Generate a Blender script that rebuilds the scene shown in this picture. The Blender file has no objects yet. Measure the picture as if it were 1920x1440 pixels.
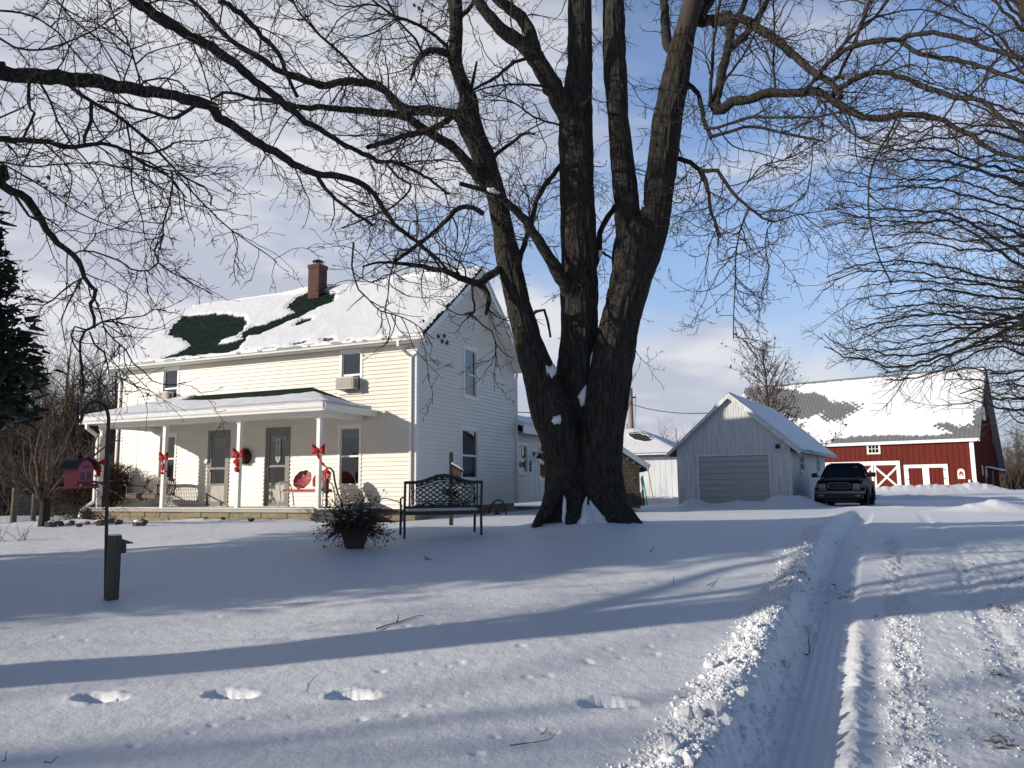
import bpy, math, random
import numpy as np
from mathutils import Vector, Matrix
sc = bpy.context.scene
COL = sc.collection
R = math.radians
rnd = random.Random(7)
# ------------------------------------------------------------------ camera maths (camera at the world origin, z up)
F, PITCH, ROLL = 1442., .13, -.0105
cp, sp, cr, sr = math.cos(PITCH), math.sin(PITCH), math.cos(ROLL), math.sin(ROLL)
def ray(x, y):
    X, Y = x - 960, y - 720
    a = cr*X + sr*Y; b = -sr*X + cr*Y
    c = (a/F, 1., -b/F)
    return np.array([c[0], cp*c[1] - sp*c[2], sp*c[1] + cp*c[2]])
def at(x, y, Y):
    r = ray(x, y); return r*(Y/r[1])
class Frame:
    """a building's own axes: a along its front (to the right), b into it, z world height"""
    def __init__(s, x, y, yaw, zb):
        s.O = np.array([x, y, 0.]); s.yaw = yaw; s.zb = zb
        s.a = np.array([math.cos(yaw), -math.sin(yaw), 0]); s.b = np.array([math.sin(yaw), math.cos(yaw), 0])
    def world(s, a, b, z): return s.O + a*s.a + b*s.b + np.array([0, 0, z])
    def hit(s, x, y, n, p0):      # pixel -> (a,b,z) on a plane with local normal n through local p0
        r = ray(x, y)
        d = np.array([r@s.a, r@s.b, r[2]]); o = np.array([-s.O@s.a, -s.O@s.b, 0.])
        n = np.array(n, float); t = (n@(np.array(p0) - o))/(n@d)
        return o + t*d
    def empty(s, name):
        o = empty(name, (s.O[0], s.O[1], s.zb), -s.yaw); return o
def empty(name, loc, rz=0):
    o = bpy.data.objects.new(name, None); COL.objects.link(o)
    o.empty_display_size = .2
    o.location = tuple(float(c) for c in loc); o.rotation_euler = (0, 0, rz); return o
def tag(o, label=None, cat=None, group=None, kind=None):
    if label: o['label'] = label
    if cat: o['category'] = cat
    if group: o['group'] = group
    if kind: o['kind'] = kind
    return o
def copy_tree(o, parent=None):
    c = o.copy(); COL.objects.link(c)
    if parent is not None: c.parent = parent
    for ch in [x for x in o.children]: copy_tree(ch, c)
    return c
# ------------------------------------------------------------------ mesh builder
class MB:
    def __init__(s): s.v = []; s.f = []; s.m = []; s.mi = 0
    def add(s, vs, fs):
        n = len(s.v); s.v.extend([tuple(float(c) for c in p) for p in vs])
        for f in fs: s.f.append([n + i for i in f]); s.m.append(s.mi)
        return s
    def box(s, x0, x1, y0, y1, z0, z1):
        if x0 > x1: x0, x1 = x1, x0
        if y0 > y1: y0, y1 = y1, y0
        if z0 > z1: z0, z1 = z1, z0
        return s.add([(x0,y0,z0),(x1,y0,z0),(x1,y1,z0),(x0,y1,z0),(x0,y0,z1),(x1,y0,z1),(x1,y1,z1),(x0,y1,z1)],
                     [(0,3,2,1),(4,5,6,7),(0,1,5,4),(1,2,6,5),(2,3,7,6),(3,0,4,7)])
    def quad(s, *p): return s.add(p, [tuple(range(len(p)))])
    def beam(s, p, q, w, h, up=(0,0,1)):
        p, q = Vector(p), Vector(q); t = (q-p).normalized(); up = Vector(up)
        if abs(t.dot(up)) > .98: up = Vector((1,0,0))
        x = t.cross(up).normalized()*w/2; y = x.cross(t).normalized()*h/2
        vs = [p-x-y, p+x-y, p+x+y, p-x+y, q-x-y, q+x-y, q+x+y, q-x+y]
        return s.add(vs, [(3,2,1,0),(4,5,6,7),(0,1,5,4),(1,2,6,5),(2,3,7,6),(3,0,4,7)])
    def tube(s, pts, rad, n=8, cap=True, ref=None):
        pts = [Vector(p) for p in pts]; N = len(pts)
        if not hasattr(rad, '__len__'): rad = [rad]*N
        t = [(pts[min(i+1,N-1)] - pts[max(i-1,0)]).normalized() for i in range(N)]
        u = Vector(ref) if ref else (Vector((0,0,1)) if abs(t[0].z) < .9 else Vector((1,0,0)))
        vs = []
        for i in range(N):
            u = (u - t[i]*u.dot(t[i])).normalized(); w = t[i].cross(u)
            for k in range(n):
                a = 2*math.pi*k/n
                vs.append(pts[i] + (u*math.cos(a) + w*math.sin(a))*rad[i])
        fs = []
        for i in range(N-1):
            for k in range(n):
                fs.append((i*n+k, i*n+(k+1)%n, (i+1)*n+(k+1)%n, (i+1)*n+k))
        if cap: fs += [tuple(range(n))[::-1], tuple((N-1)*n+k for k in range(n))]
        return s.add(vs, fs)
    def lathe(s, prof, c=(0,0,0), n=20, axis='z', sx=1, sy=1):
        vs = []; fs = []
        for r, h in prof:
            for k in range(n):
                a = 2*math.pi*k/n; x, y = r*math.cos(a)*sx, r*math.sin(a)*sy
                p = (x,y,h) if axis == 'z' else ((x,h,y) if axis == 'y' else (h,x,y))
                vs.append((c[0]+p[0], c[1]+p[1], c[2]+p[2]))
        for i in range(len(prof)-1):
            for k in range(n): fs.append((i*n+k, i*n+(k+1)%n, (i+1)*n+(k+1)%n, (i+1)*n+k))
        fs += [tuple(range(n))[::-1], tuple((len(prof)-1)*n+k for k in range(n))]
        return s.add(vs, fs)
    def prism(s, poly, y0, y1, axis='y'):
        """poly of (x,z) extruded along y (or (y,z) along x, (x,y) along z)"""
        m = {'y': lambda p,d: (p[0],d,p[1]), 'x': lambda p,d: (d,p[0],p[1]), 'z': lambda p,d: (p[0],p[1],d)}[axis]
        n = len(poly); vs = [m(p,y0) for p in poly] + [m(p,y1) for p in poly]
        return s.add(vs, [tuple(range(n)), tuple(range(2*n-1, n-1, -1))] + [(i, n+i, n+(i+1)%n, (i+1)%n) for i in range(n)])
    def blob(s, c, rx, ry, rz, n=10, m=7, jit=0., rg=rnd):
        prof = []
        vs = []; fs = []
        for i in range(m+1):
            th = math.pi*i/m
            for k in range(n):
                a = 2*math.pi*k/n; j = 1 + jit*(rg.random()-.5) if 0 < i < m else 1
                vs.append((c[0]+rx*math.sin(th)*math.cos(a)*j, c[1]+ry*math.sin(th)*math.sin(a)*j, c[2]+rz*math.cos(th)*j))
        for i in range(m):
            for k in range(n): fs.append((i*n+k, (i+1)*n+k, (i+1)*n+(k+1)%n, i*n+(k+1)%n))
        return s.add(vs, fs)
    def build(s, name, mats, parent=None, off=(0,0,0), smooth=False, bevel=0, loc=None):
        me = bpy.data.meshes.new(name)
        vs = s.v if off == (0,0,0) else [(a+off[0], b+off[1], c+off[2]) for a, b, c in s.v]
        me.from_pydata(vs, [], s.f)
        if not isinstance(mats, (list, tuple)): mats = [mats]
        for m in mats: me.materials.append(m)
        if len(mats) > 1: me.polygons.foreach_set('material_index', s.m)
        if smooth: me.polygons.foreach_set('use_smooth', [True]*len(s.f))
        me.update()
        o = bpy.data.objects.new(name, me); COL.objects.link(o)
        if parent is not None: o.parent = parent
        if loc is not None: o.location = loc
        if bevel:
            b = o.modifiers.new('bevel', 'BEVEL'); b.width = bevel; b.segments = 2; b.limit_method = 'ANGLE'
        return o
def np_mesh(name, V, Fq, mats, parent=None, smooth=True, mi=None):
    """quads from numpy arrays"""
    V = np.asarray(V, np.float32); Fq = np.asarray(Fq, np.int32)
    me = bpy.data.meshes.new(name)
    me.vertices.add(len(V)); me.vertices.foreach_set('co', V.ravel())
    k = Fq.shape[1]
    me.loops.add(Fq.size); me.loops.foreach_set('vertex_index', Fq.ravel())
    me.polygons.add(len(Fq)); me.polygons.foreach_set('loop_start', np.arange(0, Fq.size, k, dtype=np.int32))
    if not isinstance(mats, (list, tuple)): mats = [mats]
    for m in mats: me.materials.append(m)
    if mi is not None: me.polygons.foreach_set('material_index', np.asarray(mi, np.int32))
    me.polygons.foreach_set('use_smooth', np.full(len(Fq), bool(smooth)))
    me.update(calc_edges=True); me.validate()
    o = bpy.data.objects.new(name, me); COL.objects.link(o)
    if parent is not None: o.parent = parent
    return o
# ------------------------------------------------------------------ numpy noise
def _h(ix, iy, seed):
    n = (ix.astype(np.int64)*374761393 + iy.astype(np.int64)*668265263 + seed*974711) & 0xffffffff
    n = ((n ^ (n >> 13))*1274126177) & 0xffffffff
    n = n ^ (n >> 16)
    return (n & 0xffff)/65535.
def vnoise(x, y, seed=0):
    x = np.asarray(x, float); y = np.asarray(y, float)
    ix, iy = np.floor(x), np.floor(y); fx, fy = x-ix, y-iy
    fx = fx*fx*fx*(fx*(fx*6-15)+10); fy = fy*fy*fy*(fy*(fy*6-15)+10)
    a = _h(ix,iy,seed); b = _h(ix+1,iy,seed); c = _h(ix,iy+1,seed); d = _h(ix+1,iy+1,seed)
    return (a*(1-fx)+b*fx)*(1-fy) + (c*(1-fx)+d*fx)*fy - .5
def fbm(x, y, seed=0, o=4, g=.5):
    t = 0; a = 1.
    for i in range(o): t = t + a*vnoise(x*2**i + 17.3*i, y*2**i - 9.1*i, seed+i); a *= g
    return t
def sstep(a, b, x):
    t = np.clip((x-a)/(b-a), 0, 1); return t*t*(3-2*t)
def inpoly(px, py, poly):
    px = np.asarray(px); r = np.zeros(px.shape, bool); n = len(poly)
    for i in range(n):
        x1, y1 = poly[i]; x2, y2 = poly[(i+1) % n]
        if y1 == y2: continue
        c = ((y1 > py) != (y2 > py)) & (px < (x2-x1)*(py-y1)/(y2-y1) + x1); r ^= c
    return r
def polydist(px, py, poly):
    d = np.full(np.shape(px), 1e9); n = len(poly)
    for i in range(n):
        x1, y1 = poly[i]; x2, y2 = poly[(i+1) % n]
        dx, dy = x2-x1, y2-y1; L = dx*dx+dy*dy+1e-12
        t = np.clip(((px-x1)*dx + (py-y1)*dy)/L, 0, 1)
        d = np.minimum(d, np.hypot(px-x1-t*dx, py-y1-t*dy))
    return np.where(inpoly(px, py, poly), d, -d)     # positive inside
# ------------------------------------------------------------------ materials
def mat(name, col, rough=.6, spec=.5, metal=0., noise=None, bump=None, trans=0., coat=0., alpha=1., stretch=(1,1,1)):
    """noise=(scale, colour2, amount[,detail])  bump=(scale, strength, distance)"""
    m = bpy.data.materials.new(name); m.use_nodes = True; nt = m.node_tree; L = nt.links
    b = nt.nodes['Principled BSDF']
    c4 = tuple(col) + (1,)
    b.inputs['Base Color'].default_value = c4; b.inputs['Roughness'].default_value = rough
    b.inputs['Specular IOR Level'].default_value = spec; b.inputs['Metallic'].default_value = metal
    b.inputs['Transmission Weight'].default_value = trans; b.inputs['Coat Weight'].default_value = coat
    if noise or bump:
        tc = nt.nodes.new('ShaderNodeTexCoord'); mp = nt.nodes.new('ShaderNodeMapping')
        mp.inputs['Scale'].default_value = stretch
        L.new(tc.outputs['Object'], mp.inputs['Vector'])
    if noise:
        n = nt.nodes.new('ShaderNodeTexNoise'); n.inputs['Scale'].default_value = noise[0]
        n.inputs['Detail'].default_value = noise[3] if len(noise) > 3 else 6
        n.inputs['Roughness'].default_value = .62
        L.new(mp.outputs[0], n.inputs['Vector'])
        r = nt.nodes.new('ShaderNodeMapRange'); r.inputs['From Min'].default_value = .32; r.inputs['From Max'].default_value = .7
        r.inputs['To Max'].default_value = noise[2]; L.new(n.outputs['Fac'], r.inputs['Value'])
        x = nt.nodes.new('ShaderNodeMix'); x.data_type = 'RGBA'; x.inputs['A'].default_value = c4; x.inputs['B'].default_value = tuple(noise[1]) + (1,)
        L.new(r.outputs[0], x.inputs['Factor']); L.new(x.outputs['Result'], b.inputs['Base Color'])
    if bump:
        n = nt.nodes.new('ShaderNodeTexNoise'); n.inputs['Scale'].default_value = bump[0]; n.inputs['Detail'].default_value = 5
        L.new(mp.outputs[0], n.inputs['Vector'])
        u = nt.nodes.new('ShaderNodeBump'); u.inputs['Strength'].default_value = bump[1]; u.inputs['Distance'].default_value = bump[2]
        L.new(n.outputs['Fac'], u.inputs['Height']); L.new(u.outputs[0], b.inputs['Normal'])
    return m
def glass_mat(name, tint=(.55,.6,.62), refl=.16):
    m = bpy.data.materials.new(name); m.use_nodes = True; nt = m.node_tree; L = nt.links
    nt.nodes.remove(nt.nodes['Principled BSDF']); out = nt.nodes['Material Output']
    t = nt.nodes.new('ShaderNodeBsdfTransparent'); t.inputs[0].default_value = tuple(tint) + (1,)
    g = nt.nodes.new('ShaderNodeBsdfGlossy'); g.inputs['Roughness'].default_value = .02; g.inputs[0].default_value = (.9,.93,.95,1)
    fr = nt.nodes.new('ShaderNodeFresnel'); fr.inputs[0].default_value = 1.5
    ad = nt.nodes.new('ShaderNodeMath'); ad.operation = 'ADD'; ad.use_clamp = True; ad.inputs[1].default_value = refl
    L.new(fr.outputs[0], ad.inputs[0])
    x = nt.nodes.new('ShaderNodeMixShader'); L.new(ad.outputs[0], x.inputs[0]); L.new(t.outputs[0], x.inputs[1]); L.new(g.outputs[0], x.inputs[2])
    L.new(x.outputs[0], out.inputs['Surface']); return m
M = {}
M['siding'] = mat('vinyl_siding', (.735,.70,.615), .45, noise=(1.3,(.64,.60,.50),.5), stretch=(.5,.5,2.2))
M['trim'] = mat('white_trim', (.80,.79,.755), .4, noise=(3,(.70,.68,.62),.4))
M['gutter'] = mat('gutter_white', (.80,.785,.74), .38, noise=(2,(.66,.64,.58),.35))
M['snow'] = None
M['greyframe'] = mat('brown_aluminium', (.135,.12,.10), .45, noise=(6,(.19,.175,.15),.6))
M['doorpanel'] = mat('door_panel', (.42,.40,.35), .45, noise=(3,(.34,.32,.28),.6))
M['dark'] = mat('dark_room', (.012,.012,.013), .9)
M['glass'] = glass_mat('window_glass', (.5,.54,.56), .08)
M['lace'] = mat('lace_curtain', (.55,.55,.53), .9, noise=(26,(.22,.22,.22),.9))
M['shade'] = mat('window_shade', (.40,.41,.31), .9, noise=(4,(.34,.35,.28),.5))
M['curtain'] = mat('pale_curtain', (.45,.42,.36), .9, noise=(5,(.25,.22,.2),.8), stretch=(6,6,.5))
M['black'] = mat('black_iron', (.012,.012,.013), .45, noise=(12,(.03,.028,.026),.5))
M['red'] = mat('red_ribbon', (.40,.006,.008), .6, .25, noise=(9,(.26,.004,.006),.6))
M['swing'] = mat('swing_wood', (.085,.034,.021), .55, noise=(14,(.05,.021,.014),.8), stretch=(1,1,6))
M['stone'] = mat('porch_stone', (.30,.25,.16), .85, noise=(5,(.17,.14,.09),.9), bump=(18,.5,.03))
M['bark'] = None
def shingle_mat(name, c1, c2, sx, sz):
    m = mat(name, c1, .95, .12); nt = m.node_tree; L = nt.links; b = nt.nodes['Principled BSDF']
    tc = nt.nodes.new('ShaderNodeTexCoord'); br = nt.nodes.new('ShaderNodeTexBrick')
    br.inputs['Color1'].default_value = tuple(c1)+(1,); br.inputs['Color2'].default_value = tuple(c2)+(1,)
    br.inputs['Mortar'].default_value = tuple(x*.4 for x in c1)+(1,); br.inputs['Scale'].default_value = 1
    br.inputs['Mortar Size'].default_value = .012; br.inputs['Brick Width'].default_value = sx; br.inputs['Row Height'].default_value = sz
    L.new(tc.outputs['UV'], br.inputs['Vector'])
    n = nt.nodes.new('ShaderNodeTexNoise'); n.inputs['Scale'].default_value = 7; L.new(tc.outputs['Object'], n.inputs['Vector'])
    x = nt.nodes.new('ShaderNodeMix'); x.data_type = 'RGBA'; x.blend_type = 'MULTIPLY'; x.inputs['Factor'].default_value = .7
    L.new(br.outputs['Color'], x.inputs['A']); L.new(n.outputs['Color'], x.inputs['B']); L.new(x.outputs['Result'], b.inputs['Base Color'])
    u = nt.nodes.new('ShaderNodeBump'); u.inputs['Strength'].default_value = .6; u.inputs['Distance'].default_value = .02
    L.new(br.outputs['Fac'], u.inputs['Height']); u.invert = True; L.new(u.outputs[0], b.inputs['Normal'])
    return m
M['shingle'] = shingle_mat('green_shingle', (.007,.022,.016), (.018,.046,.034), .32, .14)
def snow_mat(name, dirt=False):
    m = bpy.data.materials.new(name); m.use_nodes = True; nt = m.node_tree; L = nt.links; b = nt.nodes['Principled BSDF']
    b.inputs['Base Color'].default_value = (.84,.855,.885,1); b.inputs['Roughness'].default_value = .55
    b.inputs['Specular IOR Level'].default_value = .3
    tc = nt.nodes.new('ShaderNodeTexCoord')
    n1 = nt.nodes.new('ShaderNodeTexNoise'); n1.inputs['Scale'].default_value = 42; n1.inputs['Detail'].default_value = 6; n1.inputs['Roughness'].default_value = .7
    n2 = nt.nodes.new('ShaderNodeTexNoise'); n2.inputs['Scale'].default_value = 6; n2.inputs['Detail'].default_value = 4
    for n in (n1, n2): L.new(tc.outputs['Object'], n.inputs['Vector'])
    a = nt.nodes.new('ShaderNodeMath'); a.operation = 'MULTIPLY_ADD'; a.inputs[1].default_value = 2.2
    L.new(n2.outputs['Fac'], a.inputs[0]); L.new(n1.outputs['Fac'], a.inputs[2])
    u = nt.nodes.new('ShaderNodeBump'); u.inputs['Strength'].default_value = .55; u.inputs['Distance'].default_value = .012
    L.new(a.outputs[0], u.inputs['Height']); L.new(u.outputs[0], b.inputs['Normal'])
    if dirt:
        at_ = nt.nodes.new('ShaderNodeAttribute'); at_.attribute_name = 'dirt'
        n3 = nt.nodes.new('ShaderNodeTexNoise'); n3.inputs['Scale'].default_value = 26; n3.inputs['Detail'].default_value = 5
        L.new(tc.outputs['Object'], n3.inputs['Vector'])
        s_ = nt.nodes.new('ShaderNodeMath'); s_.operation = 'ADD'; L.new(at_.outputs['Fac'], s_.inputs[0]); L.new(n3.outputs['Fac'], s_.inputs[1])
        r = nt.nodes.new('ShaderNodeMapRange'); r.inputs['From Min'].default_value = .98; r.inputs['From Max'].default_value = 1.12
        L.new(s_.outputs[0], r.inputs['Value'])
        x = nt.nodes.new('ShaderNodeMix'); x.data_type = 'RGBA'; x.inputs['A'].default_value = (.84,.855,.885,1); x.inputs['B'].default_value = (.12,.10,.075,1)
        L.new(r.outputs[0], x.inputs['Factor']); L.new(x.outputs['Result'], b.inputs['Base Color'])
    return m
M['snow'] = snow_mat('snow'); M['ground'] = snow_mat('ground_snow', True)
def bark_mat(name, c1, c2, zs=.16, sc_=16, strength=.9, dist=.03):
    m = mat(name, c1, .9, .2); nt = m.node_tree; L = nt.links; b = nt.nodes['Principled BSDF']
    tc = nt.nodes.new('ShaderNodeTexCoord'); mp = nt.nodes.new('ShaderNodeMapping'); mp.inputs['Scale'].default_value = (1,1,zs)
    L.new(tc.outputs['Object'], mp.inputs['Vector'])
    v = nt.nodes.new('ShaderNodeTexNoise'); v.inputs['Scale'].default_value = sc_; v.inputs['Detail'].default_value = 7; v.inputs['Roughness'].default_value = .65; v.inputs['Distortion'].default_value = .5
    L.new(mp.outputs[0], v.inputs['Vector'])
    n = nt.nodes.new('ShaderNodeTexNoise'); n.inputs['Scale'].default_value = 2.2; n.inputs['Detail'].default_value = 4; L.new(tc.outputs['Object'], n.inputs['Vector'])
    r = nt.nodes.new('ShaderNodeMapRange'); r.inputs['From Min'].default_value = .36; r.inputs['From Max'].default_value = .64; L.new(v.outputs['Fac'], r.inputs['Value'])
    x = nt.nodes.new('ShaderNodeMix'); x.data_type = 'RGBA'; x.inputs['A'].default_value = tuple(c1)+(1,); x.inputs['B'].default_value = tuple(c2)+(1,)
    L.new(r.outputs[0], x.inputs['Factor'])
    y = nt.nodes.new('ShaderNodeMix'); y.data_type = 'RGBA'; y.blend_type = 'MULTIPLY'; y.inputs['Factor'].default_value = .22
    L.new(x.outputs['Result'], y.inputs['A']); L.new(n.outputs['Color'], y.inputs['B']); L.new(y.outputs['Result'], b.inputs['Base Color'])
    u = nt.nodes.new('ShaderNodeBump'); u.inputs['Strength'].default_value = strength; u.inputs['Distance'].default_value = dist
    L.new(r.outputs[0], u.inputs['Height']); L.new(u.outputs[0], b.inputs['Normal'])
    return m
M['bark'] = bark_mat('maple_bark', (.018,.0165,.0145), (.086,.077,.065), .13, 30, .9, .02)
M['twig'] = mat('twig_bark', (.045,.036,.029), .85, noise=(5,(.05,.036,.026),.8))
M['twig2'] = mat('pale_twig_bark', (.085,.066,.05), .85, noise=(5,(.07,.05,.036),.8))
M['brush'] = mat('woods_bark', (.115,.085,.062), .9, noise=(3,(.06,.042,.032),.8))
# ------------------------------------------------------------------ camera, sun, sky
cd = bpy.data.cameras.new('camera'); cam = bpy.data.objects.new('camera', cd); COL.objects.link(cam)
right, fwd, up = Vector((1,0,0)), Vector((0,cp,sp)), Vector((0,-sp,cp))
cx = right*cr + up*sr; cy = right*(-sr) + up*cr; cz = -fwd
cam.matrix_world = Matrix(((cx.x,cy.x,cz.x,0),(cx.y,cy.y,cz.y,0),(cx.z,cy.z,cz.z,0),(0,0,0,1)))
cd.sensor_width = 36; cd.lens = F*36/1920; cd.clip_start = .05; cd.clip_end = 6000
sc.camera = cam
SUN_EL, SUN_ROT = R(16.5), math.atan2(-.952, -.306)
Ld = Vector((.952*math.cos(SUN_EL), .306*math.cos(SUN_EL), -math.sin(SUN_EL)))
sl = bpy.data.lights.new('sun', 'SUN'); sl.energy = 4.3; sl.angle = R(.55); sl.color = (1,.91,.78)
so = bpy.data.objects.new('sun', sl); COL.objects.link(so); so.rotation_euler = Ld.to_track_quat('-Z', 'Y').to_euler(); so.location = (-30,-12,20)
CLOUD_LO, CLOUD_HI, SKY_TINT, HORIZON = (4.9,5.25,6.2), (7.3,7.4,7.8), (1.35,1.62,2.05), (4.4,4.95,6.0)
w = bpy.data.worlds.new('World'); sc.world = w; w.use_nodes = True; nt = w.node_tree; L = nt.links
bg = nt.nodes['Background']; bg.inputs['Strength'].default_value = .10
sky = nt.nodes.new('ShaderNodeTexSky'); sky.sky_type = 'NISHITA'; sky.sun_disc = False
sky.sun_elevation = SUN_EL; sky.sun_rotation = SUN_ROT; sky.altitude = 200; sky.air_density = 1.0; sky.dust_density = .6; sky.ozone_density = 1.6
tc = nt.nodes.new('ShaderNodeTexCoord')
mp = nt.nodes.new('ShaderNodeMapping'); mp.inputs['Scale'].default_value = (1.3,1.3,4.2); mp.inputs['Location'].default_value = (.9,.35,.1); mp.inputs['Rotation'].default_value = (0,R(10),0)
L.new(tc.outputs['Generated'], mp.inputs['Vector'])
n1 = nt.nodes.new('ShaderNodeTexNoise'); n1.inputs['Scale'].default_value = 1.9; n1.inputs['Detail'].default_value = 8; n1.inputs['Roughness'].default_value = .55; n1.inputs['Distortion'].default_value = .35
L.new(mp.outputs[0], n1.inputs['Vector'])
sep = nt.nodes.new('ShaderNodeSeparateXYZ'); L.new(tc.outputs['Generated'], sep.inputs[0])
def mth(op, a, b_=None, c_=None, clamp=False):
    n = nt.nodes.new('ShaderNodeMath'); n.operation = op; n.use_clamp = clamp
    for i, v in enumerate((a, b_, c_)):
        if v is None: continue
        if isinstance(v, (int, float)): n.inputs[i].default_value = v
        else: L.new(v, n.inputs[i])
    return n.outputs[0]
def rng(v, a, b_, lo=0., hi=1.):
    n = nt.nodes.new('ShaderNodeMapRange'); n.interpolation_type = 'SMOOTHSTEP'
    for k, q in zip(('From Min','From Max','To Min','To Max'), (a, b_, lo, hi)): n.inputs[k].default_value = q
    L.new(v, n.inputs['Value']); return n.outputs[0]
def mixc(f, a, b_):
    n = nt.nodes.new('ShaderNodeMix'); n.data_type = 'RGBA'
    for k, v in (('Factor', f), ('A', a), ('B', b_)):
        if isinstance(v, tuple): n.inputs[k].default_value = v + (1,)
        elif isinstance(v, float): n.inputs[k].default_value = v
        else: L.new(v, n.inputs[k])
    return n.outputs['Result']
X, Yv, Z = sep.outputs
# thin cloud is thickest on the left, clears to the right; thinned overhead and behind to lower sky light
bias = mth('ADD', mth('ADD', n1.outputs['Fac'], mth('MULTIPLY', X, -.36)), rng(Z, .06, .26, .13, 0.))
cov = rng(bias, .33, .63, .12, 1.)
cov = mth('MULTIPLY', cov, rng(Z, .50, .80, 1., .18))
cov = mth('MULTIPLY', cov, rng(Yv, -.5, .35, .3, 1.))
n2 = nt.nodes.new('ShaderNodeTexNoise'); n2.inputs['Scale'].default_value = 3.1; n2.inputs['Detail'].default_value = 6; L.new(mp.outputs[0], n2.inputs['Vector'])
cloud = mixc(rng(n2.outputs['Fac'], .40, .62), CLOUD_LO, CLOUD_HI)
ml = nt.nodes.new('ShaderNodeMix'); ml.data_type = 'RGBA'; ml.blend_type = 'MULTIPLY'; ml.inputs['Factor'].default_value = 1.; L.new(sky.outputs[0], ml.inputs['A']); ml.inputs['B'].default_value = SKY_TINT + (1,)
clear = mixc(mth('MULTIPLY', rng(Z, .02, .36, 1., 0.), .9), ml.outputs['Result'], HORIZON)
vis = mixc(cov, clear, cloud)
# unseen sky overhead, behind and far right dimmed to set the shade levels
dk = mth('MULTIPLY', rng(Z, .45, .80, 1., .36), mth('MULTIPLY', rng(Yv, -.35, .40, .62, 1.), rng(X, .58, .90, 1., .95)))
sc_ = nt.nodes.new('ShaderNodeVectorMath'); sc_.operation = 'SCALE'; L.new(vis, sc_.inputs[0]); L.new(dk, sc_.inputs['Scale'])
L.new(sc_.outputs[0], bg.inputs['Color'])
sc.view_settings.view_transform = 'Standard'; sc.view_settings.look = 'None'; sc.view_settings.exposure = .08; sc.view_settings.gamma = 1
# ------------------------------------------------------------------ the snow-covered ground
DU = np.array([.430,.903]); DW = np.array([.903,-.430])     # driveway: along, across
_py = np.array([-60,-5,2,5,6.5,8.2,9.6,11,12,13.5,16,20,24,27,30,40,62,75,120,300,4000.])
_pz = np.array([-1.5,-1.4,-1.33,-1.31,-1.24,-1.13,-.99,-.84,-.775,-.725,-.75,-.80,-.85,-.89,-.91,-.90,-.84,-.95,-1.7,-2.4,-2.4])
def base_z(y):
    return sum(np.interp(y+d, _py, _pz) for d in (-.9,-.45,0,.45,.9))/5
PRINTS = [(188,1308),(433,1299),(662,1301),(1138,1310)]
rg = np.random.RandomState(3)
_pits = []
for sx, sy, ex, ey, n in [(40,1290,330,1120,4),(380,1160,620,1100,6),(200,1400,560,1330,6),(520,1390,900,1290,6),(800,1180,1250,1090,6),
                          (950,1270,1300,1190,6),(860,1400,1080,1350,5),(600,1210,840,1170,6),(1090,1230,1240,1210,4),(30,1200,260,1180,4),(700,1250,1000,1215,6)]:
    for i in range(n):
        t = (i+.5)/n; _pits.append((sx+(ex-sx)*t+rg.uniform(-22,22), sy+(ey-sy)*t+rg.uniform(-12,12), rg.uniform(.012,.028)))
def ground_pt(px, py, it=6):
    Y = 6.
    for _ in range(it*3):
        r = ray(px, py); z = base_z(Y); Yn = r[1]*(z/r[2]) if r[2] < -1e-4 else Y
        Y = .5*Y + .5*min(max(Yn, 1), 200)
    return at(px, py, Y)
def bumpf(x, y, x0, y0, rx, ry, ang):
    c, s = math.cos(ang), math.sin(ang); dx, dy = x-x0, y-y0
    return np.exp(-(((dx*c+dy*s)/rx)**2 + ((-dx*s+dy*c)/ry)**2))
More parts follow.
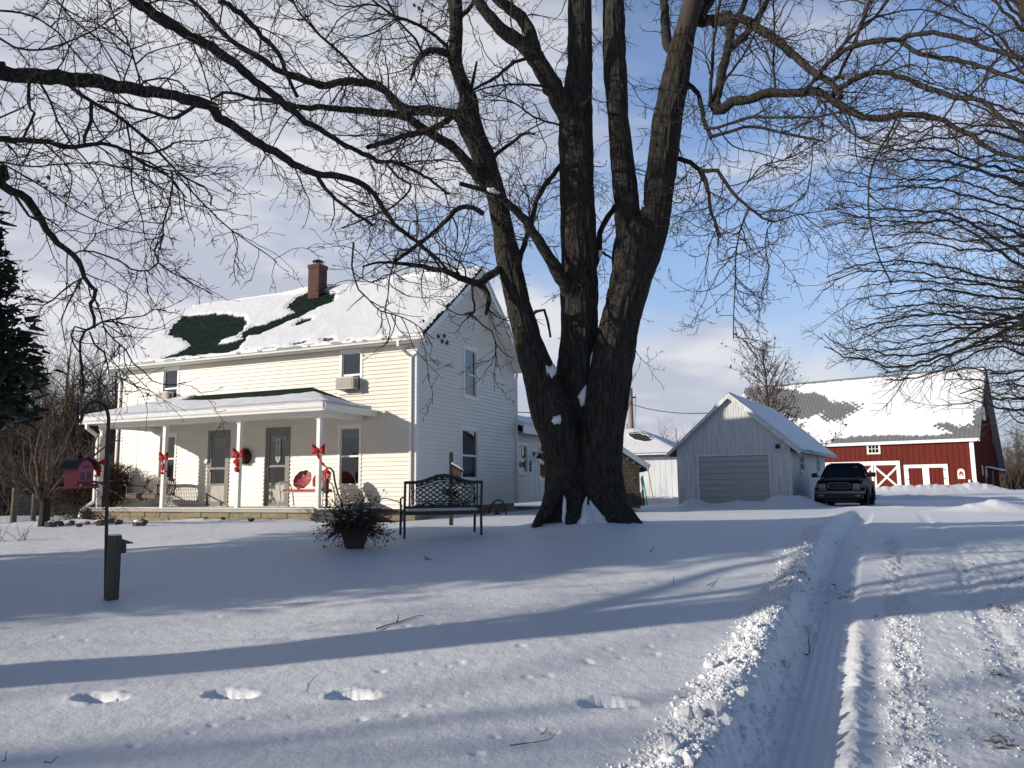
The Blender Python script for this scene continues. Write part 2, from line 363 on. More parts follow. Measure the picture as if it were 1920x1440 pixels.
def ground_z(x, y, fine=True):
    x = np.asarray(x, float); y = np.asarray(y, float)
    r = np.hypot(x, y)
    z = base_z(y)
    near = 1 - sstep(14, 30, r)
    z = z + .05*fbm(x*.28, y*.28, 11, 3)*(1-sstep(60,120,r)*.5) + .008*fbm(x*1.1, y*1.1, 21, 3)*near
    if fine: z = z + .0022*fbm(x*6, y*6, 31, 3)*(1-sstep(9,16,r)) + .0022*fbm(x*22, y*22, 41, 2)*(1-sstep(6,10,r))
    u = x*DU[0] + y*DU[1]; v = x*DW[0] + y*DW[1] + .06*fbm(u*.5, u*0+3, 5, 2)
    on = sstep(-8,-4,u)*(1-sstep(19,26,u))
    # lowered driveway
    road = sstep(-.88,-.68,v)
    wide = 1-sstep(4.2,5.6,v)
    rough = fbm(u*9, v*11, 61, 5, .65); rough2 = np.abs(fbm(u*4.5, v*6.5, 71, 3, .6))
    fine_ = fbm(u*17, v*19, 66, 3, .6)
    crest = np.exp(-((v+.93)/.16)**2)*(1-sstep(9,20,u)*.75)
    chunk = np.exp(-((v+.97)/.20)**2)
    z = z + on*(-.14*road*wide + .06*crest + chunk*(.022*np.maximum(rough,-.3)+.02*rough2)*(1-sstep(14,22,u)))
    # bank face texture
    face = np.exp(-((v+.78)/.12)**2); z = z + on*face*(.024*rough+.012*fine_)
    # wheel tracks
    t1 = sstep(-.70,-.64,v)*(1-sstep(-.34,-.27,v))
    tread = np.sin(v*95)*.0035
    z = z + on*(-.028*t1 + t1*tread*(1-sstep(8,14,u)))
    side = np.exp(-((v+.235)/.05)**2); z = z + on*side*(.020+.018*rough+.012*fine_)*(1-sstep(6,10,u))
    side2 = np.exp(-((v+.10)/.06)**2); z = z - on*side2*.014*(1-sstep(6,11,u))
    t2 = np.exp(-((v-.07)/.13)**4)
    lug = np.sin(u*58 + np.sin(v*30)*1.2)*.007 + .026*fine_ + .012*rough
    z = z + on*t2*lug*(1-sstep(12,18,u))
    rub = sstep(.45,.75,v)*(1-sstep(4.0,5.5,v)); z = z + on*rub*(.020*np.maximum(fine_,-.2)+.014*fbm(u*5,v*6,81,3,.6))*(1-sstep(14,22,u))
    t3 = np.exp(-((v-.86)/.10)**4); z = z + on*t3*(-.016+.008*rough)
    mid = sstep(.2,.3,v)*(1-sstep(.45,.7,v)); z = z + on*mid*.012*rough
    for k in (-1.35,1.35,2.6): z = z + on*0*k
    # snow drifted against the big trunk
    d = np.hypot(x-1.28, (y-13.5))
    z = z + .12*np.exp(-((d-.55)/.55)**2)*(d < 3) + .05*bumpf(x,y,1.28,12.45,.55,.42,0)
    # shovelled heaps
    rr = .14*np.maximum(fbm(x*2.3,y*2.3,91,4,.6),-.3)
    for x0,y0,rx,ry,h,an in GBUMPS: 
        b = bumpf(x,y,x0,y0,rx,ry,an); z = z + b*(h + rr*min(1.3, h*2.6))
    # the ground falls a little towards the porch and the house wall
    ha = (x+2.512)*.9143-(y-20)*.405; hb_ = (x+2.512)*.405+(y-20)*.9143
    z = z - .22*sstep(-11.5,-9.8,ha)*(1-sstep(.2,1.6,ha))*sstep(-3.7,-2.3,hb_)*(1-sstep(-.3,1.3,hb_))
    if fine:
        for (px,py), (cxx,cyy) in zip(PRINTS, PC):
            dx, dy = x-cxx, y-cyy; m = (np.abs(dx) < .5) & (np.abs(dy) < .4)
            if m.any():
                X, Y = (dx[m]-dy[m]*.1)/.78, (dy[m]+dx[m]*.08+.012*np.sin(cxx*7+dx[m]*14))/.9
                n = fbm(X*14+cxx*5, Y*14, 7, 3, .7)
                dep = -.105*np.exp(-np.abs((X+.05)/(.125+.02*n))**3 - np.abs(Y/(.078+.02*n))**3)*(1+.3*n) - .05*np.exp(-((X-.12)/.09)**2-(Y/.06)**2)*(1+n)
                rim = .008*np.exp(-((np.hypot(X/.24,Y/.14)-1)/.25)**2)*(1+1.5*n)
                z[m] = z[m] + dep + rim
        for cxx, cyy, rr_ in PITS:
            dx, dy = x-cxx, y-cyy; m = (np.abs(dx) < .2) & (np.abs(dy) < .2)
            if m.any(): z[m] = z[m] - rr_*.75*np.exp(-(dx[m]/(rr_*1.25))**2-(dy[m]/(rr_*.8))**2) + rr_*.18*np.exp(-((dx[m]-rr_*1.8)/rr_)**2-(dy[m]/rr_)**2)
    return z
PC = [tuple(ground_pt(*p)[:2]) for p in PRINTS]
PITS = [(*ground_pt(a,b)[:2], c) for a,b,c in _pits]
GX = lambda px,py,Y: at(px,py,Y)
GBUMPS = []
def heap(px, py, Y, rx, ry, h, an=0.):
    p = at(px, py, Y); GBUMPS.append((p[0], p[1], rx, ry, h, an))
heap(1487,952,26.8,.85,.7,.44)                      # cone beside the garage corner
heap(1300,952,28.6,.5,.5,.22); heap(1345,952,28.2,.9,.5,.12,-.5); heap(1385,953,27.6,.6,.45,.17,-.5); heap(1425,953,27.0,.8,.4,.12,-.5); heap(1460,958,25.6,.6,.35,.14,-.4)
heap(1240,930,36,1.6,1.2,.32); heap(1215,935,34,1.2,1.,.25)
for i,(px,h) in enumerate([(1655,.55),(1690,.7),(1715,.62),(1742,.8),(1770,.6),(1800,.85),(1830,.9),(1855,.8),(1628,.4)]): heap(px,926,57+.1*i,1.3,1.0,h*.42,-.6)
heap(1862,957,21,1.0,.6,.28,-.3); heap(1700,945,36,4.5,.8,.22,-.4); heap(1640,955,24,3.0,.4,.08,-.4)
heap(572,975,17.6,.5,.35,.12); heap(470,976,18.0,1.0,.25,.07,-.3); heap(380,976,18.4,.9,.25,.06,-.3); heap(130,985,17.2,1.6,.6,.10,-.2)
def make_ground():
    th = np.concatenate([np.linspace(-180,-46,50,endpoint=False), np.linspace(-46,46,860), np.linspace(46,180,51)[1:]])
    th = np.radians(th)
    rr = np.concatenate([[.3,.8,1.3,1.8], np.geomspace(2.2,16,380), np.geomspace(16.1,75,240), np.geomspace(77,4000,70)])
    T, Q = np.meshgrid(th, rr)
    x, y = Q*np.sin(T), Q*np.cos(T)
    z = ground_z(x, y)
    n, m = T.shape
    V = np.stack([x,y,z],-1).reshape(-1,3)
    i = np.arange(n-1)[:,None]*m + np.arange(m-1)[None,:]
    Fq = np.stack([i, i+m, i+m+1, i+1],-1).reshape(-1,4)[:, ::-1]
    o = np_mesh('ground', V, Fq, M['ground'])
    u = x*DU[0]+y*DU[1]; v = x*DW[0]+y*DW[1]
    on = sstep(-8,-4,u)*(1-sstep(20,30,u))
    d = .30*np.maximum(fbm(u*.8,v*1.2,15,3),-.4)*sstep(.7,1.4,v)*on
    d = d + on*np.exp(-((v+.78)/.16)**2)*(.16*sstep(4.5,6,u)*(1-sstep(11,14,u)) + .3*fbm(u*1.5,v*2,25,2)*sstep(4.5,6,u)*(1-sstep(11,14,u)))
    for px,py,rx,ry,a in [(1880,1110,.22,.1,.6),(1872,1225,.16,.12,.62),(1862,1335,.13,.16,.62),(1905,1300,.12,.2,.5),(1880,1060,.5,.12,.55),(1790,1045,.4,.08,.5),(1505,1080,.25,.2,.45),(1580,1090,.2,.3,.42),(1740,1030,.6,.08,.42),(1915,1400,.12,.1,.55),(1840,1290,.1,.1,.5)]:
        p = ground_pt(px,py); d = np.maximum(d, a*bumpf(x,y,p[0],p[1],rx,ry,-1.1)*(1+.8*fbm(x*3,y*3,35,3)))
    at_ = o.data.attributes.new('dirt','FLOAT','POINT'); at_.data.foreach_set('value', np.clip(d,0,1).ravel().astype(np.float32))
    tag(o, 'snow covered yard with a tyre tracked driveway and banked edges', kind='structure')
    return o
ground = make_ground()
def gz(x, y): return float(ground_z(np.array([x]), np.array([y]), False)[0])

def ghit(px, py):
    """where the sight line through a photo pixel first meets the snow"""
    r = ray(px, py); Y = np.linspace(2.5, 45, 1700); P = r[None,:]*(Y/r[1])[:,None]
    z = ground_z(P[:,0], P[:,1], False); k = np.argmax(P[:,2] < z)
    return P[k] if P[k,2] < z[k] else P[-1]
# ------------------------------------------------------------------ farmhouse
H = Frame(-2.512, 20., .417, -.72)
OFF = (0, 0, .72)
house = H.empty('farmhouse')
tag(house, 'white two storey farmhouse with a front porch and patchy snow on its green roof', 'house')
def hb(mb, name, m, parent=house, **k): return mb.build(name, m, parent, off=OFF, **k)
def lap(mb, mapf, u0, u1, z0, z1, ops=(), course=.112, gl=None, d0=.027, d1=.003):
    """lap siding courses; mapf(u,w,z): w = stand-off from the wall; ops = openings (ua,ub,za,zb); gl(z)->(umin,umax)"""
    z = z0
    while z < z1 - 1e-6:
        zt = min(z + course, z1); zm = (z+zt)/2
        a0, b0 = u0, u1; a1, b1 = u0, u1
        if gl:
            g0, g1 = gl(z), gl(zt); a0, b0 = max(u0,g0[0]), min(u1,g0[1]); a1, b1 = max(u0,g1[0]), min(u1,g1[1])
            if b0-a0 < .02: break
            if b1 < a1: a1 = b1 = (a1+b1)/2
        cuts = sorted([(o[0],o[1]) for o in ops if o[2] < zm < o[3]])
        segs = []; c = a0
        for (p, q) in cuts:
            if p > c: segs.append((c,p))
            c = max(c,q)
        if c < b0: segs.append((c,b0))
        for (p, q) in segs:
            pt = a1 if p == a0 else p; qt = b1 if q == b0 else q
            mb.add([mapf(p,d0,z),mapf(q,d0,z),mapf(qt,d1,zt),mapf(pt,d1,zt),mapf(p,d1,z),mapf(q,d1,z)], [(0,1,2,3),(4,5,1,0)])
        z = zt
def roof_z(b): return 3.88 + .757*(b+.40) if b < 3.04 else 3.88 + .757*(3.44 - (b-3.04))
fm = lambda u,w,z: (u,-w,z)
gm = lambda u,w,z: (w,u,z)
# openings: front
DOORS = [(-7.13,-6.29),(-4.95,-4.08)]
FW = [(-2.45,-1.68,-.03,1.66,'lace'),(-9.17,-8.40,.14,1.66,'shade'),(-2.44,-1.68,2.53,3.72,'dark'),(-9.16,-8.42,2.66,3.72,'paper')]
GW = [(2.66,3.58,2.57,4.11,'curt'),(2.48,3.65,.13,1.70,'curt2')]
ops = [(a,b,-.6,1.68) for a,b in DOORS] + [o[:4] for o in FW]
s = MB()
lap(s, fm, -10.83, 0, -.60, 3.73, ops)
hb(s, 'front_wall', M['siding'])
s = MB()
lap(s, gm, 0, 6.37, -.60, 6.5, [o[:4] for o in GW], gl=lambda z: ((0,6.37) if z < 3.8 else (max(0,(z-3.80)/.757-.40), min(6.37, 3.04+3.44-(z-3.80)/.757-.0))))
hb(s, 'gable_wall', M['siding'])
s = MB()
lap(s, lambda u,w,z: (-10.83-w,u,z), 0, 6.37, -.60, 6.5, [], gl=lambda z: ((0,6.37) if z < 3.8 else (max(0,(z-3.80)/.757-.40), min(6.37, 6.48-(z-3.80)/.757))))
lap(s, lambda u,w,z: (u,6.37+w,z), -10.83, 0, -.60, 3.73, [])
hb(s, 'back_wall', M['siding'])
s = MB(); s.box(-10.80,-.03,.03,6.34,-.9,-.605); hb(s, 'foundation', M['stone'])
# corner boards
for bxs in [((-.09,.022,-.022,-.0005),(.0005,.022,-.0004,.09)),((-10.852,-10.74,-.022,-.0005),(-10.852,-10.831,-.0004,.09)),((.0005,.022,6.28,6.392),),((-10.852,-10.8305,6.28,6.392),)]:
    s = MB()
    for a0,a1,b0,b1 in bxs: s.box(a0,a1,b0,b1,-.6,3.73)
    hb(s, 'corner_board', M['trim'])
def window(mapf, u0, u1, z0, z1, style, parent=house, name='window', B=hb, hood=0., frame=M['trim'], rail=None):
    """casing ring > sash, glass pane, curtain, dark room behind; mapf(u,w,z), w outwards"""
    W = MB()
    def bx(ua,ub,wa,wb,za,zb,mb=W):
        p = [mapf(ua,wa,za),mapf(ub,wa,za),mapf(ub,wb,za),mapf(ua,wb,za),mapf(ua,wa,zb),mapf(ub,wa,zb),mapf(ub,wb,zb),mapf(ua,wb,zb)]
        mb.add(p, [(0,3,2,1),(4,5,6,7),(0,1,5,4),(1,2,6,5),(2,3,7,6),(3,0,4,7)])
    c = .075
    bx(u0,u0+c,-.06,.03,z0,z1); bx(u1-c,u1,-.06,.03,z0,z1); bx(u0+c,u1-c,-.06,.029,z1-c*1.1,z1); bx(u0+c,u1-c,-.06,.031,z0,z0+c*.8)
    bx(u0-.02,u1+.02,-.02,.055,z0-.045,z0-.001)
    bx(u0,u1,-.03,.002,z1+.0005,z1+.105); bx(u0,u1,-.03,.002,z0-.105,z0-.0455)
    fr = B(W, name, frame, parent)
    a, b, c0, d = u0+c, u1-c, z0+c*.8, z1-c*1.1
    zm = rail if rail is not None else (c0+d)/2
    S = MB()
    q = .032
    bx(a,a+q,-.055,-.018,c0,d,S); bx(b-q,b,-.055,-.018,c0,d,S); bx(a+q,b-q,-.055,-.017,d-q,d,S); bx(a+q,b-q,-.055,-.017,c0,c0+q*1.3,S); bx(a+q,b-q,-.056,-.010,zm-.026,zm+.026,S)
    B(S, 'sash', frame, fr)
    for za, zb, ww in ((zm+.026, d-q, -.040), (c0+q*1.3, zm-.026, -.034)):
        G = MB(); G.quad(mapf(a+q,ww,za),mapf(b-q,ww,za),mapf(b-q,ww,zb),mapf(a+q,ww,zb)); B(G, 'pane', M['glass'], fr)
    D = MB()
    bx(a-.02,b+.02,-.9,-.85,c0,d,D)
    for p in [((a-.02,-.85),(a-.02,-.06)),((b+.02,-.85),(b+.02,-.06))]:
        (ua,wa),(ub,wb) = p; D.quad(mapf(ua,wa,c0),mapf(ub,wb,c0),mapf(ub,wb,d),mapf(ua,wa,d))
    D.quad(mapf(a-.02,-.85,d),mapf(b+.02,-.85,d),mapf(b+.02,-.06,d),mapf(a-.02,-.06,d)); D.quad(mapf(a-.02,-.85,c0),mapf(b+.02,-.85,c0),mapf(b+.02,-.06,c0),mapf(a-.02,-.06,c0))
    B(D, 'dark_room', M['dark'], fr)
    def cloth(nm, m, ua, ub, za, zb, w0=-.12, amp=.02, k=60):
        n = 40; V = []; Fs = []
        for i in range(n+1):
            u = ua+(ub-ua)*i/n
            for z in (za, zb): V.append(mapf(u, w0+amp*math.sin(u*k), z))
        for i in range(n): Fs.append((2*i,2*i+2,2*i+3,2*i+1))
        C = MB(); C.add(V,Fs); B(C, nm, m, fr, smooth=True)
    if style == 'lace': cloth('lace_curtain', M['lace'], a, b, d-.26, d)
    if style == 'shade': cloth('roller_shade', M['shade'], a+.03, b-.02, c0, d-.02, amp=.002)
    if style == 'paper': cloth('paper_shade', mat('tan_paper',(.42,.36,.27),.9,noise=(7,(.3,.25,.18),.8)), a, b, zm+.02, d-.22, amp=.006, k=30); cloth('curtain', mat('cream_paper',(.5,.45,.35),.9), a+.08, b, zm-.35, zm-.05, amp=.004, k=30)
    if style == 'curt': cloth('curtain', mat('mauve_curtain',(.34,.29,.30),.9), a, b-.2, c0, zm)
    if style == 'curt2': cloth('curtain', M['curtain'], a+.18, b-.14, c0, zm-.02, amp=.03, k=42)
    return fr
for o in FW: window(fm, *o, rail={2.53:3.02,2.66:3.05}.get(o[2]))
for o in GW: window(gm, *o, rail={.13:.86,2.57:3.28}[o[2]])
# storm doors
for i,(a,b) in enumerate(DOORS):
    W = MB(); z0, z1 = -.535, 1.68
    def bx(x0,x1,y0,y1,za,zb): W.box(x0,x1,y0,y1,za,zb)
    bx(a,a+.07,-.035,.05,z0,z1); bx(b-.07,b,-.035,.05,z0,z1); bx(a+.07,b-.07,-.034,.05,z1-.09,z1); bx(a+.07,b-.07,-.034,.05,z0,z0+.03)
    bx(a,b,-.003,.03,z1+.0005,z1+.1)
    dr = hb(W, 'front_door', M['greyframe'])
    l, r = a+.07, b-.07; W = MB()
    st = .085
    bx(l,l+st,-.028,.0,z0+.03,z1-.09); bx(r-st,r,-.028,.0,z0+.03,z1-.09); bx(l+st,r-st,-.027,.0,z1-.2,z1-.09)
    zr = .56 if i == 0 else .585
    bx(l+st,r-st,-.030,.0,zr-.03,zr+.03); bx(l+st,r-st,-.027,.0,.06,.12); bx(l+st,r-st,-.027,.0,z0+.03,z0+.13)
    hb(W, 'storm_frame', M['greyframe'], dr)
    G = MB(); G.quad((l+st,-.014,zr+.03),(r-st,-.014,zr+.03),(r-st,-.014,z1-.2),(l+st,-.014,z1-.2)); hb(G, 'pane', M['glass'], dr)
    G = MB(); G.quad((l+st,-.014,.12),(r-st,-.014,.12),(r-st,-.014,zr-.03),(l+st,-.014,zr-.03)); hb(G, 'pane', M['glass'], dr)
    P = MB(); P.box(l+st,r-st,-.022,-.002,z0+.13,.06); hb(P, 'kick_panel', M['doorpanel'], dr)
    P = MB(); P.box(l+.01,r-.01,.10,.14,z0+.03,z1-.1)
    P.quad((a,-.001,z0),(a,.10,z0),(a,.10,z1),(a,-.001,z1)); P.quad((b,-.001,z0),(b,.10,z0),(b,.10,z1),(b,-.001,z1)); hb(P, 'inner_door', M['dark'], dr)
    P = MB(); P.box(l+st,l+st+.12,.02,.09,.1,z1-.2); hb(P, 'inner_jamb', mat('pale_jamb',(.22,.21,.19),.7), dr)
    V = []; Fs = []; n = 36; la, lb = l+st+.02, r-st-.01
    for k in range(n+1):
        u = la+(lb-la)*k/n; V += [(u,.03+.012*math.sin(u*70),z1-.24),(u,.03+.012*math.sin(u*70),z1-.24-(.34 if i else .28)-.03*math.cos(u*40))]
    for k in range(n): Fs.append((2*k,2*k+2,2*k+3,2*k+1))
    C = MB(); C.add(V,Fs); hb(C, 'lace_curtain', M['lace'], dr)
    K = MB(); K.lathe([(.004,-.07),(.022,-.065),(.024,-.05),(.01,-.045),(.01,-.028)], (l+.045 if i == 0 else l+.045,0,.50), 12, 'y'); K.box(l+.03,l+.06,-.036,-.028,.42,.56); hb(K, 'door_handle', mat('brass_handle',(.25,.2,.13),.35,metal=.8), dr)
    S = MB(); S.box(a-.06,b+.06,-.16,-.036,z0-.03,z0+.005); hb(S, 'threshold', M['trim'], dr)
# ------------------------------------------------------------------ roof
def uvmap(o, fn):
    me = o.data; uv = me.uv_layers.new(name='UVMap')
    for lp in me.loops: uv.data[lp.index].uv = fn(me.vertices[lp.vertex_index].co)
s = MB()
AL, AR = -11.28, .45
for (b0,b1) in ((-.40,3.04),(3.04,6.45)):
    z0, z1 = roof_z(b0), roof_z(b1)
    s.add([(AL,b0,z0),(AR,b0,z0),(AR,b1,z1),(AL,b1,z1),(AL,b0,z0-.05),(AR,b0,z0-.05),(AR,b1,z1-.05),(AL,b1,z1-.05)],
          [(0,1,2,3),(7,6,5,4),(0,4,5,1),(2,6,7,3),(1,5,6,2),(3,7,4,0)])
roof = hb(s, 'roof', M['shingle']); uvmap(roof, lambda c: (c.x, c.y*1.25))
# soffits, rake boards, fascia
s = MB(); zs = 3.735
s.box(AL+.02,AR-.02,-.33,-.018,zs,zs+.02)
s.box(AL,AR,-.345,-.33,zs-.01,3.93-.06)
for aa in (AL, AR-.02):
    for (b0,b1) in ((-.35,3.04),(3.04,6.45)):
        z0, z1 = roof_z(b0)-.052, roof_z(b1)-.052
        s.add([(aa,b0,z0-.17),(aa+.02,b0,z0-.17),(aa+.02,b1,z1-.17),(aa,b1,z1-.17),(aa,b0,z0),(aa+.02,b0,z0),(aa+.02,b1,z1),(aa,b1,z1)],
              [(0,1,2,3),(7,6,5,4),(0,4,5,1),(2,6,7,3),(1,5,6,2),(3,7,4,0)])
    a0, a1 = (AL+.021, -10.85) if aa == AL else (.02, AR-.021)
    for (b0,b1) in ((-.33,3.04),(3.04,6.44)):
        z0, z1 = roof_z(b0)-.15, roof_z(b1)-.15; s.quad((a0,b0,z0),(a1,b0,z0),(a1,b1,z1),(a0,b1,z1))
hb(s, 'rake_board', M['trim'])
def gutter_prof(b, z, w=.115, h=.13, sgn=-1):      # K-style: (b,z) polygon, back edge at b
    return [(b,z),(b+sgn*w*.62,z),(b+sgn*w*.68,z+h*.30),(b+sgn*w*.97,z+h*.55),(b+sgn*w,z+h*.93),(b+sgn*w,z+h),(b+sgn*w*.86,z+h),(b+sgn*w*.82,z+h*.62),(b+sgn*w*.5,z+.012),(b+sgn*.004,z+.012),(b+sgn*.004,z+h)]
def gutter(name, b, z, a0, a1, **k):
    g = MB(); g.prism(gutter_prof(b, z, **k), a0, a1, 'x'); return hb(g, name, M['gutter'])
gutter('gutter', -.346, 3.755, AL+.01, AR+.01)
gutter('gutter', 6.452, 3.755, AL+.01, AR+.01, sgn=1)
def spout(pts, name='downspout', w=.075, d=.055):
    g = MB()
    for p, q in zip(pts[:-1], pts[1:]):
        g.beam(p, q, w, d, (1,0,0) if abs(p[2]-q[2]) < .3*abs(p[1]-q[1]) else (0,1,0))
    for p in pts[1:-1]: g.box(p[0]-w/2+.001,p[0]+w/2-.001,p[1]-d/2+.001,p[1]+d/2-.001,p[2]-.03,p[2]+.03)
    return hb(g, name, M['gutter'], bevel=.008)
spout([(-.32,-.39,3.76),(-.32,-.39,3.64),(-.13,-.06,3.38),(-.13,-.06,-.45),(-.13,-.17,-.6)])
spout([(-11.1,-.39,3.76),(-11.1,-.39,3.66),(-10.93,-.06,3.45),(-10.93,-.06,-.5)])
spout([(.06,6.50,3.76),(.06,6.42,3.5),(.06,6.42,-.6)])
# snow on the roof: a thick sheet with the melted patches left out
def snow_sheet(name, parent, mapf, u0, u1, v0, v1, step, mask, thick, off=OFF, jag=.05, seed=1, m=None):
    """mask(u,v) > 0 where snow lies (a distance in metres); mapf(u,v,h) -> point h above the surface"""
    nu, nv = int((u1-u0)/step)+1, int((v1-v0)/step)+1
    U, Vv = np.meshgrid(np.linspace(u0,u1,nu), np.linspace(v0,v1,nv), indexing='ij')
    d = mask(U, Vv) + jag*fbm(U*3.1, Vv*7.5, seed, 4, .6)*2
    hgt = thick*np.clip(d/.14, 0, 1)**.5*(1+.45*fbm(U*.7,Vv*.9,seed+9,3)+.12*fbm(U*4,Vv*4,seed+19,2)) + .004
    P = np.array(mapf(U, Vv, hgt)); P = np.moveaxis(P, 0, -1).reshape(-1,3); P = P + np.array(off)
    B_ = np.array(mapf(U, Vv, np.full_like(U,-.01))); B_ = np.moveaxis(B_,0,-1).reshape(-1,3) + np.array(off)
    ok = (d > 0); c = ok[:-1,:-1] & ok[1:,:-1] & ok[1:,1:] & ok[:-1,1:]
    idx = np.arange(nu*nv).reshape(nu,nv)
    q = np.stack([idx[:-1,:-1],idx[1:,:-1],idx[1:,1:],idx[:-1,1:]],-1)[c]
    N = nu*nv; skirts = []
    cp_ = np.pad(c,1)
    for sl_, e in ((cp_[:-2,1:-1],(0,3)),(cp_[2:,1:-1],(2,1)),(cp_[1:-1,:-2],(1,0)),(cp_[1:-1,2:],(3,2))):
        w_ = (c & ~sl_)
        full = np.stack([idx[:-1,:-1],idx[1:,:-1],idx[1:,1:],idx[:-1,1:]],-1)[w_]
        if len(full): a_, b_ = full[:,e[0]], full[:,e[1]]; skirts.append(np.stack([b_,a_,a_+N,b_+N],-1))
    Fq = np.concatenate([q]+skirts); V = np.concatenate([P,B_])
    used = np.unique(Fq); rm = -np.ones(len(V),int); rm[used] = np.arange(len(used))
    return np_mesh(name, V[used], rm[Fq], m or M['snow'], parent)
sl_h = math.hypot(1,.757)
nrm = (0,-.757/sl_h,1/sl_h)
def roofpx(p):
    h = H.hit(p[0],p[1],nrm,(0,-.40,3.88)); return (h[0],h[1])
bare1 = [roofpx(p) for p in [(313,630),(330,606),(346,595),(380,592),(400,590),(440,594),(459,597),(461,606),(455,622),(445,630),(430,634),(415,640),(410,646),(425,647),(445,641),(456,636),(452,628),(470,617),(500,609),(522,599),(540,594),(552,588),(550,583),(538,576),(548,568),(562,557),(575,551),(600,549),(628,553),(622,568),(600,578),(580,586),(560,598),(540,604),(520,613),(490,626),(468,630),(455,645),(446,657),(420,662),(360,667),(305,675),(330,665),(350,655),(358,646),(345,637),(325,632)]]
bare2 = [roofpx(p) for p in [(552,610),(565,602),(590,597),(583,603),(560,611)]]
bare3 = [roofpx(p) for p in [(548,646),(572,643),(571,645.5),(549,648)]]; bare4 = [roofpx(p) for p in [(609,638),(627,636.5),(626,639),(610,640)]]
def mask_front(U, V):
    d = -polydist(U, V, bare1)
    for b in (bare2,bare3,bare4): d = np.minimum(d, -polydist(U, V, b))
    d = np.minimum(d, np.minimum(U-(AL+.03), (AR-.02)-U)*1.0)
    return np.minimum(d, (V+.46)*1.0)
mapR = lambda U,V,h: (U+0*V, V-.757/sl_h*h, 3.88+.757*(V+.40)+h/sl_h)
snow_sheet('roof_snow', roof, mapR, AL, AR, -.47, 3.08, .028, mask_front, .065, seed=4)
mapRb = lambda U,V,h: (U+0*V, V+.757/sl_h*h, 3.88+.757*(6.48-V)+h/sl_h)
snow_sheet('roof_snow', roof, mapRb, AL, AR, 3.0, 6.44, .09, lambda U,V: np.minimum(np.minimum(U-AL-.03,AR-.02-U)+.15,6.5-V), .10, seed=14)
# ridge drift
s = MB(); pts = []; rad = []
for i in range(60):
    a = AL+.5+(AR-AL-.9)*i/59
    hh = .05+.11*math.exp(-((a+6.2)/.9)**2)+.14*math.exp(-((a+1.2)/1.1)**2)+.10*math.exp(-((a+3.0)/.7)**2)+.03*math.sin(i*1.3)*.5
    if -5.6 < a < -4.5: hh = .01
    pts.append((a,3.04,roof_z(3.04)-.02+hh*.45)); rad.append(hh*.75+.02)
s.tube(pts, rad, 10); hb(s, 'roof_snow', M['snow'], roof, smooth=True)
# chimney
ca = H.hit(594.5,520,(0,1,0),(0,2.72,0))[0]; zck = H.hit(594.5,499,(0,1,0),(0,2.72,0))[2]
M['brick'] = mat('chimney_brick', (.2,.06,.035), .9)
nt = M['brick'].node_tree; b = nt.nodes['Principled BSDF']; tc = nt.nodes.new('ShaderNodeTexCoord'); br = nt.nodes.new('ShaderNodeTexBrick')
br.inputs['Color1'].default_value = (.12,.038,.024,1); br.inputs['Color2'].default_value = (.075,.026,.018,1); br.inputs['Mortar'].default_value = (.09,.07,.058,1)
br.inputs['Scale'].default_value = 1; br.inputs['Brick Width'].default_value = .2; br.inputs['Row Height'].default_value = .068; br.inputs['Mortar Size'].default_value = .008
nt.links.new(tc.outputs['UV'], br.inputs['Vector']); nt.links.new(br.outputs['Color'], b.inputs['Base Color'])
s = MB(); zt = zck; cb0 = 2.75
s.box(ca-.215,ca+.215,cb0-.215,cb0+.215,5.7,zt)
chim = hb(s, 'chimney', M['brick'], roof); uvmap(chim, lambda c: (c.x+c.y, c.z))
s = MB(); s.box(ca-.235,ca+.235,cb0-.235,cb0+.235,zt-.10,zt+.02); o = hb(s,'chimney_crown',M['brick'],roof); uvmap(o, lambda c: (c.x+c.y, c.z))
s = MB()
for dx,dy in ((-.1,-.1),(.1,-.1),(.1,.1),(-.1,.1)): s.beam((ca+dx,cb0+dy,zt),(ca+dx,cb0+dy,zt+.15),.02,.02)
s.lathe([(.12,zt),(.12,zt+.05),(.115,zt+.05),(.115,zt)],(ca,cb0,0),16)
s.lathe([(.19,zt+.15),(.18,zt+.17),(.12,zt+.2),(.02,zt+.215)],(ca,cb0,0),20); hb(s,'chimney_cap',M['black'],roof,smooth=True)
s = MB(); la = -10.95; rz = roof_z(3.04)
s.tube([(la,3.04,rz),(la,3.04,rz+1.25)],[.012,.004],6)
for k in range(3):
    a = 2.1*k; s.tube([(la+.13*math.cos(a),3.04+.13*math.sin(a),rz-.03),(la,3.04,rz+.26)],.006,5)
s.blob((la,3.04,rz+.62),.04,.04,.04); hb(s,'lightning_rod',mat('rod_metal',(.16,.16,.16),.4,metal=.6),roof,smooth=True)
# ------------------------------------------------------------------ porch (part of the house)
PF, PL, PR_ = -2.2, -9.73, -1.24          # eave line, left and right ends
zE, sl_p = 1.99, .345
s = MB(); s.box(-9.47,-1.62,-2.02,-.02,-.625,-.54); hb(s,'porch_floor',mat('porch_concrete',(.45,.42,.36),.8,noise=(8,(.3,.27,.22),.6)))
s = MB()
nst = 11; x = -9.44; k = 0
for row in range(2):
    x = -9.44
    while x < -1.66:
        wd = (.55,.82,.66,.95,.5)[k%5]; k += 1; x1 = min(x+wd,-1.66)
        s.box(x+.006,x1-.006,-1.98+.012*(k%3),-.1,-.92+row*.155,-.92+row*.155+.146)
        x = x1
s.box(-9.43,-1.67,-1.95,-.1,-.95,-.626)
hb(s,'porch_foundation',M['stone'],bevel=.008)
s = MB(); s.box(-9.5,-1.6,-2.05,-1.5,-.539,-.518); hb(s,'porch_snow',M['snow'],bevel=.01)
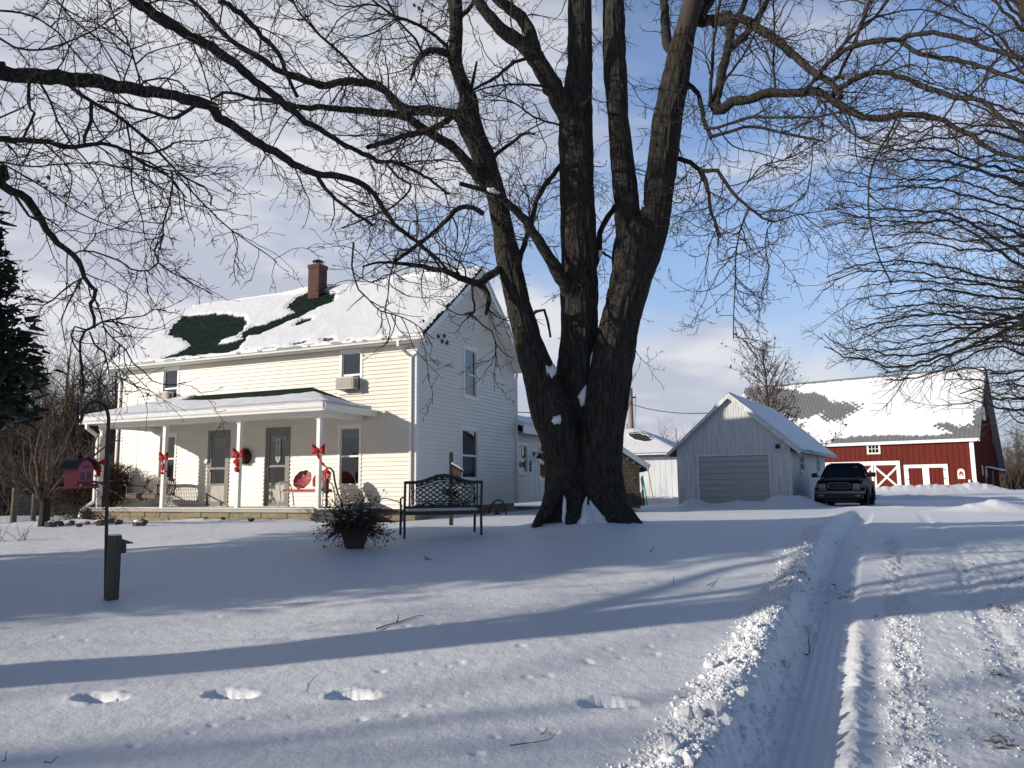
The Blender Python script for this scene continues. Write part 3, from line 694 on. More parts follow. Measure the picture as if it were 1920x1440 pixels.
for i,a in enumerate((-9.37,-6.885,-4.235,-1.68)):
    s = MB(); s.box(a-.055,a+.055,-1.855,-1.745,-.54,1.735); s.box(a-.075,a+.075,-1.875,-1.725,1.66,1.735)
    hb(s,'porch_post',M['trim'],bevel=.006)
s = MB(); s.box(-9.46,-1.60,-1.88,-1.72,1.735,1.87); s.box(-9.46,-9.30,-1.72,-.02,1.735,1.87); s.box(-1.76,-1.60,-1.72,-.02,1.735,1.87); hb(s,'porch_beam',M['trim'])
s = MB(); s.box(PL+.08,PR_-.08,PF+.08,-.021,1.872,1.89); hb(s,'porch_ceiling',M['trim'])
s = MB()
inl, inr = PL+2.1, PR_-2.1; zt = zE + sl_p*(-PF)
A,B_,C_,D_ = (PL,PF,zE),(PR_,PF,zE),(inr,-.018,zt),(inl,-.018,zt); El,Er = (PL,-.018,zE),(PR_,-.018,zE)
s.quad(A,B_,C_,D_); s.quad(B_,Er,C_); s.quad(El,A,D_); s.quad((PL,PF,zE-.07),(PR_,PF,zE-.07),(PR_,-.018,zE-.07),(PL,-.018,zE-.07))
s.quad(A,(PL,PF,zE-.07),(PR_,PF,zE-.07),B_); s.quad(B_,(PR_,PF,zE-.07),(PR_,-.018,zE-.07),Er); s.quad(El,(PL,-.018,zE-.07),(PL,PF,zE-.07),A)
proof = hb(s,'porch_roof',M['shingle']); uvmap(proof, lambda c: (c.x, c.y))
g = MB()
g.prism(gutter_prof(PF+.05,zE-.16,w=.12,h=.165),PL,PR_,'x')
hb(g,'porch_gutter',M['gutter'])
g = MB(); pr = [(-(y)+0,z) for y,z in gutter_prof(0,zE-.16,w=.10,h=.165)]
g.prism([(PR_-.02+p[0],p[1]) for p in pr],PF-.06,-.02,'y'); hb(g,'porch_gutter',M['gutter'])
g = MB(); g.prism([(PL+.02-p[0],p[1]) for p in pr],PF-.06,-.02,'y'); hb(g,'porch_gutter',M['gutter'])
spout([(-9.52,-2.2,1.85),(-9.52,-2.2,1.72),(-9.40,-1.93,1.5),(-9.40,-1.93,-.35),(-9.60,-2.16,-.6),(-9.62,-2.2,-.88)],'porch_downspout',.085,.07)
def psurf(U,V):
    z1 = zE+sl_p*(V-PF); z2 = zE+sl_p*(PR_-U)*(2.2/2.1); z3 = zE+sl_p*(U-PL)*(2.2/2.1); return np.minimum(np.minimum(z1,z2),z3)
topline = [H.hit(x,y,(0,-sl_p,1),(0,PF,zE+.10))[:2] for x,y in [(345,750),(420,745),(500,741),(560,737),(594,732),(606,734)]]
def pmask(U,V):
    tx = [p[0] for p in topline]; ty = [p[1] for p in topline]
    lim = np.interp(U, tx, ty); lim = np.where(U < tx[0], np.minimum(ty[0]+(tx[0]-U)*2,-.02), lim)
    e_ = ty[-1]; lim = np.where(U > tx[-1], np.interp(U, [tx[-1],tx[-1]+.25,tx[-1]+.9,PR_], [e_,e_*.8,-.16,-.06]), lim)
    return np.minimum(np.minimum(U-PL+.3, PR_-U+.3), np.minimum(lim-V, V-PF+.4))
snow_sheet('porch_roof_snow',proof,lambda U,V,h:(U+0*V,V+0*U,psurf(U,V)+h),PL-.03,PR_+.03,PF-.08,-.02,.04,pmask,.10,jag=.02,seed=24)
# ------------------------------------------------------------------ rear wing of the house
WB0, WB1, WA = 6.40, 12.6, -.06
we = 1.95
wm = lambda u,w,z: (WA+w,u,z)
wops = [(6.72,7.62,.35,1.42),(8.62,9.55,-.62,1.42)]
s = MB(); lap(s, wm, WB0, WB1, -.62, we-.12, wops); hb(s,'wing_wall',M['siding'])
s = MB(); s.box(WA-3.2,WA-.01,WB1-.02,WB1,-.7,we-.1); s.box(WA-3.22,WA-3.2,WB0,WB1,-.7,we-.1); s.box(WA+.0,WA+.022,8.30,8.40,-.62,we-.12); hb(s,'wing_back_wall',M['siding'])
s = MB(); s.add([(WA+.35,WB0+.005,we),(WA+.35,WB1+.3,we),(WA-1.6,WB1+.3,we+.62),(WA-1.6,WB0+.005,we+.62),(WA-3.5,WB1+.3,we),(WA-3.5,WB0+.005,we)],[(0,1,2,3),(3,2,4,5)])
s.box(WA+.02,WA+.35,WB0+.01,WB1+.28,we-.13,we-.02); wr = hb(s,'wing_roof',M['shingle']); uvmap(wr, lambda c:(c.y,c.x))
s = MB(); s.box(WA+.345,WA+.37,WB0+.01,WB1+.3,we-.24,we-.01); hb(s,'wing_fascia',M['trim'])
snow_sheet('wing_roof_snow',wr,lambda U,V,h:(U+0*V,V+0*U,we+.318*np.where(U>WA-1.6,(WA+.35-U),(U-WA+3.55))+h),WA-3.5,WA+.38,WB0+.02,WB1+.3,.1,lambda U,V:U*0+.2,.13,jag=0,seed=34)
fr = window(wm,*wops[0],'dark',rail=.87)
s = MB()
for u in (6.98,7.2): s.box(WA-.03,WA-.012,u-.012,u+.012,.93,1.30)
hb(s,'muntin',M['trim'],fr)
s = MB(); s.box(WA-.06,WA+.03,8.62,8.70,-.62,1.42); s.box(WA-.06,WA+.03,9.47,9.55,-.62,1.42); s.box(WA-.06,WA+.029,8.70,9.47,1.34,1.42)
s.box(WA-.05,WA-.01,8.70,9.47,-.60,.24); s.box(WA-.05,WA-.01,8.70,8.80,.24,1.34); s.box(WA-.05,WA-.01,9.37,9.47,.24,1.34); s.box(WA-.05,WA-.008,8.8,9.37,.76,.82); s.box(WA-.012,WA-.002,8.82,9.05,-.5,.1); s.box(WA-.012,WA-.002,9.12,9.35,-.5,.1)
wd = hb(s,'wing_door',M['trim'])
s = MB(); s.quad((WA-.03,8.8,.24),(WA-.03,9.37,.24),(WA-.03,9.37,1.34),(WA-.03,8.8,1.34)); hb(s,'pane',M['glass'],wd)
s = MB(); s.box(WA-.5,WA-.45,8.7,9.47,.2,1.36); hb(s,'dark_room',M['dark'],wd)
# ------------------------------------------------------------------ things on the house
def ac_unit(x0, x1, z0, z1, label, out=.30):
    r = H.empty('air_conditioner'); r.location = tuple(H.world((x0+x1)/2, 0, z0)); 
    w = (x1-x0)/2; h = z1-z0
    s = MB(); s.box(-w,w,-out,-.045,.0,h); s.build('case',mat('ac_case',(.62,.60,.54),.5,noise=(5,(.5,.47,.4),.6)),r,bevel=.012)
    s = MB(); s.box(-w+.03,w-.03,-out-.004,-out+.002,.03,h-.03); gr = s.build('grille',mat('ac_grille',(.28,.26,.23),.6),r)
    s = MB()
    for k in range(11):
        zz = .04+(h-.08)*k/10; s.box(-w+.035,w-.035,-out-.012,-out-.004,zz-.006,zz+.006)
    s.build('louvre',mat('ac_louvre',(.5,.48,.43),.5),gr)
    s = MB()
    for k in range(6): s.box(w-.002,w+.004,-out+.07,-.10,.05+k*(h-.1)/6,.05+k*(h-.1)/6+.02)
    s.build('side_vent',M['black'],r)
    tag(r,label,'air conditioner','window air conditioners'); return r
ac_unit(-2.37,-1.79,2.60,2.94,'beige air conditioner in the upper window on the right, fully in view')
ac_unit(-9.10,-8.60,2.66,2.93,'beige air conditioner low in the left upper window, half behind the porch snow')
def bow(px, py, b, label, tails, sc_=1.0, yaw=0):
    h = H.hit(px,py,(0,1,0),(0,b,0)); r = H.empty('ribbon_bow'); r.location = tuple(H.world(h[0],h[1],h[2])); r.rotation_euler = (0,0,-H.yaw+yaw)
    def loop(sg):
        s = MB(); n, m = 14, 8; V = []; Fs = []
        for i in range(n+1):                        # round the loop
            t = i/n*2*math.pi; 
            for j in range(m+1):
                q = j/m-.5; fl = (1-math.cos(t))/2     # 0 at knot, 1 far
                x = sg*(.19*fl); y = -.045*math.sin(t)*(.6+.6*fl) - .02
                z = q*(.05+.20*fl) + .05*fl + .012*math.sin(q*26+t*2)
                V.append((x*sc_, y*sc_+.004*math.sin(q*22), z*sc_))
        for i in range(n):
            for j in range(m): Fs.append((i*(m+1)+j,(i+1)*(m+1)+j,(i+1)*(m+1)+j+1,i*(m+1)+j+1))
        s.add(V,Fs); o = s.build('loop',M['red'],r,smooth=True); md = o.modifiers.new('t','SOLIDIFY'); md.thickness = .004
    loop(-1); loop(1)
    s = MB(); s.blob((0,-.045*sc_,0),.04*sc_,.035*sc_,.045*sc_,10,7,.15); s.build('knot',M['red'],r,smooth=True)
    for pts in tails:
        s = MB(); V = []; Fs = []; n = 24
        P = [Vector(p) for p in pts]
        for i in range(n+1):
            t = i/n*(len(P)-1); k = min(int(t),len(P)-2); q = P[k].lerp(P[k+1],t-k)
            wd = (.022+.035*min(1,i/8))*(1+.25*math.sin(i*.9)) * sc_
            dx = (q.x*sc_, -.055*sc_-.02*math.sin(i*.55)*sc_, q.z*sc_)
            a = .5*math.sin(i*.6)
            V += [(dx[0]-wd*math.cos(a), dx[1]-wd*math.sin(a), dx[2]+wd*.25), (dx[0]+wd*math.cos(a), dx[1]+wd*math.sin(a), dx[2]-wd*.25)]
        for i in range(n): Fs.append((2*i,2*i+1,2*i+3,2*i+2))
        s.add(V,Fs); o = s.build('tail',M['red'],r,smooth=True); md = o.modifiers.new('t','SOLIDIFY'); md.thickness = .004
    return tag(r,label,'bow','red bows on the porch posts')
bow(186,868,-1.87,'red bow on the corner post with the downspout, partly behind the bird feeder',[[(0,0,0),(-.05,0,-.2),(-.08,0,-.5)],[(0,0,0),(.03,0,-.2),(.0,0,-.46)]],.8,.9)
bow(307.5,858,-1.87,'red bow with long forked tails on the post beside the porch swing',[[(0,0,0),(.0,0,-.2),(.02,0,-.38),(-.02,0,-.52)],[(0,0,0),(.02,0,-.18),(.09,0,-.34),(.2,0,-.47)]],.86)
bow(448,853,-1.87,'wide red bow with a short bunched tail on the post next to the wreath',[[(-.02,0,0),(-.06,0,-.16),(.0,0,-.38)],[(.0,0,0),(.02,0,-.2),(.0,0,-.44)]],1.0)
bow(598,846,-1.87,'red bow with one tail blown sideways on the right post beside the metal glider',[[(0,0,-.02),(.06,0,-.2),(.17,0,-.32),(.3,0,-.42),(.32,0,-.56)]],.98)
# wreath
h = H.hit(459,856,(0,1,0),(0,-.05,0)); wr_ = H.empty('wreath'); wr_.location = tuple(H.world(h[0],-.09,h[2]))
def needles(name, m, n, rad, tube, ln, seed, parent, mask=None):
    rg = random.Random(seed); s = MB()
    for i in range(n):
        a = rg.random()*2*math.pi; q = rg.random()*2*math.pi; rr = rad+tube*.6*math.cos(q); c = Vector((rr*math.cos(a), tube*.6*math.sin(q)-.0, rr*math.sin(a)))
        d = Vector((math.cos(a)*math.cos(q)+rg.gauss(0,.5)-math.sin(a)*.7, math.sin(q)+rg.gauss(0,.4), math.sin(a)*math.cos(q)+rg.gauss(0,.5)+math.cos(a)*.7)).normalized()
        t = d.cross(Vector((rg.gauss(0,1),rg.gauss(0,1),rg.gauss(0,1)))).normalized()*ln*.16
        s.add([c-t,c+t,c+d*ln+t*.2,c+d*ln-t*.2],[(0,1,2,3)])
    return s.build(name,m,parent)
M['needle'] = mat('dark_needles',(.022,.035,.02),.8,noise=(8,(.03,.03,.015),.6))
needles('foliage',M['needle'],900,.155,.075,.075,5,wr_)
rg_ = random.Random(4)
for i in range(22):
    a = rg_.random()*6.28; s = MB(); s.blob((.16*math.cos(a)+rg_.gauss(0,.02),-.06,.16*math.sin(a)+rg_.gauss(0,.02)),.017,.017,.017,7,5); s.build('berry',M['red'],wr_,smooth=True)
tag(wr_,'round dark evergreen wreath with red berries on the cream wall between the doors','wreath')
# welcome banner inside the second door
h0 = H.hit(524,822,(0,1,0),(0,.0,0)); h1 = H.hit(522,869,(0,1,0),(0,.0,0))
r = H.empty('welcome_banner'); zt, zb = h0[2], h1[2]; r.location = tuple(H.world((h0[0]+h1[0])/2,-.032,zb))
hh = zt-zb; wd = .085
s = MB(); s.prism([(-wd,.10),(0,0),(wd,.10),(wd,hh),(-wd,hh)],-.004,0,'y'); s.build('cloth',mat('banner_cloth',(.46,.46,.42),.9,noise=(9,(.36,.36,.33),.6)),r)
s = MB(); s.tube([(-.28,-.004,hh),(.28,-.004,hh)],.009,8); s.tube([(0,-.004,hh),(0,-.002,hh+.1)],.006,6); s.build('rod',mat('banner_rod',(.5,.5,.48),.6),r)
def text(body, size, m, parent, name='lettering', ext=.002, loc=(0,0,0), rot=(0,0,0), ls=1.0):
    cu = bpy.data.curves.new(name,'FONT'); cu.body = body; cu.size = size; cu.align_x = 'CENTER'; cu.align_y = 'CENTER'; cu.extrude = ext; cu.space_line = ls; cu.resolution_u = 3
    o = bpy.data.objects.new(name,cu); COL.objects.link(o); dg = bpy.context.evaluated_depsgraph_get(); me = bpy.data.meshes.new_from_object(o.evaluated_get(dg))
    bpy.data.objects.remove(o); me.materials.clear(); me.materials.append(m); q = bpy.data.objects.new(name,me); COL.objects.link(q); q.parent = parent; q.location = loc; q.rotation_euler = rot; return q
text('\n'.join('WELCOME'),.105,M['black'],r,loc=(0,-.007,hh*.52),rot=(R(90),0,0),ls=.72)
tag(r,'pale hanging banner lettered WELCOME in the glass of the door nearer the glider','banner')
# security lamp on the wing wall
r = H.empty('wall_lamp'); r.location = tuple(H.world(WA,8.15,1.05))
s = MB(); s.box(.0,.04,-.06,.06,-.06,.10); s.beam((.03,0,.05),(.24,0,.05),.03,.03); s.build('bracket',M['black'],r)
s = MB(); s.lathe([(.03,.04),(.05,.0),(.13,-.12),(.14,-.14)],(.24,0,0),14); s.build('shade',M['black'],r,smooth=True)
tag(r,'black bell shaped lamp on the wall of the rear wing beside the tree trunk','wall lamp')
s = MB(); s.box(WA+.0,WA+.05,7.75,7.86,.45,.8); o = hb(s,'mailbox',M['black'],None); o.location = tuple(H.world(0,0,H.zb)); o.rotation_euler = (0,0,-H.yaw); tag(o,'small black letterbox on the rear wing between its window and lamp','letterbox')
# ------------------------------------------------------------------ garage
G = Frame(6.368, 30., .526, -.98)
garage = G.empty('garage')
tag(garage, 'small weathered white garage with a closed roller door and snowy gable roof', 'garage')
def gbd(mb, name, m, parent=garage, off=(0,0,.98), **k): return mb.build(name, m, parent, off=off, **k)
M['board'] = mat('weathered_white_boards', (.80,.80,.78), .7, noise=(4,(.42,.42,.41),.85,8), stretch=(3,3,.22))
M['gdoor'] = mat('grey_white_door', (.47,.465,.45), .45, noise=(2,(.40,.395,.385),.5))
def boards(mb, mapf, u0, u1, zb, ztop, wd=.098, gap=.010, dep=.012, ops=()):
    """vertical boards; zb/ztop numbers or functions of u"""
    f = lambda q,u: q(u) if callable(q) else q
    n = max(1,int(round((u1-u0)/wd))); wd = (u1-u0)/n
    for i in range(n):
        a, b = u0+i*wd, u0+(i+1)*wd
        for (c0,c1,w) in ((a+gap/2,b-gap/2,0.),(b-gap/2,b+gap/2,-dep)):
            c1 = min(c1,u1)
            if c1 <= c0: continue
            um = (c0+c1)/2; spans = [(None,None)]
            o = [q for q in ops if q[0] < um < q[1]]
            lo0, lo1, hi0, hi1 = f(zb,c0),f(zb,c1),f(ztop,c0),f(ztop,c1)
            parts = [(lo0,lo1,hi0,hi1)] if not o else [(lo0,lo1,o[0][2],o[0][2]),(o[0][3],o[0][3],hi0,hi1)]
            for (p0,p1,q0,q1) in parts:
                if q0 <= p0 and q1 <= p1: continue
                mb.quad(mapf(c0,w,p0),mapf(c1,w,p1),mapf(c1,w,q1),mapf(c0,w,q0))
GW_, GD, GT, GRz, GS = 4.229, 8.04, 1.052, 3.277, .88
gtop = lambda a: GRz - .10 - GS*abs(a-GW_/2)
gf = lambda u,w,z: (u,-w,z); gr_ = lambda u,w,z: (GW_+w,u,z)
s = MB(); boards(s, gf, 0, GW_, GT, gtop)
boards(s, gf, 0, .80, -.98, GT-.015, .2, .006, .005); boards(s, gf, 3.52, GW_, -.98, GT-.015, .2, .006, .005)
s.box(0,GW_,-.012,.01,GT-.02,GT+.0); gbd(s,'front_wall',M['board'])
s = MB(); gwin = [(1.75,2.62,.36,1.06),(5.65,6.4,.36,1.04)]
boards(s, gr_, .0, GD, -.98, lambda u: GT+.05, .12, .008, .008, gwin); gbd(s,'side_wall',M['board'])
s = MB(); boards(s, lambda u,w,z: (-w,u,z), 0, GD, -.98, lambda u: GT+.05, .12); boards(s, lambda u,w,z: (u,GD+w,z), 0, GW_, -.98, gtop, .12); gbd(s,'back_wall',M['board'])
s = MB(); s.box(GW_-.02,GW_+.012,-.02,.1,-.98,GT); gbd(s,'corner_board',M['board'])
for o in gwin: window(gr_,*o,'dark',garage,B=gbd,frame=M['board'],rail=(o[2]+o[3])/2)
s = MB()
s.box(.80,.86,-.03,.06,-.98,1.03); s.box(3.46,3.52,-.03,.06,-.98,1.03); s.box(.86,3.46,-.03,.06,.985,1.03); gbd(s,'door_frame',M['trim'])
s = MB()
for k in range(9):
    z0 = -.98+1.965*k/9; s.box(.861,3.459,.02,.05,z0+.004,z0+.2105)
    s.box(.861,3.459,.012,.02,z0+.03,z0+.19)
gbd(s,'roller_door',M['gdoor'],bevel=.006)
# lamp on the gable
s = MB(); s.box(3.93,4.13,-.03,-.0,1.16,1.36); o = gbd(s,'lamp_plate',M['board'])
r = G.empty('flood_lamp'); r.location = tuple(G.world(3.86,-.13,1.29))
s = MB(); s.tube([(.12,.12,.06),(.06,.04,.03),(0,0,0)],.018,6); s.build('arm',M['board'],r); s = MB(); s.blob((-.03,-.03,-.02),.095,.09,.09,12,8); s.build('lamp_head',M['black'],r,smooth=True)
tag(r,'dark round flood lamp under the right eave of the garage gable','flood lamp')
es, ef, eb = .389, .19, .41; zEg = GRz-GS*(GW_/2+es)
s = MB()
for sg in (-1,1):
    xe = GW_/2+sg*(GW_/2+es); 
    p = [(xe,-ef,zEg),(GW_/2,-ef,GRz),(GW_/2,GD+eb,GRz),(xe,GD+eb,zEg)]
    q = [(a,b,z-.05) for a,b,z in p]
    s.add(p+q,[(0,1,2,3),(7,6,5,4),(0,4,5,1),(2,6,7,3),(3,7,4,0)])
groof = gbd(s,'roof',mat('dark_roofing',(.05,.05,.05),.8))
for sg in (-1,1):
    s = MB(); xe = GW_/2+sg*(GW_/2+es)
    s.add([(xe,-ef-.002,zEg-.14),(GW_/2,-ef-.002,GRz-.14),(GW_/2,-ef-.002,GRz+.01),(xe,-ef-.002,zEg+.01),(xe,-ef+.02,zEg-.14),(GW_/2,-ef+.02,GRz-.14),(GW_/2,-ef+.02,GRz+.01),(xe,-ef+.02,zEg+.01)],[(0,1,2,3),(7,6,5,4),(0,4,5,1),(1,5,6,2),(2,6,7,3),(3,7,4,0)])
    gbd(s,'rake_board',M['board'],groof)
slg = math.hypot(1,GS)
for sg in (-1,1):
    def mp_(U,V,h,sg=sg):
        return (GW_/2+sg*(U+GS/slg*h), V+0*U, GRz-GS*U+h/slg+.0)
    snow_sheet('roof_snow',groof,mp_,-.02,GW_/2+es+.04,-ef+.02,GD+eb+.02,.055,(lambda U,V: np.minimum(U*0+.3,np.minimum(V+ef,GD+eb+.02-V)+.02)) if sg>0 else (lambda U,V: np.minimum(.2-.0*U, .75-U+.2*np.sin(V*3)+V*.8)), .11 if sg>0 else .06,off=(0,0,.98),jag=.02,seed=54+sg)
# ------------------------------------------------------------------ red barn
BN = Frame(37.02, 62., .687, -.95)
barn = BN.empty('barn'); tag(barn,'big red timber barn with white crossed doors and a snowy grey metal roof','barn')
def bb(mb, name, m, parent=barn, off=(0,0,.95), **k): return mb.build(name, m, parent, off=off, **k)
M['barnred'] = mat('barn_red_boards', (.135,.019,.012), .75, .2, noise=(1.5,(.10,.014,.009),.7), stretch=(1,1,.2))
M['barnwhite'] = mat('barn_white', (.8,.79,.76), .5)
BL, BD, bzE, bR, brid, be, ber = 20.86, 12.48, 3.31, 9.785, 6.55, .30, .543
bs1 = (bR-bzE)/(brid+be); bzB = .68; bs2 = (bR-bzB)/(BD+be-brid)
brz = lambda b: bR - bs1*(brid-b) if b < brid else bR - bs2*(b-brid)
def batten(mb, mapf, u0, u1, zb, ztop, pitch=.42):
    f = lambda q,u: q(u) if callable(q) else q
    n = int((u1-u0)/pitch)
    mb.quad(*[mapf(u,0,z) for u,z in ((u0,zb),(u1,zb))], *[mapf(u,0,f(ztop,u)) for u in ([u1] + ([brid] if callable(ztop) and u0<brid<u1 else []) + [u0])])
    for i in range(n+1):
        u = u0+pitch*i
        if u+.06 > u1: break
        t = min(f(ztop,u),f(ztop,u+.06))-.03
        p = [mapf(u,.001,zb),mapf(u+.06,.001,zb),mapf(u+.06,.035,zb),mapf(u,.035,zb),mapf(u,.001,t),mapf(u+.06,.001,t),mapf(u+.06,.035,t),mapf(u,.035,t)]
        mb.add(p,[(0,3,2,1),(4,5,6,7),(0,1,5,4),(1,2,6,5),(2,3,7,6),(3,0,4,7)])
s = MB(); batten(s, lambda u,w,z: (u,-w,z), -BL, 0, -.72, bzE+.2); bb(s,'front_wall',M['barnred'])
s = MB(); batten(s, lambda u,w,z: (w,u,z), 0, BD, -.72, lambda u: brz(u)-.1); bb(s,'gable_wall',M['barnred'])
s = MB(); s.quad((-BL,0,-.72),(-BL,BD,-.72),(-BL,BD,brz(BD)-.1),(-BL,brid,bR-.1),(-BL,0,bzE+.2)); s.quad((-BL,BD,-.72),(0,BD,-.72),(0,BD,brz(BD)-.1),(-BL,BD,brz(BD)-.1)); bb(s,'back_wall',M['barnred'])
s = MB(); s.box(-BL+.05,-.05,.05,BD-.05,-1.4,-.721); bb(s,'foundation',mat('barn_stone',(.3,.28,.25),.9))
s = MB(); s.box(-.26,.045,-.055,-.0,-.72,bzE-.12); bb(s,'corner_board',M['barnwhite'])
s = MB()
for (b0,b1) in ((-be,brid),(brid,BD+be)):
    z0,z1 = brz(b0),brz(b1); p = [(-BL-ber,b0,z0),(ber,b0,z0),(ber,b1,z1),(-BL-ber,b1,z1)]; q = [(a,b,z-.08) for a,b,z in p]
    s.add(p+q,[(0,1,2,3),(7,6,5,4),(0,4,5,1),(2,6,7,3),(1,5,6,2),(3,7,4,0)])
i = 0
while -BL-ber+.32*i < ber-.03:
    a = -BL-ber+.32*i; i += 1
    for (b0,b1) in ((-be,brid),):
        z0,z1 = brz(b0),brz(b1); s.add([(a,b0,z0),(a+.05,b0,z0),(a+.05,b1,z1),(a,b1,z1),(a+.01,b0,z0+.03),(a+.04,b0,z0+.03),(a+.04,b1,z1+.03),(a+.01,b1,z1+.03)],[(4,5,6,7),(0,4,7,3),(5,1,2,6),(0,1,5,4)])
s.tube([(-BL-ber,brid,bR+.02),(ber,brid,bR+.02)],.09,8)
broof = bb(s,'roof',mat('grey_metal_roof',(.19,.20,.21),.45,noise=(3,(.14,.15,.16),.5)))
s = MB(); s.box(-BL-ber,ber,-be-.04,-be,bzE-.27+.02,bzE-.0); s.box(-BL-ber+.05,ber-.05,-be+.001,-.06,bzE-.12,bzE-.1); bb(s,'eave_board',M['barnwhite'])
s = MB(); M['lead'] = mat('grey_verge',(.2,.21,.23),.5)
for (b0,b1) in ((-be,brid),(brid,BD+be)):
    z0,z1 = brz(b0)-.082,brz(b1)-.082; s.quad((.04,b0,z0-.06),(ber-.01,b0,z0-.06),(ber-.01,b1,z1-.06),(.04,b1,z1-.06)); s.quad((ber,b0,z0-.1),(ber,b1,z1-.1),(ber,b1,z1+.085),(ber,b0,z0+.085))
bb(s,'verge_board',M['lead'])
nb = (0,-bs1/math.hypot(1,bs1),1/math.hypot(1,bs1))
bpx = lambda pts: [tuple(BN.hit(x,y,nb,(0,-be,bzE))[:2]) for x,y in pts]
bp1 = bpx([(1393,733),(1412,730),(1445,729),(1467,730),(1496,734),(1500,738),(1526,739),(1540,743),(1549,747),(1553,756),(1547,766),(1541,776),(1524,779),(1517,786),(1490,784),(1470,777),(1440,768),(1405,750)])
bp2 = bpx([(1550,752),(1576,756),(1590,755),(1616,760),(1613,769),(1602,777),(1586,785),(1575,790),(1552,792),(1540,785),(1545,770)])
bp3 = bpx([(1756,799),(1773,794),(1790,802),(1827,800),(1832,770),(1842,770),(1842,824),(1790,817),(1782,808)])
bp4 = bpx([(1560,824.5),(1611,819),(1681,817),(1735,819),(1791,814),(1842,810),(1842,828),(1560,834)])
def bmask(U,V):
    d = np.full(U.shape,.6)
    per = .36*np.cos(U*2*math.pi/.62+.6*fbm(U*.6,V*.6,3,2))*np.cos(V*2*math.pi/.44+.5*fbm(U*.7,V*.7,8,2)) - .08 + .45*fbm(U*1.1,V*1.1,5,3)
    for P,k in ((bp1,.32),(bp2,.95),(bp3,.45),(bp4,.15)):
        q = -polydist(U,V,P); d = np.minimum(d, q + k*per + (.16 if P is bp2 else .02))
    return np.minimum(d, np.minimum(brid-.12-V, np.minimum(V+be+.05, ber-.03-U)))
slb = math.hypot(1,bs1)
snow_sheet('roof_snow',broof,lambda U,V,h: (U+0*V,V-bs1/slb*h,bzE+bs1*(V+be)+h/slb+.012+0*U),-BL-ber,ber,-be,brid,.052,bmask,.09,off=(0,0,.95),jag=.05,seed=64)
def wbox(mb, a0,a1,z0,z1,w0=.0,w1=.09): mb.box(a0,a1,-w1,-w0,z0,z1)
# sliding door with crosses
def cross_panel(a0,a1,z0,z1):
    s = MB(); s.box(a0,a1,-.06,-.04,z0,z1); d = bb(s,'sliding_door',M['barnred'])
    n = int((a1-a0)/.42)
    s = MB(); t = .16
    wbox(s,a0,a0+t,z0,z1,.061); wbox(s,a1-t,a1,z0,z1,.061); wbox(s,a0+t,a1-t,z0,z0+t,.061,.089); 
    for (p,q) in (((a0+t*.7,z0+t),(a1-t*.7,z1-t)),((a0+t*.7,z1-t),(a1-t*.7,z0+t))):
        s.beam((p[0],-.077,p[1]),(q[0],-.077,q[1]),.16,.02,(0,1,0))
    bb(s,'door_bracing',M['barnwhite'],d); return d
zr0, zr1 = -.72, 1.30
for (a0,a1) in ((-7.56,-5.62),(-9.6,-7.62),(-11.7,-9.66)): cross_panel(a0,a1,zr0,zr1)
s = MB(); wbox(s,-12.2,-5.48,1.31,1.66,.0,.13); wbox(s,-5.61,-5.48,-.72,1.31,.0,.12); bb(s,'door_rail',M['barnwhite'])
# double door
s = MB(); wbox(s,-5.2,-1.92,1.02,1.30,0,.1); wbox(s,-5.2,-4.86,-.72,1.02,0,.1); wbox(s,-2.26,-1.92,-.72,1.02,0,.1); bb(s,'door_frame',M['barnwhite'])
for (a0,a1) in ((-4.85,-3.57),(-3.55,-2.27)):
    s = MB(); batten(s,lambda u,w,z:(u,-.05-w,z),a0,a1,-.72,1.0,.3); d = bb(s,'barn_door',M['barnred'])
    s = MB()
    if a0 < -4: wbox(s,a1-.24,a1,-.72,1.01,.0,.11)
    else: wbox(s,a0,a0+.24,-.72,1.01,.0,.11)
    bb(s,'door_stile',M['barnwhite'],d)
    for zz in (.85,.1,-.5):
        s = MB(); e = a0-.2 if a0 < -4 else a1+.2; s.beam((e,-.12,zz),(e+(.22 if a0<-4 else -.22),-.12,zz),.05,.02,(0,1,0)); bb(s,'hinge',M['black'],d)
# window
s = MB()
for q in ((-8.02,-7.88,2.28,3.16),(-7.08,-6.94,2.28,3.16),(-7.88,-7.08,3.03,3.16),(-7.88,-7.08,2.28,2.40)): wbox(s,*q,0,.1)
wf = bb(s,'window',M['barnwhite'])
s = MB(); wbox(s,-7.88,-7.08,2.71,2.75,.0,.07); wbox(s,-7.64,-7.60,2.4,2.71,.0,.069); wbox(s,-7.37,-7.33,2.4,2.71,.0,.069); wbox(s,-7.64,-7.60,2.75,3.03,.0,.069); wbox(s,-7.37,-7.33,2.75,3.03,.0,.069); bb(s,'muntin',M['barnwhite'],wf)
s = MB(); wbox(s,-7.88,-7.08,2.4,3.03,.036,.045); bb(s,'pane',mat('dark_glass',(.01,.011,.013),.08),wf)
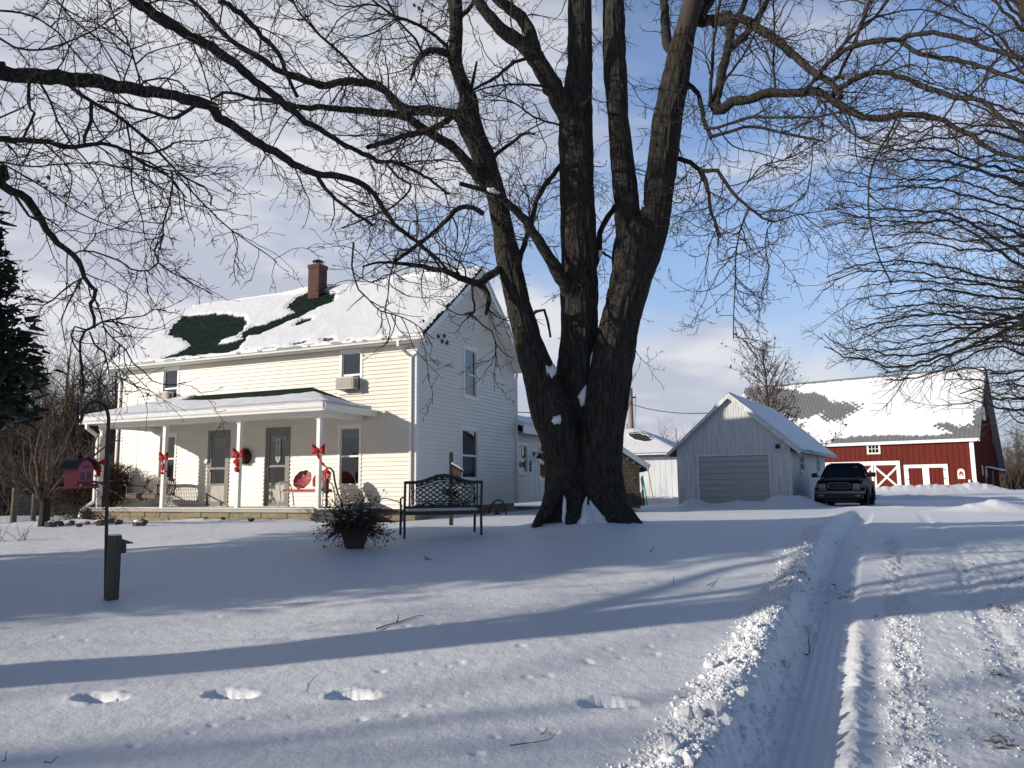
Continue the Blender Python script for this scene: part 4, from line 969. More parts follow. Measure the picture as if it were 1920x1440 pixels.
# gable details
def gbx(mb,b0,b1,z0,z1,w=.08): mb.box(.0,w,b0,b1,z0,z1)
s = MB(); gbx(s,5.75,7.2,5.15,6.3,.06); bb(s,'loft_vent',M['barnwhite'])
for b0,z0,z1 in ((3.05,.35,1.2),(5.0,.2,1.1)):
    s = MB(); gbx(s,b0,b0+.22,z0,z1); bb(s,'gable_window',M['barnwhite'])
s = MB(); gbx(s,4.35,4.6,-.9,.75); gbx(s,8.1,8.35,-.9,.75); gbx(s,4.6,8.1,-.95,-.4,.07); dgf = bb(s,'gable_door_frame',M['lead'])
s = MB(); s.add([(0,5.2,1.15),(0,9.0,1.15),(1.0,9.0,.85),(1.0,5.2,.85),(0,5.2,1.07),(0,9.0,1.07),(1.0,9.0,.77),(1.0,5.2,.77)],[(0,3,2,1),(4,5,6,7),(0,1,5,4),(1,2,6,5),(2,3,7,6),(3,0,4,7)]); bb(s,'door_canopy',M['snow'])
# sign, pipe
r = BN.empty('barn_sign'); r.location = tuple(BN.world(-1.0,-.06,.48))
s = MB(); s.prism([(-.26,-.40),(.26,-.40),(.26,.16)]+[(.26*math.cos(R(t)),.16+.26*math.sin(R(t))) for t in range(15,180,15)]+[(-.26,.16)],-.03,0,'y'); s.build('panel',M['barnwhite'],r)
s = MB(); s.prism([(-.15,-.17),(.15,-.17),(.17,.04),(.10,.14),(-.10,.14),(-.17,.04)],-.036,-.031,'y'); e = s.build('emblem',mat('sign_red',(.5,.05,.06),.6),r)
s = MB(); s.prism([(-.06,.06),(.06,.06),(.07,.16),(0,.24),(-.07,.16)],-.04,-.0365,'y'); s.build('emblem_top',M['black'],r)
s = MB(); s.prism([(-.05,-.17),(.05,-.17),(.05,-.03),(-.05,-.03)],-.041,-.0366,'y'); s.build('emblem_centre',M['barnwhite'],r)
s = MB(); s.box(-.07,.07,-.034,-.031,-.31,-.28); s.build('small_line',M['black'],r)
tag(r,'white arched sign with a red emblem on the right end of the barn front','sign')
s = MB(); s.tube([(0,0,0),(0,0,.75)],.045,8); s.tube([(0,0,.75),(0,0,.95)],.1,8); o = s.build('vent_pipe',M['barnwhite']); o.location = tuple(BN.world(-.42,-.25,-.95)); tag(o,'short white capped pipe standing by the barn corner','pipe')
# ------------------------------------------------------------------ shed behind the trunk, hut, pole and wires
SH = Frame(*at(1272,925,39)[:2], .45, -.95)
shed = SH.empty('shed'); tag(shed,'low grey white shed with a snowy hipped roof beside the utility pole','shed')
M['shedboard'] = mat('grey_shed_boards', (.66,.68,.70), .7, noise=(2,(.5,.52,.56),.7), stretch=(2,2,.4))
def sb(mb,name,m,parent=shed,**k): return mb.build(name,m,parent,off=(0,0,.95),**k)
s = MB(); boards(s,lambda u,w,z:(u,-w,z),-8,0,-.95,1.42,.3,.012,.01); sb(s,'front_wall',M['shedboard'])
s = MB(); boards(s,lambda u,w,z:(w,u,z),0,6,-.95,1.42,.3); s.box(-8,-.01,5.9,6,-.95,1.4); s.box(-8,-7.98,0,5.9,-.95,1.4); sb(s,'side_wall',M['shedboard'])
s = MB(); s.box(-2.62,-2.55,-.03,-.001,-.95,1.4); sb(s,'downpipe',M['black'])
s = MB(); A_ = [(-8.4,-.4,1.45),(.4,-.4,1.45),(.4,6.4,1.45),(-8.4,6.4,1.45),(-5.2,3,3.0),(-2.9,3,3.0)]
s.add(A_+[(x,y,z-.12) for x,y,z in A_[:4]],[(0,1,5,4),(1,2,5),(2,3,4,5),(3,0,4),(0,6,7,1),(1,7,8,2),(2,8,9,3),(3,9,6,0),(9,8,7,6)]); shr = sb(s,'roof',mat('shed_roofing',(.03,.03,.032),.8))
shz = lambda U,V: np.minimum(np.minimum(1.45+(V+.4)*.456,1.45+(.4-U)*.47),np.minimum(1.45+(6.4-V)*.456,1.45+(U+8.4)*.48))
shp = [SH.hit(x,y,(0,-.456,1),(0,-.4,1.45))[:2] for x,y in [(1180,814),(1195,813),(1215,819),(1222,826),(1210,828),(1190,824)]]
snow_sheet('roof_snow',shr,lambda U,V,h:(U,V,shz(U,V)+h),-8.4,.42,-.42,6.4,.12,lambda U,V:np.minimum(U*0+.3,-polydist(U,V,shp)),.06,off=(0,0,.95),jag=.03,seed=74)
# hut
HT = Frame(*at(1062,946,22.5)[:2], .08, -.72)
hut = HT.empty('hut'); tag(hut,'small hut with tan brick pattern walls half hidden behind the big trunk','hut')
M['tanbrick'] = mat('tan_brick_pattern', (.3,.22,.12), .85); nt = M['tanbrick'].node_tree; b = nt.nodes['Principled BSDF']; tc = nt.nodes.new('ShaderNodeTexCoord'); br = nt.nodes.new('ShaderNodeTexBrick')
br.inputs['Color1'].default_value = (.36,.28,.16,1); br.inputs['Color2'].default_value = (.20,.15,.085,1); br.inputs['Mortar'].default_value = (.1,.08,.05,1); br.inputs['Scale'].default_value = 1; br.inputs['Brick Width'].default_value = .13; br.inputs['Row Height'].default_value = .105; br.inputs['Mortar Size'].default_value = .006
nt.links.new(tc.outputs['UV'], br.inputs['Vector']); nt.links.new(br.outputs['Color'], b.inputs['Base Color'])
def htb(mb,name,m,parent=hut,**k): return mb.build(name,m,parent,off=(0,0,.72),**k)
s = MB(); hw = 2.12; s.prism([(0,-.72),(hw,-.72),(hw,.50),(hw/2,1.24),(0,.50)],0,3.0,'y'); o = htb(s,'wall',M['tanbrick']); uvmap(o,lambda c:(c.x+c.y,c.z))
s = MB()
for sg in (-1,1):
    p = [(hw/2,-.25,1.30),(hw/2+sg*(hw/2+.22),-.25,.40),(hw/2+sg*(hw/2+.22),3.2,.40),(hw/2,3.2,1.30)]; s.add(p+[(a,b_,z-.06) for a,b_,z in p],[(0,1,2,3),(7,6,5,4),(0,4,5,1),(1,5,6,2),(2,6,7,3)])
hr = htb(s,'roof',mat('hut_roofing',(.04,.04,.042),.8))
for i in range(5): 
    s = MB(); x = hw+.18-i*.17; s.box(x-.02,x+.02,-.22,-.02,.34+i*.115,.40+i*.115); htb(s,'rafter_tail',M['shedboard'])
for sg in (-1,1):
    snow_sheet('roof_snow',hr,lambda U,V,h,sg=sg:(hw/2+sg*(U+.5*h),V+0*U,1.30-.7*U+.85*h),0,hw/2+.24,-.27,3.2,.07,lambda U,V:U*0+.3,.12,off=(0,0,.72),jag=0,seed=84)
# pole
pp = at(1187,925,44); pt = at(1187.5,728,44)
r = empty('utility_pole',(pp[0],pp[1],-.95)); s = MB(); s.tube([(0,0,-.2),(0,0,pt[2]+.95)],[.19,.15],10); s.build('pole',mat('pole_wood',(.33,.28,.22),.85,noise=(6,(.2,.17,.14),.7),stretch=(1,1,.1)),r,smooth=True)
s = MB(); s.box(-.5,.32,-.05,.05,pt[2]+.38,pt[2]+.46); s.build('crossarm',M['black'],r)
s = MB(); s.tube([(-.22,0,.5),(-.22,0,pt[2]-1.1)],.03,6); s.build('conduit',M['lead'],r)
tag(r,'bare wooden utility pole standing by the shed left of the garage','utility pole')
def wire(p, q, sag, name, label, rad=.014):
    p, q = np.array(p), np.array(q); pts = [p+(q-p)*t/16-np.array([0,0,sag*4*(t/16)*(1-t/16)]) for t in range(17)]
    s = MB(); s.tube(pts,rad,5); o = s.build(name,M['black']); return tag(o,label,'wire')
wire(at(1187.5,759,44),G.world(GW_/2-.6,2.2,GRz-.42),.25,'power_wire','wire sagging from the utility pole to the garage roof',.022)
wire(at(1187.5,757,44),H.world(-1.5,6.4,2.6),.3,'power_wire','wire running from the utility pole towards the back of the house',.018)
wire(at(1192,740,44),at(1204,820,39.5)+np.array([0,2.5,0]),.0,'guy_wire','thin guy wire slanting from the pole top to the shed roof',.014)
wire(at(1184,742,44),at(1166,790,43),.25,'power_wire','looped drop wire left of the utility pole top',.014)
wire(at(-60,737,34),at(300,738,38),.3,'power_wire','long thin wire crossing in front of the left woods',.012)
# tools and slabs by the hut
s = MB(); s.tube([at(1204,893,22.2),at(1213.5,946,21.6)],.027,8); tag(s.build('turquoise_pole',mat('turquoise_paint',(.18,.5,.42),.5)),'turquoise pole leaning against the tan hut','pole')
s = MB(); s.tube([at(1202,896,22.4),at(1206,920,22.4)],.02,8); tag(s.build('pale_pole',mat('mint_paint',(.4,.55,.45),.5)),'short pale pole against the hut corner beside the turquoise one','pole')
s = MB(); s.tube([at(1214,874,22.0),at(1225,938,21.6)],.017,6); r = s.build('tool_handle',mat('ash_handle',(.42,.34,.18),.6)); tag(r,'thin straw coloured tool handle leaning under the hut eave','tool')
for i in range(7):
    x = 1177+i*4.6; s = MB(); s.beam(at(x,921-i*.4+rnd.random()*6,21.4),at(x+3,952-i*.8,21.1),.055,.05,(0,1,0)); tag(s.build('fence_slab',mat('dark_slab',(.05,.042,.035),.9) if i == 0 else bpy.data.materials['dark_slab']),'dark weathered slab leaning in a row at the foot of the hut','slab','dark slabs leaning on the hut')
# ------------------------------------------------------------------ trees
class TB:
    """tubes collected as numpy arrays -> one quad mesh"""
    def __init__(s): s.V = []; s.F = []; s.n = 0
    def tube(s, P, r, n):
        P = np.asarray(P, float); N = len(P); r = np.asarray(r, float)
        T = np.empty_like(P); T[1:-1] = P[2:]-P[:-2]; T[0] = P[1]-P[0]; T[-1] = P[-1]-P[-2]
        T /= np.linalg.norm(T,axis=1)[:,None]+1e-9
        if n <= 5:
            m = np.abs(T.mean(0)); ref = np.eye(3)[np.argmin(m)]
            U = np.cross(T, ref); U /= np.linalg.norm(U,axis=1)[:,None]+1e-9
        else:
            U = np.empty_like(P); u = np.cross(T[0], np.eye(3)[np.argmin(np.abs(T[0]))])
            for i in range(N):
                u = u - T[i]*(u@T[i]); u = u/(np.linalg.norm(u)+1e-9); U[i] = u
        W = np.cross(T, U); a = np.arange(n)*2*math.pi/n
        ring = P[:,None,:] + (U[:,None,:]*np.cos(a)[None,:,None] + W[:,None,:]*np.sin(a)[None,:,None])*r[:,None,None]
        i = np.arange(N-1)[:,None]*n; k = np.arange(n)[None,:]; k2 = (k+1) % n
        f = np.stack([i+k, i+k2, i+n+k2, i+n+k],-1).reshape(-1,4) + s.n
        s.V.append(ring.reshape(-1,3)); s.F.append(f); s.n += N*n
    def build(s, name, m, parent=None, origin=(0,0,0)):
        return np_mesh(name, np.concatenate(s.V)-np.array(origin), np.concatenate(s.F), m, parent)
def smooth_line(P, r, step):
    """Catmull-Rom through the points, resampled"""
    P = np.asarray(P, float); r = np.asarray(r, float)
    if len(P) < 3: 
        n = max(2,int(np.linalg.norm(P[-1]-P[0])/step)+1); t = np.linspace(0,1,n)[:,None]; return P[0]+(P[-1]-P[0])*t, np.linspace(r[0],r[-1],n)
    Q = np.concatenate([[2*P[0]-P[1]],P,[2*P[-1]-P[-2]]]); out = []; ro = []
    for i in range(len(P)-1):
        a,b,c,d = Q[i:i+4]; n = max(1,int(np.linalg.norm(c-b)/step)); t = (np.arange(n)/n)[:,None]
        out.append(.5*((2*b)+(-a+c)*t+(2*a-5*b+4*c-d)*t*t+(-a+3*b-3*c+d)*t**3)); ro.append(r[i]+(r[i+1]-r[i])*t[:,0])
    return np.concatenate(out+[P[-1:]]), np.concatenate(ro+[r[-1:]])
class Grower:
    def __init__(s, seed, tb, spec, droop=0., up=0., wig=.22, rmin=.0022, bud=True):
        s.g = np.random.RandomState(seed); s.tb = tb; s.spec = spec; s.droop = droop; s.up = up; s.wig = wig; s.rmin = rmin; s.bud = bud; s.count = 0
    def path(s, p, d, L, n, wig, trop):
        P = np.empty((n+1,3)); P[0] = p; st = L/n; d = np.array(d,float); b = s.g.normal(size=3)*.5
        N = s.g.normal(size=(n,3))*wig
        for i in range(n):
            d = d + N[i] + b*wig*.6; d[2] += trop*st; d /= math.sqrt(d@d)+1e-9; P[i+1] = P[i]+d*st
        return P
    def spawn(s, P, R_, lvl, along=(.12,1.), dens=None, flat=None):
        """children along polyline P at level lvl"""
        if lvl >= len(s.spec): return
        sp_ = s.spec[lvl]; seg = np.linalg.norm(np.diff(P,axis=0),axis=1); cum = np.concatenate([[0],np.cumsum(seg)]); L = cum[-1]
        n = s.g.poisson(L*(along[1]-along[0])*(sp_['d'] if dens is None else dens))
        side = 1
        for _ in range(n):
            t = s.g.uniform(*along); q = t*L; i = min(np.searchsorted(cum,q,'right')-1,len(P)-2); f = (q-cum[i])/(seg[i]+1e-9)
            p = P[i]+(P[i+1]-P[i])*f; T = (P[i+1]-P[i])/(seg[i]+1e-9); r0 = R_[i]+(R_[i+1]-R_[i])*f
            u = np.cross(T, s.g.normal(size=3)); u /= np.linalg.norm(u)+1e-9
            if flat is not None: u[1] *= flat; u /= np.linalg.norm(u)+1e-9
            a = R(s.g.uniform(*sp_['a'])); d = T*math.cos(a)+u*math.sin(a); d[2] += s.g.normal()*.12 + sp_.get('z',0.)
            d /= np.linalg.norm(d)
            Lc = sp_['L'][0]+(sp_['L'][1]-sp_['L'][0])*s.g.rand()**1.5; Lc *= (1.1-.45*t)
            rc = max(s.rmin, min(r0*.72, sp_['r']*(.6+.4*Lc/sp_['L'][1]))*(.8+.4*s.g.rand()))
            m = max(3,int(Lc/sp_['s'])); Pc = s.path(p,d,Lc,m,s.wig*sp_.get('w',1.),sp_.get('t',0.))
            Rc = np.linspace(rc, max(s.rmin*.8,rc*.32), m+1)
            if s.bud and lvl >= len(s.spec)-2: Rc[-1] = Rc[-2]*1.5
            s.tb.tube(Pc,Rc,sp_.get('n',3)); s.count += 1
            s.spawn(Pc,Rc,lvl+1)
def pxline(pts, d0, d1, w0=None, w1=None, ws=None):
    """pixel polyline -> 3-D points with depth running d0..d1 and radii from pixel widths"""
    n = len(pts); L = [0]
    for a,b in zip(pts[:-1],pts[1:]): L.append(L[-1]+math.hypot(b[0]-a[0],b[1]-a[1]))
    P = []; Rr = []
    for i,(x,y) in enumerate(pts):
        t = L[i]/L[-1]; Y = d0+(d1-d0)*t; P.append(at(x,y,Y)); w = ws[i] if ws else w0+(w1-w0)*t
        Rr.append(w*.5*Y*cp/F)
    return np.array(P), np.array(Rr)
TD = 13.5
# ---- the big maple: three stems from one flared foot
maple = empty('maple_tree', (1.28,13.5,gz(1.28,13.5)-.02)); MO = np.array(maple.location)
tag(maple,'huge bare maple with three dark furrowed stems rising from one foot in the yard','tree')
def stem(name, rows, depth, label=None, n=104, flare=None):
    """rows: (y, xleft, xright) down from the top; a furrowed trunk surface"""
    rows = sorted(rows); ys = np.array([r_[0] for r_ in rows]); cxs = np.array([(r_[1]+r_[2])/2 for r_ in rows]); ws = np.array([(r_[2]-r_[1]) for r_ in rows])
    yy = np.linspace(ys[0],ys[-1],int((ys[-1]-ys[0])/3.0)+2)
    # smooth the traced outline a little
    k = np.array([1,2,3,4,5,4,3,2,1.]); k /= k.sum(); pad = lambda a: np.concatenate([np.full(4,a[0])-np.arange(4,0,-1)*(a[1]-a[0]),a,np.full(4,a[-1])+np.arange(1,5)*(a[-1]-a[-2])])
    cx_ = np.convolve(pad(np.interp(yy,ys,cxs)),k,'valid'); w_ = np.convolve(pad(np.interp(yy,ys,ws)),k,'valid')
    P = np.array([at(x,y,depth(y) if callable(depth) else depth) for x,y in zip(cx_,yy)]); Rr = w_*.5*P[:,1]*cp/F
    N = len(P); th = np.arange(n)*2*math.pi/n
    Th, Zz = np.meshgrid(th, P[:,2])
    seedv = abs(hash_(name))
    cxn, cyn = np.cos(Th), np.sin(Th)
    kx = Th/(2*math.pi)*n*.34
    fur = np.abs(vnoise(kx+1.2*vnoise(Zz*2.2,kx*.5,seedv+5)*1.0, Zz*1.7, seedv))*2 + .5*np.abs(vnoise(kx*2, Zz*3.3, seedv+1))*2
    lump = fbm(cxn*1.1+7+Zz*.25, cyn*1.1+Zz*.5, seedv+2, 3)
    rad = Rr[:,None]*(.97+.09*lump) + np.minimum(.05,Rr[:,None]*.16)*(fur-.62)*.8
    if flare is not None: rad = rad*flare(Zz,Th)
    V = P[:,None,:] + np.stack([rad*cxn,rad*cyn,np.zeros_like(rad)],-1)
    i = np.arange(N-1)[:,None]*n; kk = np.arange(n)[None,:]; k2 = (kk+1)%n
    Fq = np.stack([i+kk,i+n+kk,i+n+k2,i+k2],-1).reshape(-1,4)
    o = np_mesh(name,V.reshape(-1,3)-MO,Fq,M['bark'],maple)
    return P, Rr
def hash_(s): 
    h = 0
    for c in s: h = (h*31+ord(c)) % 9973
    return h
left_rows = [(-80,800,838),(0,838,868),(44,842,868),(73,842,868),(109,838,866),(146,848,876),(182,862,897),(219,851,902),(255,862,915),(292,881,930),(365,910,950),(437,924,965),(473,927,977),(528,939,986),(582,950,999),(637,964,1018),(691,974,1042),(740,985,1062),(773,992,1080),(839,1014,1092),(880,1020,1098),(917,1020,1098),(950,1012,1098),(979,998,1096),(1000,992,1094)]
mid_rows = [(-80,1062,1112),(0,1062,1111),(109,1062,1112),(182,1052,1110),(219,1045,1112),(292,1047,1116),(365,1048,1116),(437,1048,1118),(528,1049,1122),(590,1049,1122),(637,1050,1122),(691,1044,1124),(740,1046,1122),(800,1050,1122),(880,1058,1124),(917,1058,1124),(950,1056,1124),(985,1052,1128),(1005,1050,1130)]
right_rows = [(412,1176,1230),(424,1160,1244),(440,1150,1252),(473,1148,1238),(528,1143,1222),(578,1130,1207),(637,1116,1195),(691,1104,1188),(761,1092,1178),(823,1084,1170),(878,1082,1168),(917,1080,1172),(950,1080,1185),(967,1078,1196),(985,1074,1204),(1000,1072,1208)]
r1_rows = [(-80,1126,1170),(0,1128,1172),(109,1129,1176),(219,1138,1180),(292,1141,1189),(365,1149,1198),(437,1153,1203),(500,1152,1202),(560,1142,1186)]
r2_rows = [(60,1262,1306),(91,1254,1301),(164,1234,1293),(219,1220,1282),(292,1212,1274),(365,1205,1263),(437,1194,1252),(500,1178,1234),(560,1166,1208)]
stems = []
stems.append(stem('left_stem', left_rows, lambda y: 13.45-max(0,(500-y))*.001))
stems.append(stem('middle_stem', mid_rows, lambda y: 13.72-max(0,y-800)*.0005))
stems.append(stem('right_stem', right_rows, lambda y: 13.40-max(0,y-900)*.001, n=120))
stems.append(stem('right_stem', r1_rows, lambda y: 13.45+max(0,(480-y))*.0006))
stems.append(stem('right_stem', r2_rows, lambda y: 13.40-max(0,(480-y))*.0015))
# root flares
for nm,pts,d,w in [('root',[(1055,900),(1030,950),(1010,978),(1002,992)],(13.3,12.95),(46,14)),('root',[(1080,930),(1078,965),(1072,992)],(13.2,12.75),(44,26)),('root',[(1135,905),(1168,955),(1190,978),(1206,992)],(13.3,13.0),(52,14)),('root',[(1118,930),(1136,970),(1146,985)],(13.25,12.85),(50,36))]:
    P,Rr = pxline(pts,d[0],d[1],w[0],w[1]); P,Rr = smooth_line(P,Rr,.06); tb = TB(); tb.tube(P,Rr,12); tb.build(nm,M['bark'],maple,MO)
# traced limbs: (pixels, depth start/end, width start/end, spawn density)
ML = [
 ([(1086,250),(1059,204),(1030,153),(1005,109),(992,92)],13.7,13.2,54,38,.6),
 ([(1000,104),(975,80),(939,55),(910,22),(893,-2),(870,-40)],13.2,12.6,34,24,.8),
 ([(1003,100),(997,73),(983,40),(950,11),(932,-4),(900,-40)],13.2,13.6,32,22,.8),
 ([(1075,560),(1052,522),(1028,481),(1005,445),(986,415),(957,386),(935,364),(910,357),(862,344)],13.55,12.3,34,9,.3),
 ([(970,500),(979,474),(997,412),(1012,364),(1037,328),(1052,310)],13.5,14.0,13,12,.5),
 ([(1110,510),(1122,480),(1125,437),(1147,397),(1160,380)],13.9,13.9,14,12,.4),([(1124,470),(1136,478),(1147,485)],13.9,13.6,7,4,.0),
 ([(925,365),(903,339),(855,281),(804,248),(757,219),(700,211),(641,204),(569,200),(510,188),(474,186),(445,177),(419,175),(397,186)],13.4,10.2,26,6,1.5),
 ([(872,226),(848,214),(804,208),(760,206),(746,197),(724,171),(695,157),(647,153),(600,160),(561,146),(518,131),(485,106),(445,84),(408,51),(386,25),(357,0),(330,-30)],13.4,10.6,24,8,1.5),
 ([(862,205),(848,219),(819,237),(790,248),(757,255),(720,268),(690,276)],13.4,9.6,15,11,1.2),
 ([(868,158),(862,140),(851,109),(835,96),(804,95),(784,110),(778,128),(770,150)],13.35,12.6,26,6,1.5),
 ([(851,109),(855,73),(856,44),(868,26),(884,11),(900,-15)],13.35,13.4,14,9,1.),
 ([(855,70),(848,40),(852,0),(848,-40)],13.35,13.,11,7,1.),
 ([(848,102),(826,76),(804,58),(771,40),(738,29),(706,7),(690,-10)],13.3,11.8,9,4,2.),
 ([(800,97),(793,106),(779,73),(753,47),(730,10),(715,-20)],12.9,11.8,6,4,1.8),
 ([(760,206),(702,160),(673,135),(636,98),(600,66),(560,20),(540,-20)],12.2,10.8,8,4,2.),
 ([(905,400),(892,390),(870,388),(851,397),(837,412),(819,430),(797,448),(771,467),(742,488)],13.4,11.6,12,8,1.2),
 ([(945,503),(935,507),(912,520),(895,530),(862,520),(830,507),(792,500),(755,495),(710,492),(680,500)],13.4,11.6,19,4,1.6),
 ([(900,535),(915,552),(917,567),(911,590)],13.1,12.9,15,7,.2),
 ([(885,530),(885,550),(890,570),(889,585),(877,596)],12.9,12.6,6,4,.5),
 ([(914,560),(917,582),(935,595),(955,602)],12.9,12.9,4,2.5,1.),
 ([(882,588),(905,610),(922,620),(930,645),(942,660),(962,672)],12.6,12.4,4,2,1.2),([(931,648),(928,665),(920,687)],12.5,12.4,2.5,1.5,1.),
 ([(830,507),(805,475),(787,455),(760,437),(738,419),(717,390)],12.6,10.8,5,4,1.6),
 ([(663,455),(660,497),(663,515),(672,542),(690,560),(712,582),(740,590),(770,602),(795,620),(814,636)],11.3,11.0,4.5,2,2.2),
 ([(748,470),(740,487),(730,522),(727,555),(722,585),(732,615),(726,645)],11.6,11.4,4,2,2.),
 ([(998,590),(1003,586),(1020,582),(1026,600),(1032,632)],13.2,13.0,8,5,.2),
 ([(1050,235),(1045,233),(1001,219),(965,193),(928,179),(905,182)],13.5,12.2,5,2.5,2.),
 ([(1055,168),(1005,160),(946,159),(899,168),(880,178)],13.4,12.6,7,3,1.5),
 ([(1005,108),(965,117),(928,146),(899,162),(885,170)],13.2,12.8,9,6,1.2),
 ([(925,296),(932,288),(957,270),(983,251),(1003,252)],13.4,12.8,11,5,.8),([(884,165),(890,135),(894,115)],13.3,13.,8,5,.3),
 # right hand limbs
 ([(1262,98),(1252,85),(1246,40),(1245,0),(1240,-40)],13.4,13.8,24,17,1.),
 ([(1278,85),(1293,45),(1315,18),(1330,-5),(1345,-40)],13.3,12.8,40,30,1.),
 ([(1278,150),(1293,160),(1311,182),(1318,219),(1333,259)],13.3,12.2,13,8,.6),
 ([(1320,240),(1340,240),(1366,233),(1410,220),(1453,220),(1500,220),(1533,220),(1555,214),(1590,205)],12.3,10.6,7,5,1.8),
 ([(1331,256),(1366,248),(1395,237),(1424,239),(1475,251),(1541,264)],12.2,11.2,8,5,1.2),
 ([(1538,264),(1524,270),(1522,310),(1511,361),(1482,386),(1460,400)],11.2,11.4,3,2,1.2),
 ([(1310,40),(1340,38),(1390,36),(1417,51),(1453,73),(1490,106),(1526,135),(1559,157),(1577,182)],13.0,10.8,25,13,1.3),
 ([(1335,45),(1366,30),(1369,73),(1358,117),(1347,168),(1340,204)],12.8,12.2,22,20,.6),
 ([(1338,206),(1355,206),(1373,190),(1402,188),(1446,173),(1490,176),(1522,170),(1555,182),(1577,200),(1606,215),(1650,222),(1679,217),(1730,215),(1767,226),(1821,255),(1858,281),(1920,299),(1980,310)],12.2,9.4,23,7,1.6),
 ([(1560,182),(1570,171),(1588,157),(1614,142),(1657,135),(1694,146),(1738,164),(1789,182),(1840,190),(1876,219),(1920,255),(1960,290)],11.0,9.2,13,9,1.6),
 ([(1528,150),(1533,146),(1555,117),(1584,95),(1599,87),(1643,78),(1687,76),(1712,95),(1759,109),(1811,117),(1920,153),(1980,170)],11.2,9.3,12,8,1.6),
 ([(1690,76),(1697,69),(1738,62),(1781,67),(1840,87),(1920,109),(1980,125)],10.2,9.0,11,10,1.6),
 ([(1506,172),(1512,168),(1555,117),(1584,80),(1614,55),(1643,29),(1665,0),(1690,-40)],11.4,10.8,9,6,1.6),
 ([(1566,150),(1570,146),(1595,95),(1617,44),(1632,0),(1640,-40)],11.1,10.6,8,6,1.6),
 ([(1362,100),(1373,87),(1402,62),(1424,29),(1439,0),(1455,-35)],12.6,12.,17,12,1.2),([(1368,55),(1384,36),(1399,0),(1410,-35)],12.8,12.4,15,10,1.2),
 ([(1345,200),(1352,160),(1390,110),(1420,50),(1425,0)],12.2,11.8,6,4,1.8),([(1455,172),(1450,120),(1452,60),(1450,0),(1448,-30)],11.7,11.3,5,3,2.),
 ([(1330,200),(1334,150),(1338,80),(1350,0),(1352,-30)],12.2,12.,9,6,1.4),
 ([(1268,297),(1275,299),(1293,306),(1315,321),(1329,365),(1333,394),(1351,445)],13.3,12.6,12,5,1.2),
 ([(1313,319),(1344,321),(1358,339),(1380,368),(1406,390),(1431,408),(1453,416)],12.9,12.0,9,5,1.6),
 ([(1448,417),(1439,430),(1435,459),(1442,510),(1436,530)],12.,11.8,3,2,2.6),
 ([(1404,392),(1402,397),(1388,430),(1380,474),(1379,525),(1376,580),(1375,636)],12.3,12.,4,2,3.),
 ([(1453,416),(1490,404),(1540,396),(1575,390)],12.,11.4,3,2,2.5),([(1380,368),(1404,340),(1430,310),(1470,300),(1530,270)],12.4,11.4,3,2,2.2),
 ([(1690,204),(1672,241),(1654,273),(1635,313),(1628,365),(1632,419),(1646,478),(1665,518),(1672,535)],9.9,9.7,5,3,.25),
 ([(1692,200),(1685,230),(1668,262),(1655,280)],9.9,9.8,4,3,.3),
 ([(1555,205),(1590,245),(1620,262),(1660,275),(1700,290),(1740,320)],10.6,9.8,5,2,2.),
]
UPS = []; limb = TB(); twig = TB(); gb = Grower(13, limb, [dict(d=1.35,L=(.7,2.3),r=.017,a=(25,65),s=.12,n=5,w=.8,t=-.04)], wig=.17, rmin=.006, bud=False)
SPEC = [dict(d=2.,L=(.3,1.9),r=.015,a=(28,75),s=.11,n=4,w=1.,t=-.05),dict(d=4.8,L=(.14,.75),r=.007,a=(30,75),s=.07,n=3,w=1.),dict(d=7.,L=(.05,.2),r=.0032,a=(30,70),s=.05,n=3)]
gw = Grower(11, twig, SPEC, wig=.20, rmin=.0042)
for pts,d0,d1,w0,w1,dens in ML:
    P,Rr = pxline(pts,d0,d1,w0,w1); P,Rr = smooth_line(P,Rr,.10)
    g_ = np.random.RandomState(len(pts)*7+int(pts[0][0])); P[1:-1] += g_.normal(size=(len(P)-2,3))*np.minimum(.008,Rr[1:-1,None]*.18)
    limb.tube(P,Rr*.88*(1+.06*g_.normal(size=len(Rr))),12 if w0 > 14 else 7)
    if pts[-1][1] < 0 and w1 >= 4: UPS.append((P[-1],P[-1]-P[-4],Rr[-1]*.88))
    gw.spawn(P,Rr,0,(.10,1.),dens*4.2)
    if w0 >= 8 and len(P) > 8:
        k0 = len(limb.V); gb.spawn(P,Rr,0,(.2,.97),1.15)
        for Vb in limb.V[k0:]:
            Q = Vb.reshape(-1,5,3).mean(1); gw.spawn(Q,np.linspace(.012,.005,len(Q)),0,(.1,1.),5.)
    limb.build('limb',M['bark'],maple,MO); limb = TB(); gb.tb = limb
# young shoots straight off the stems
for P,Rr in stems:
    m = P[:,2] > 2.4
    if m.sum() > 4: gw.spawn(P[m][::3],Rr[m][::3]*.2+.004,0,(0,1),5.)
twig.build('twigs',M['twig'],maple,MO)
# the crown goes on above and behind the picture; more boughs so that shadow and reflections are right
ub = TB(); gu = Grower(12, ub, [dict(d=1.6,L=(.6,2.2),r=.018,a=(25,60),s=.2,n=4,t=.1),dict(d=2.6,L=(.3,.9),r=.007,a=(30,70),s=.15,n=3)], wig=.16, rmin=.004, bud=False)
ends_ = [(P[0],P[0]-P[6],Rr[0]) for P,Rr in stems if P[0][2] > 7.5] + UPS
for p0,d0,r0 in ends_:
    d0 = d0/np.linalg.norm(d0); d0[2] = max(d0[2],.35); L_ = 1.6+r0*16
    P = gu.path(p0-d0*.12,d0/np.linalg.norm(d0),L_,11,.06,.02); Rr = np.linspace(r0*1.0,r0*.14,12); ub.tube(P,Rr,10); gu.spawn(P,Rr,0)
    ub.build('upper_bough',M['twig'],maple,MO); ub = TB(); gu.tb = ub
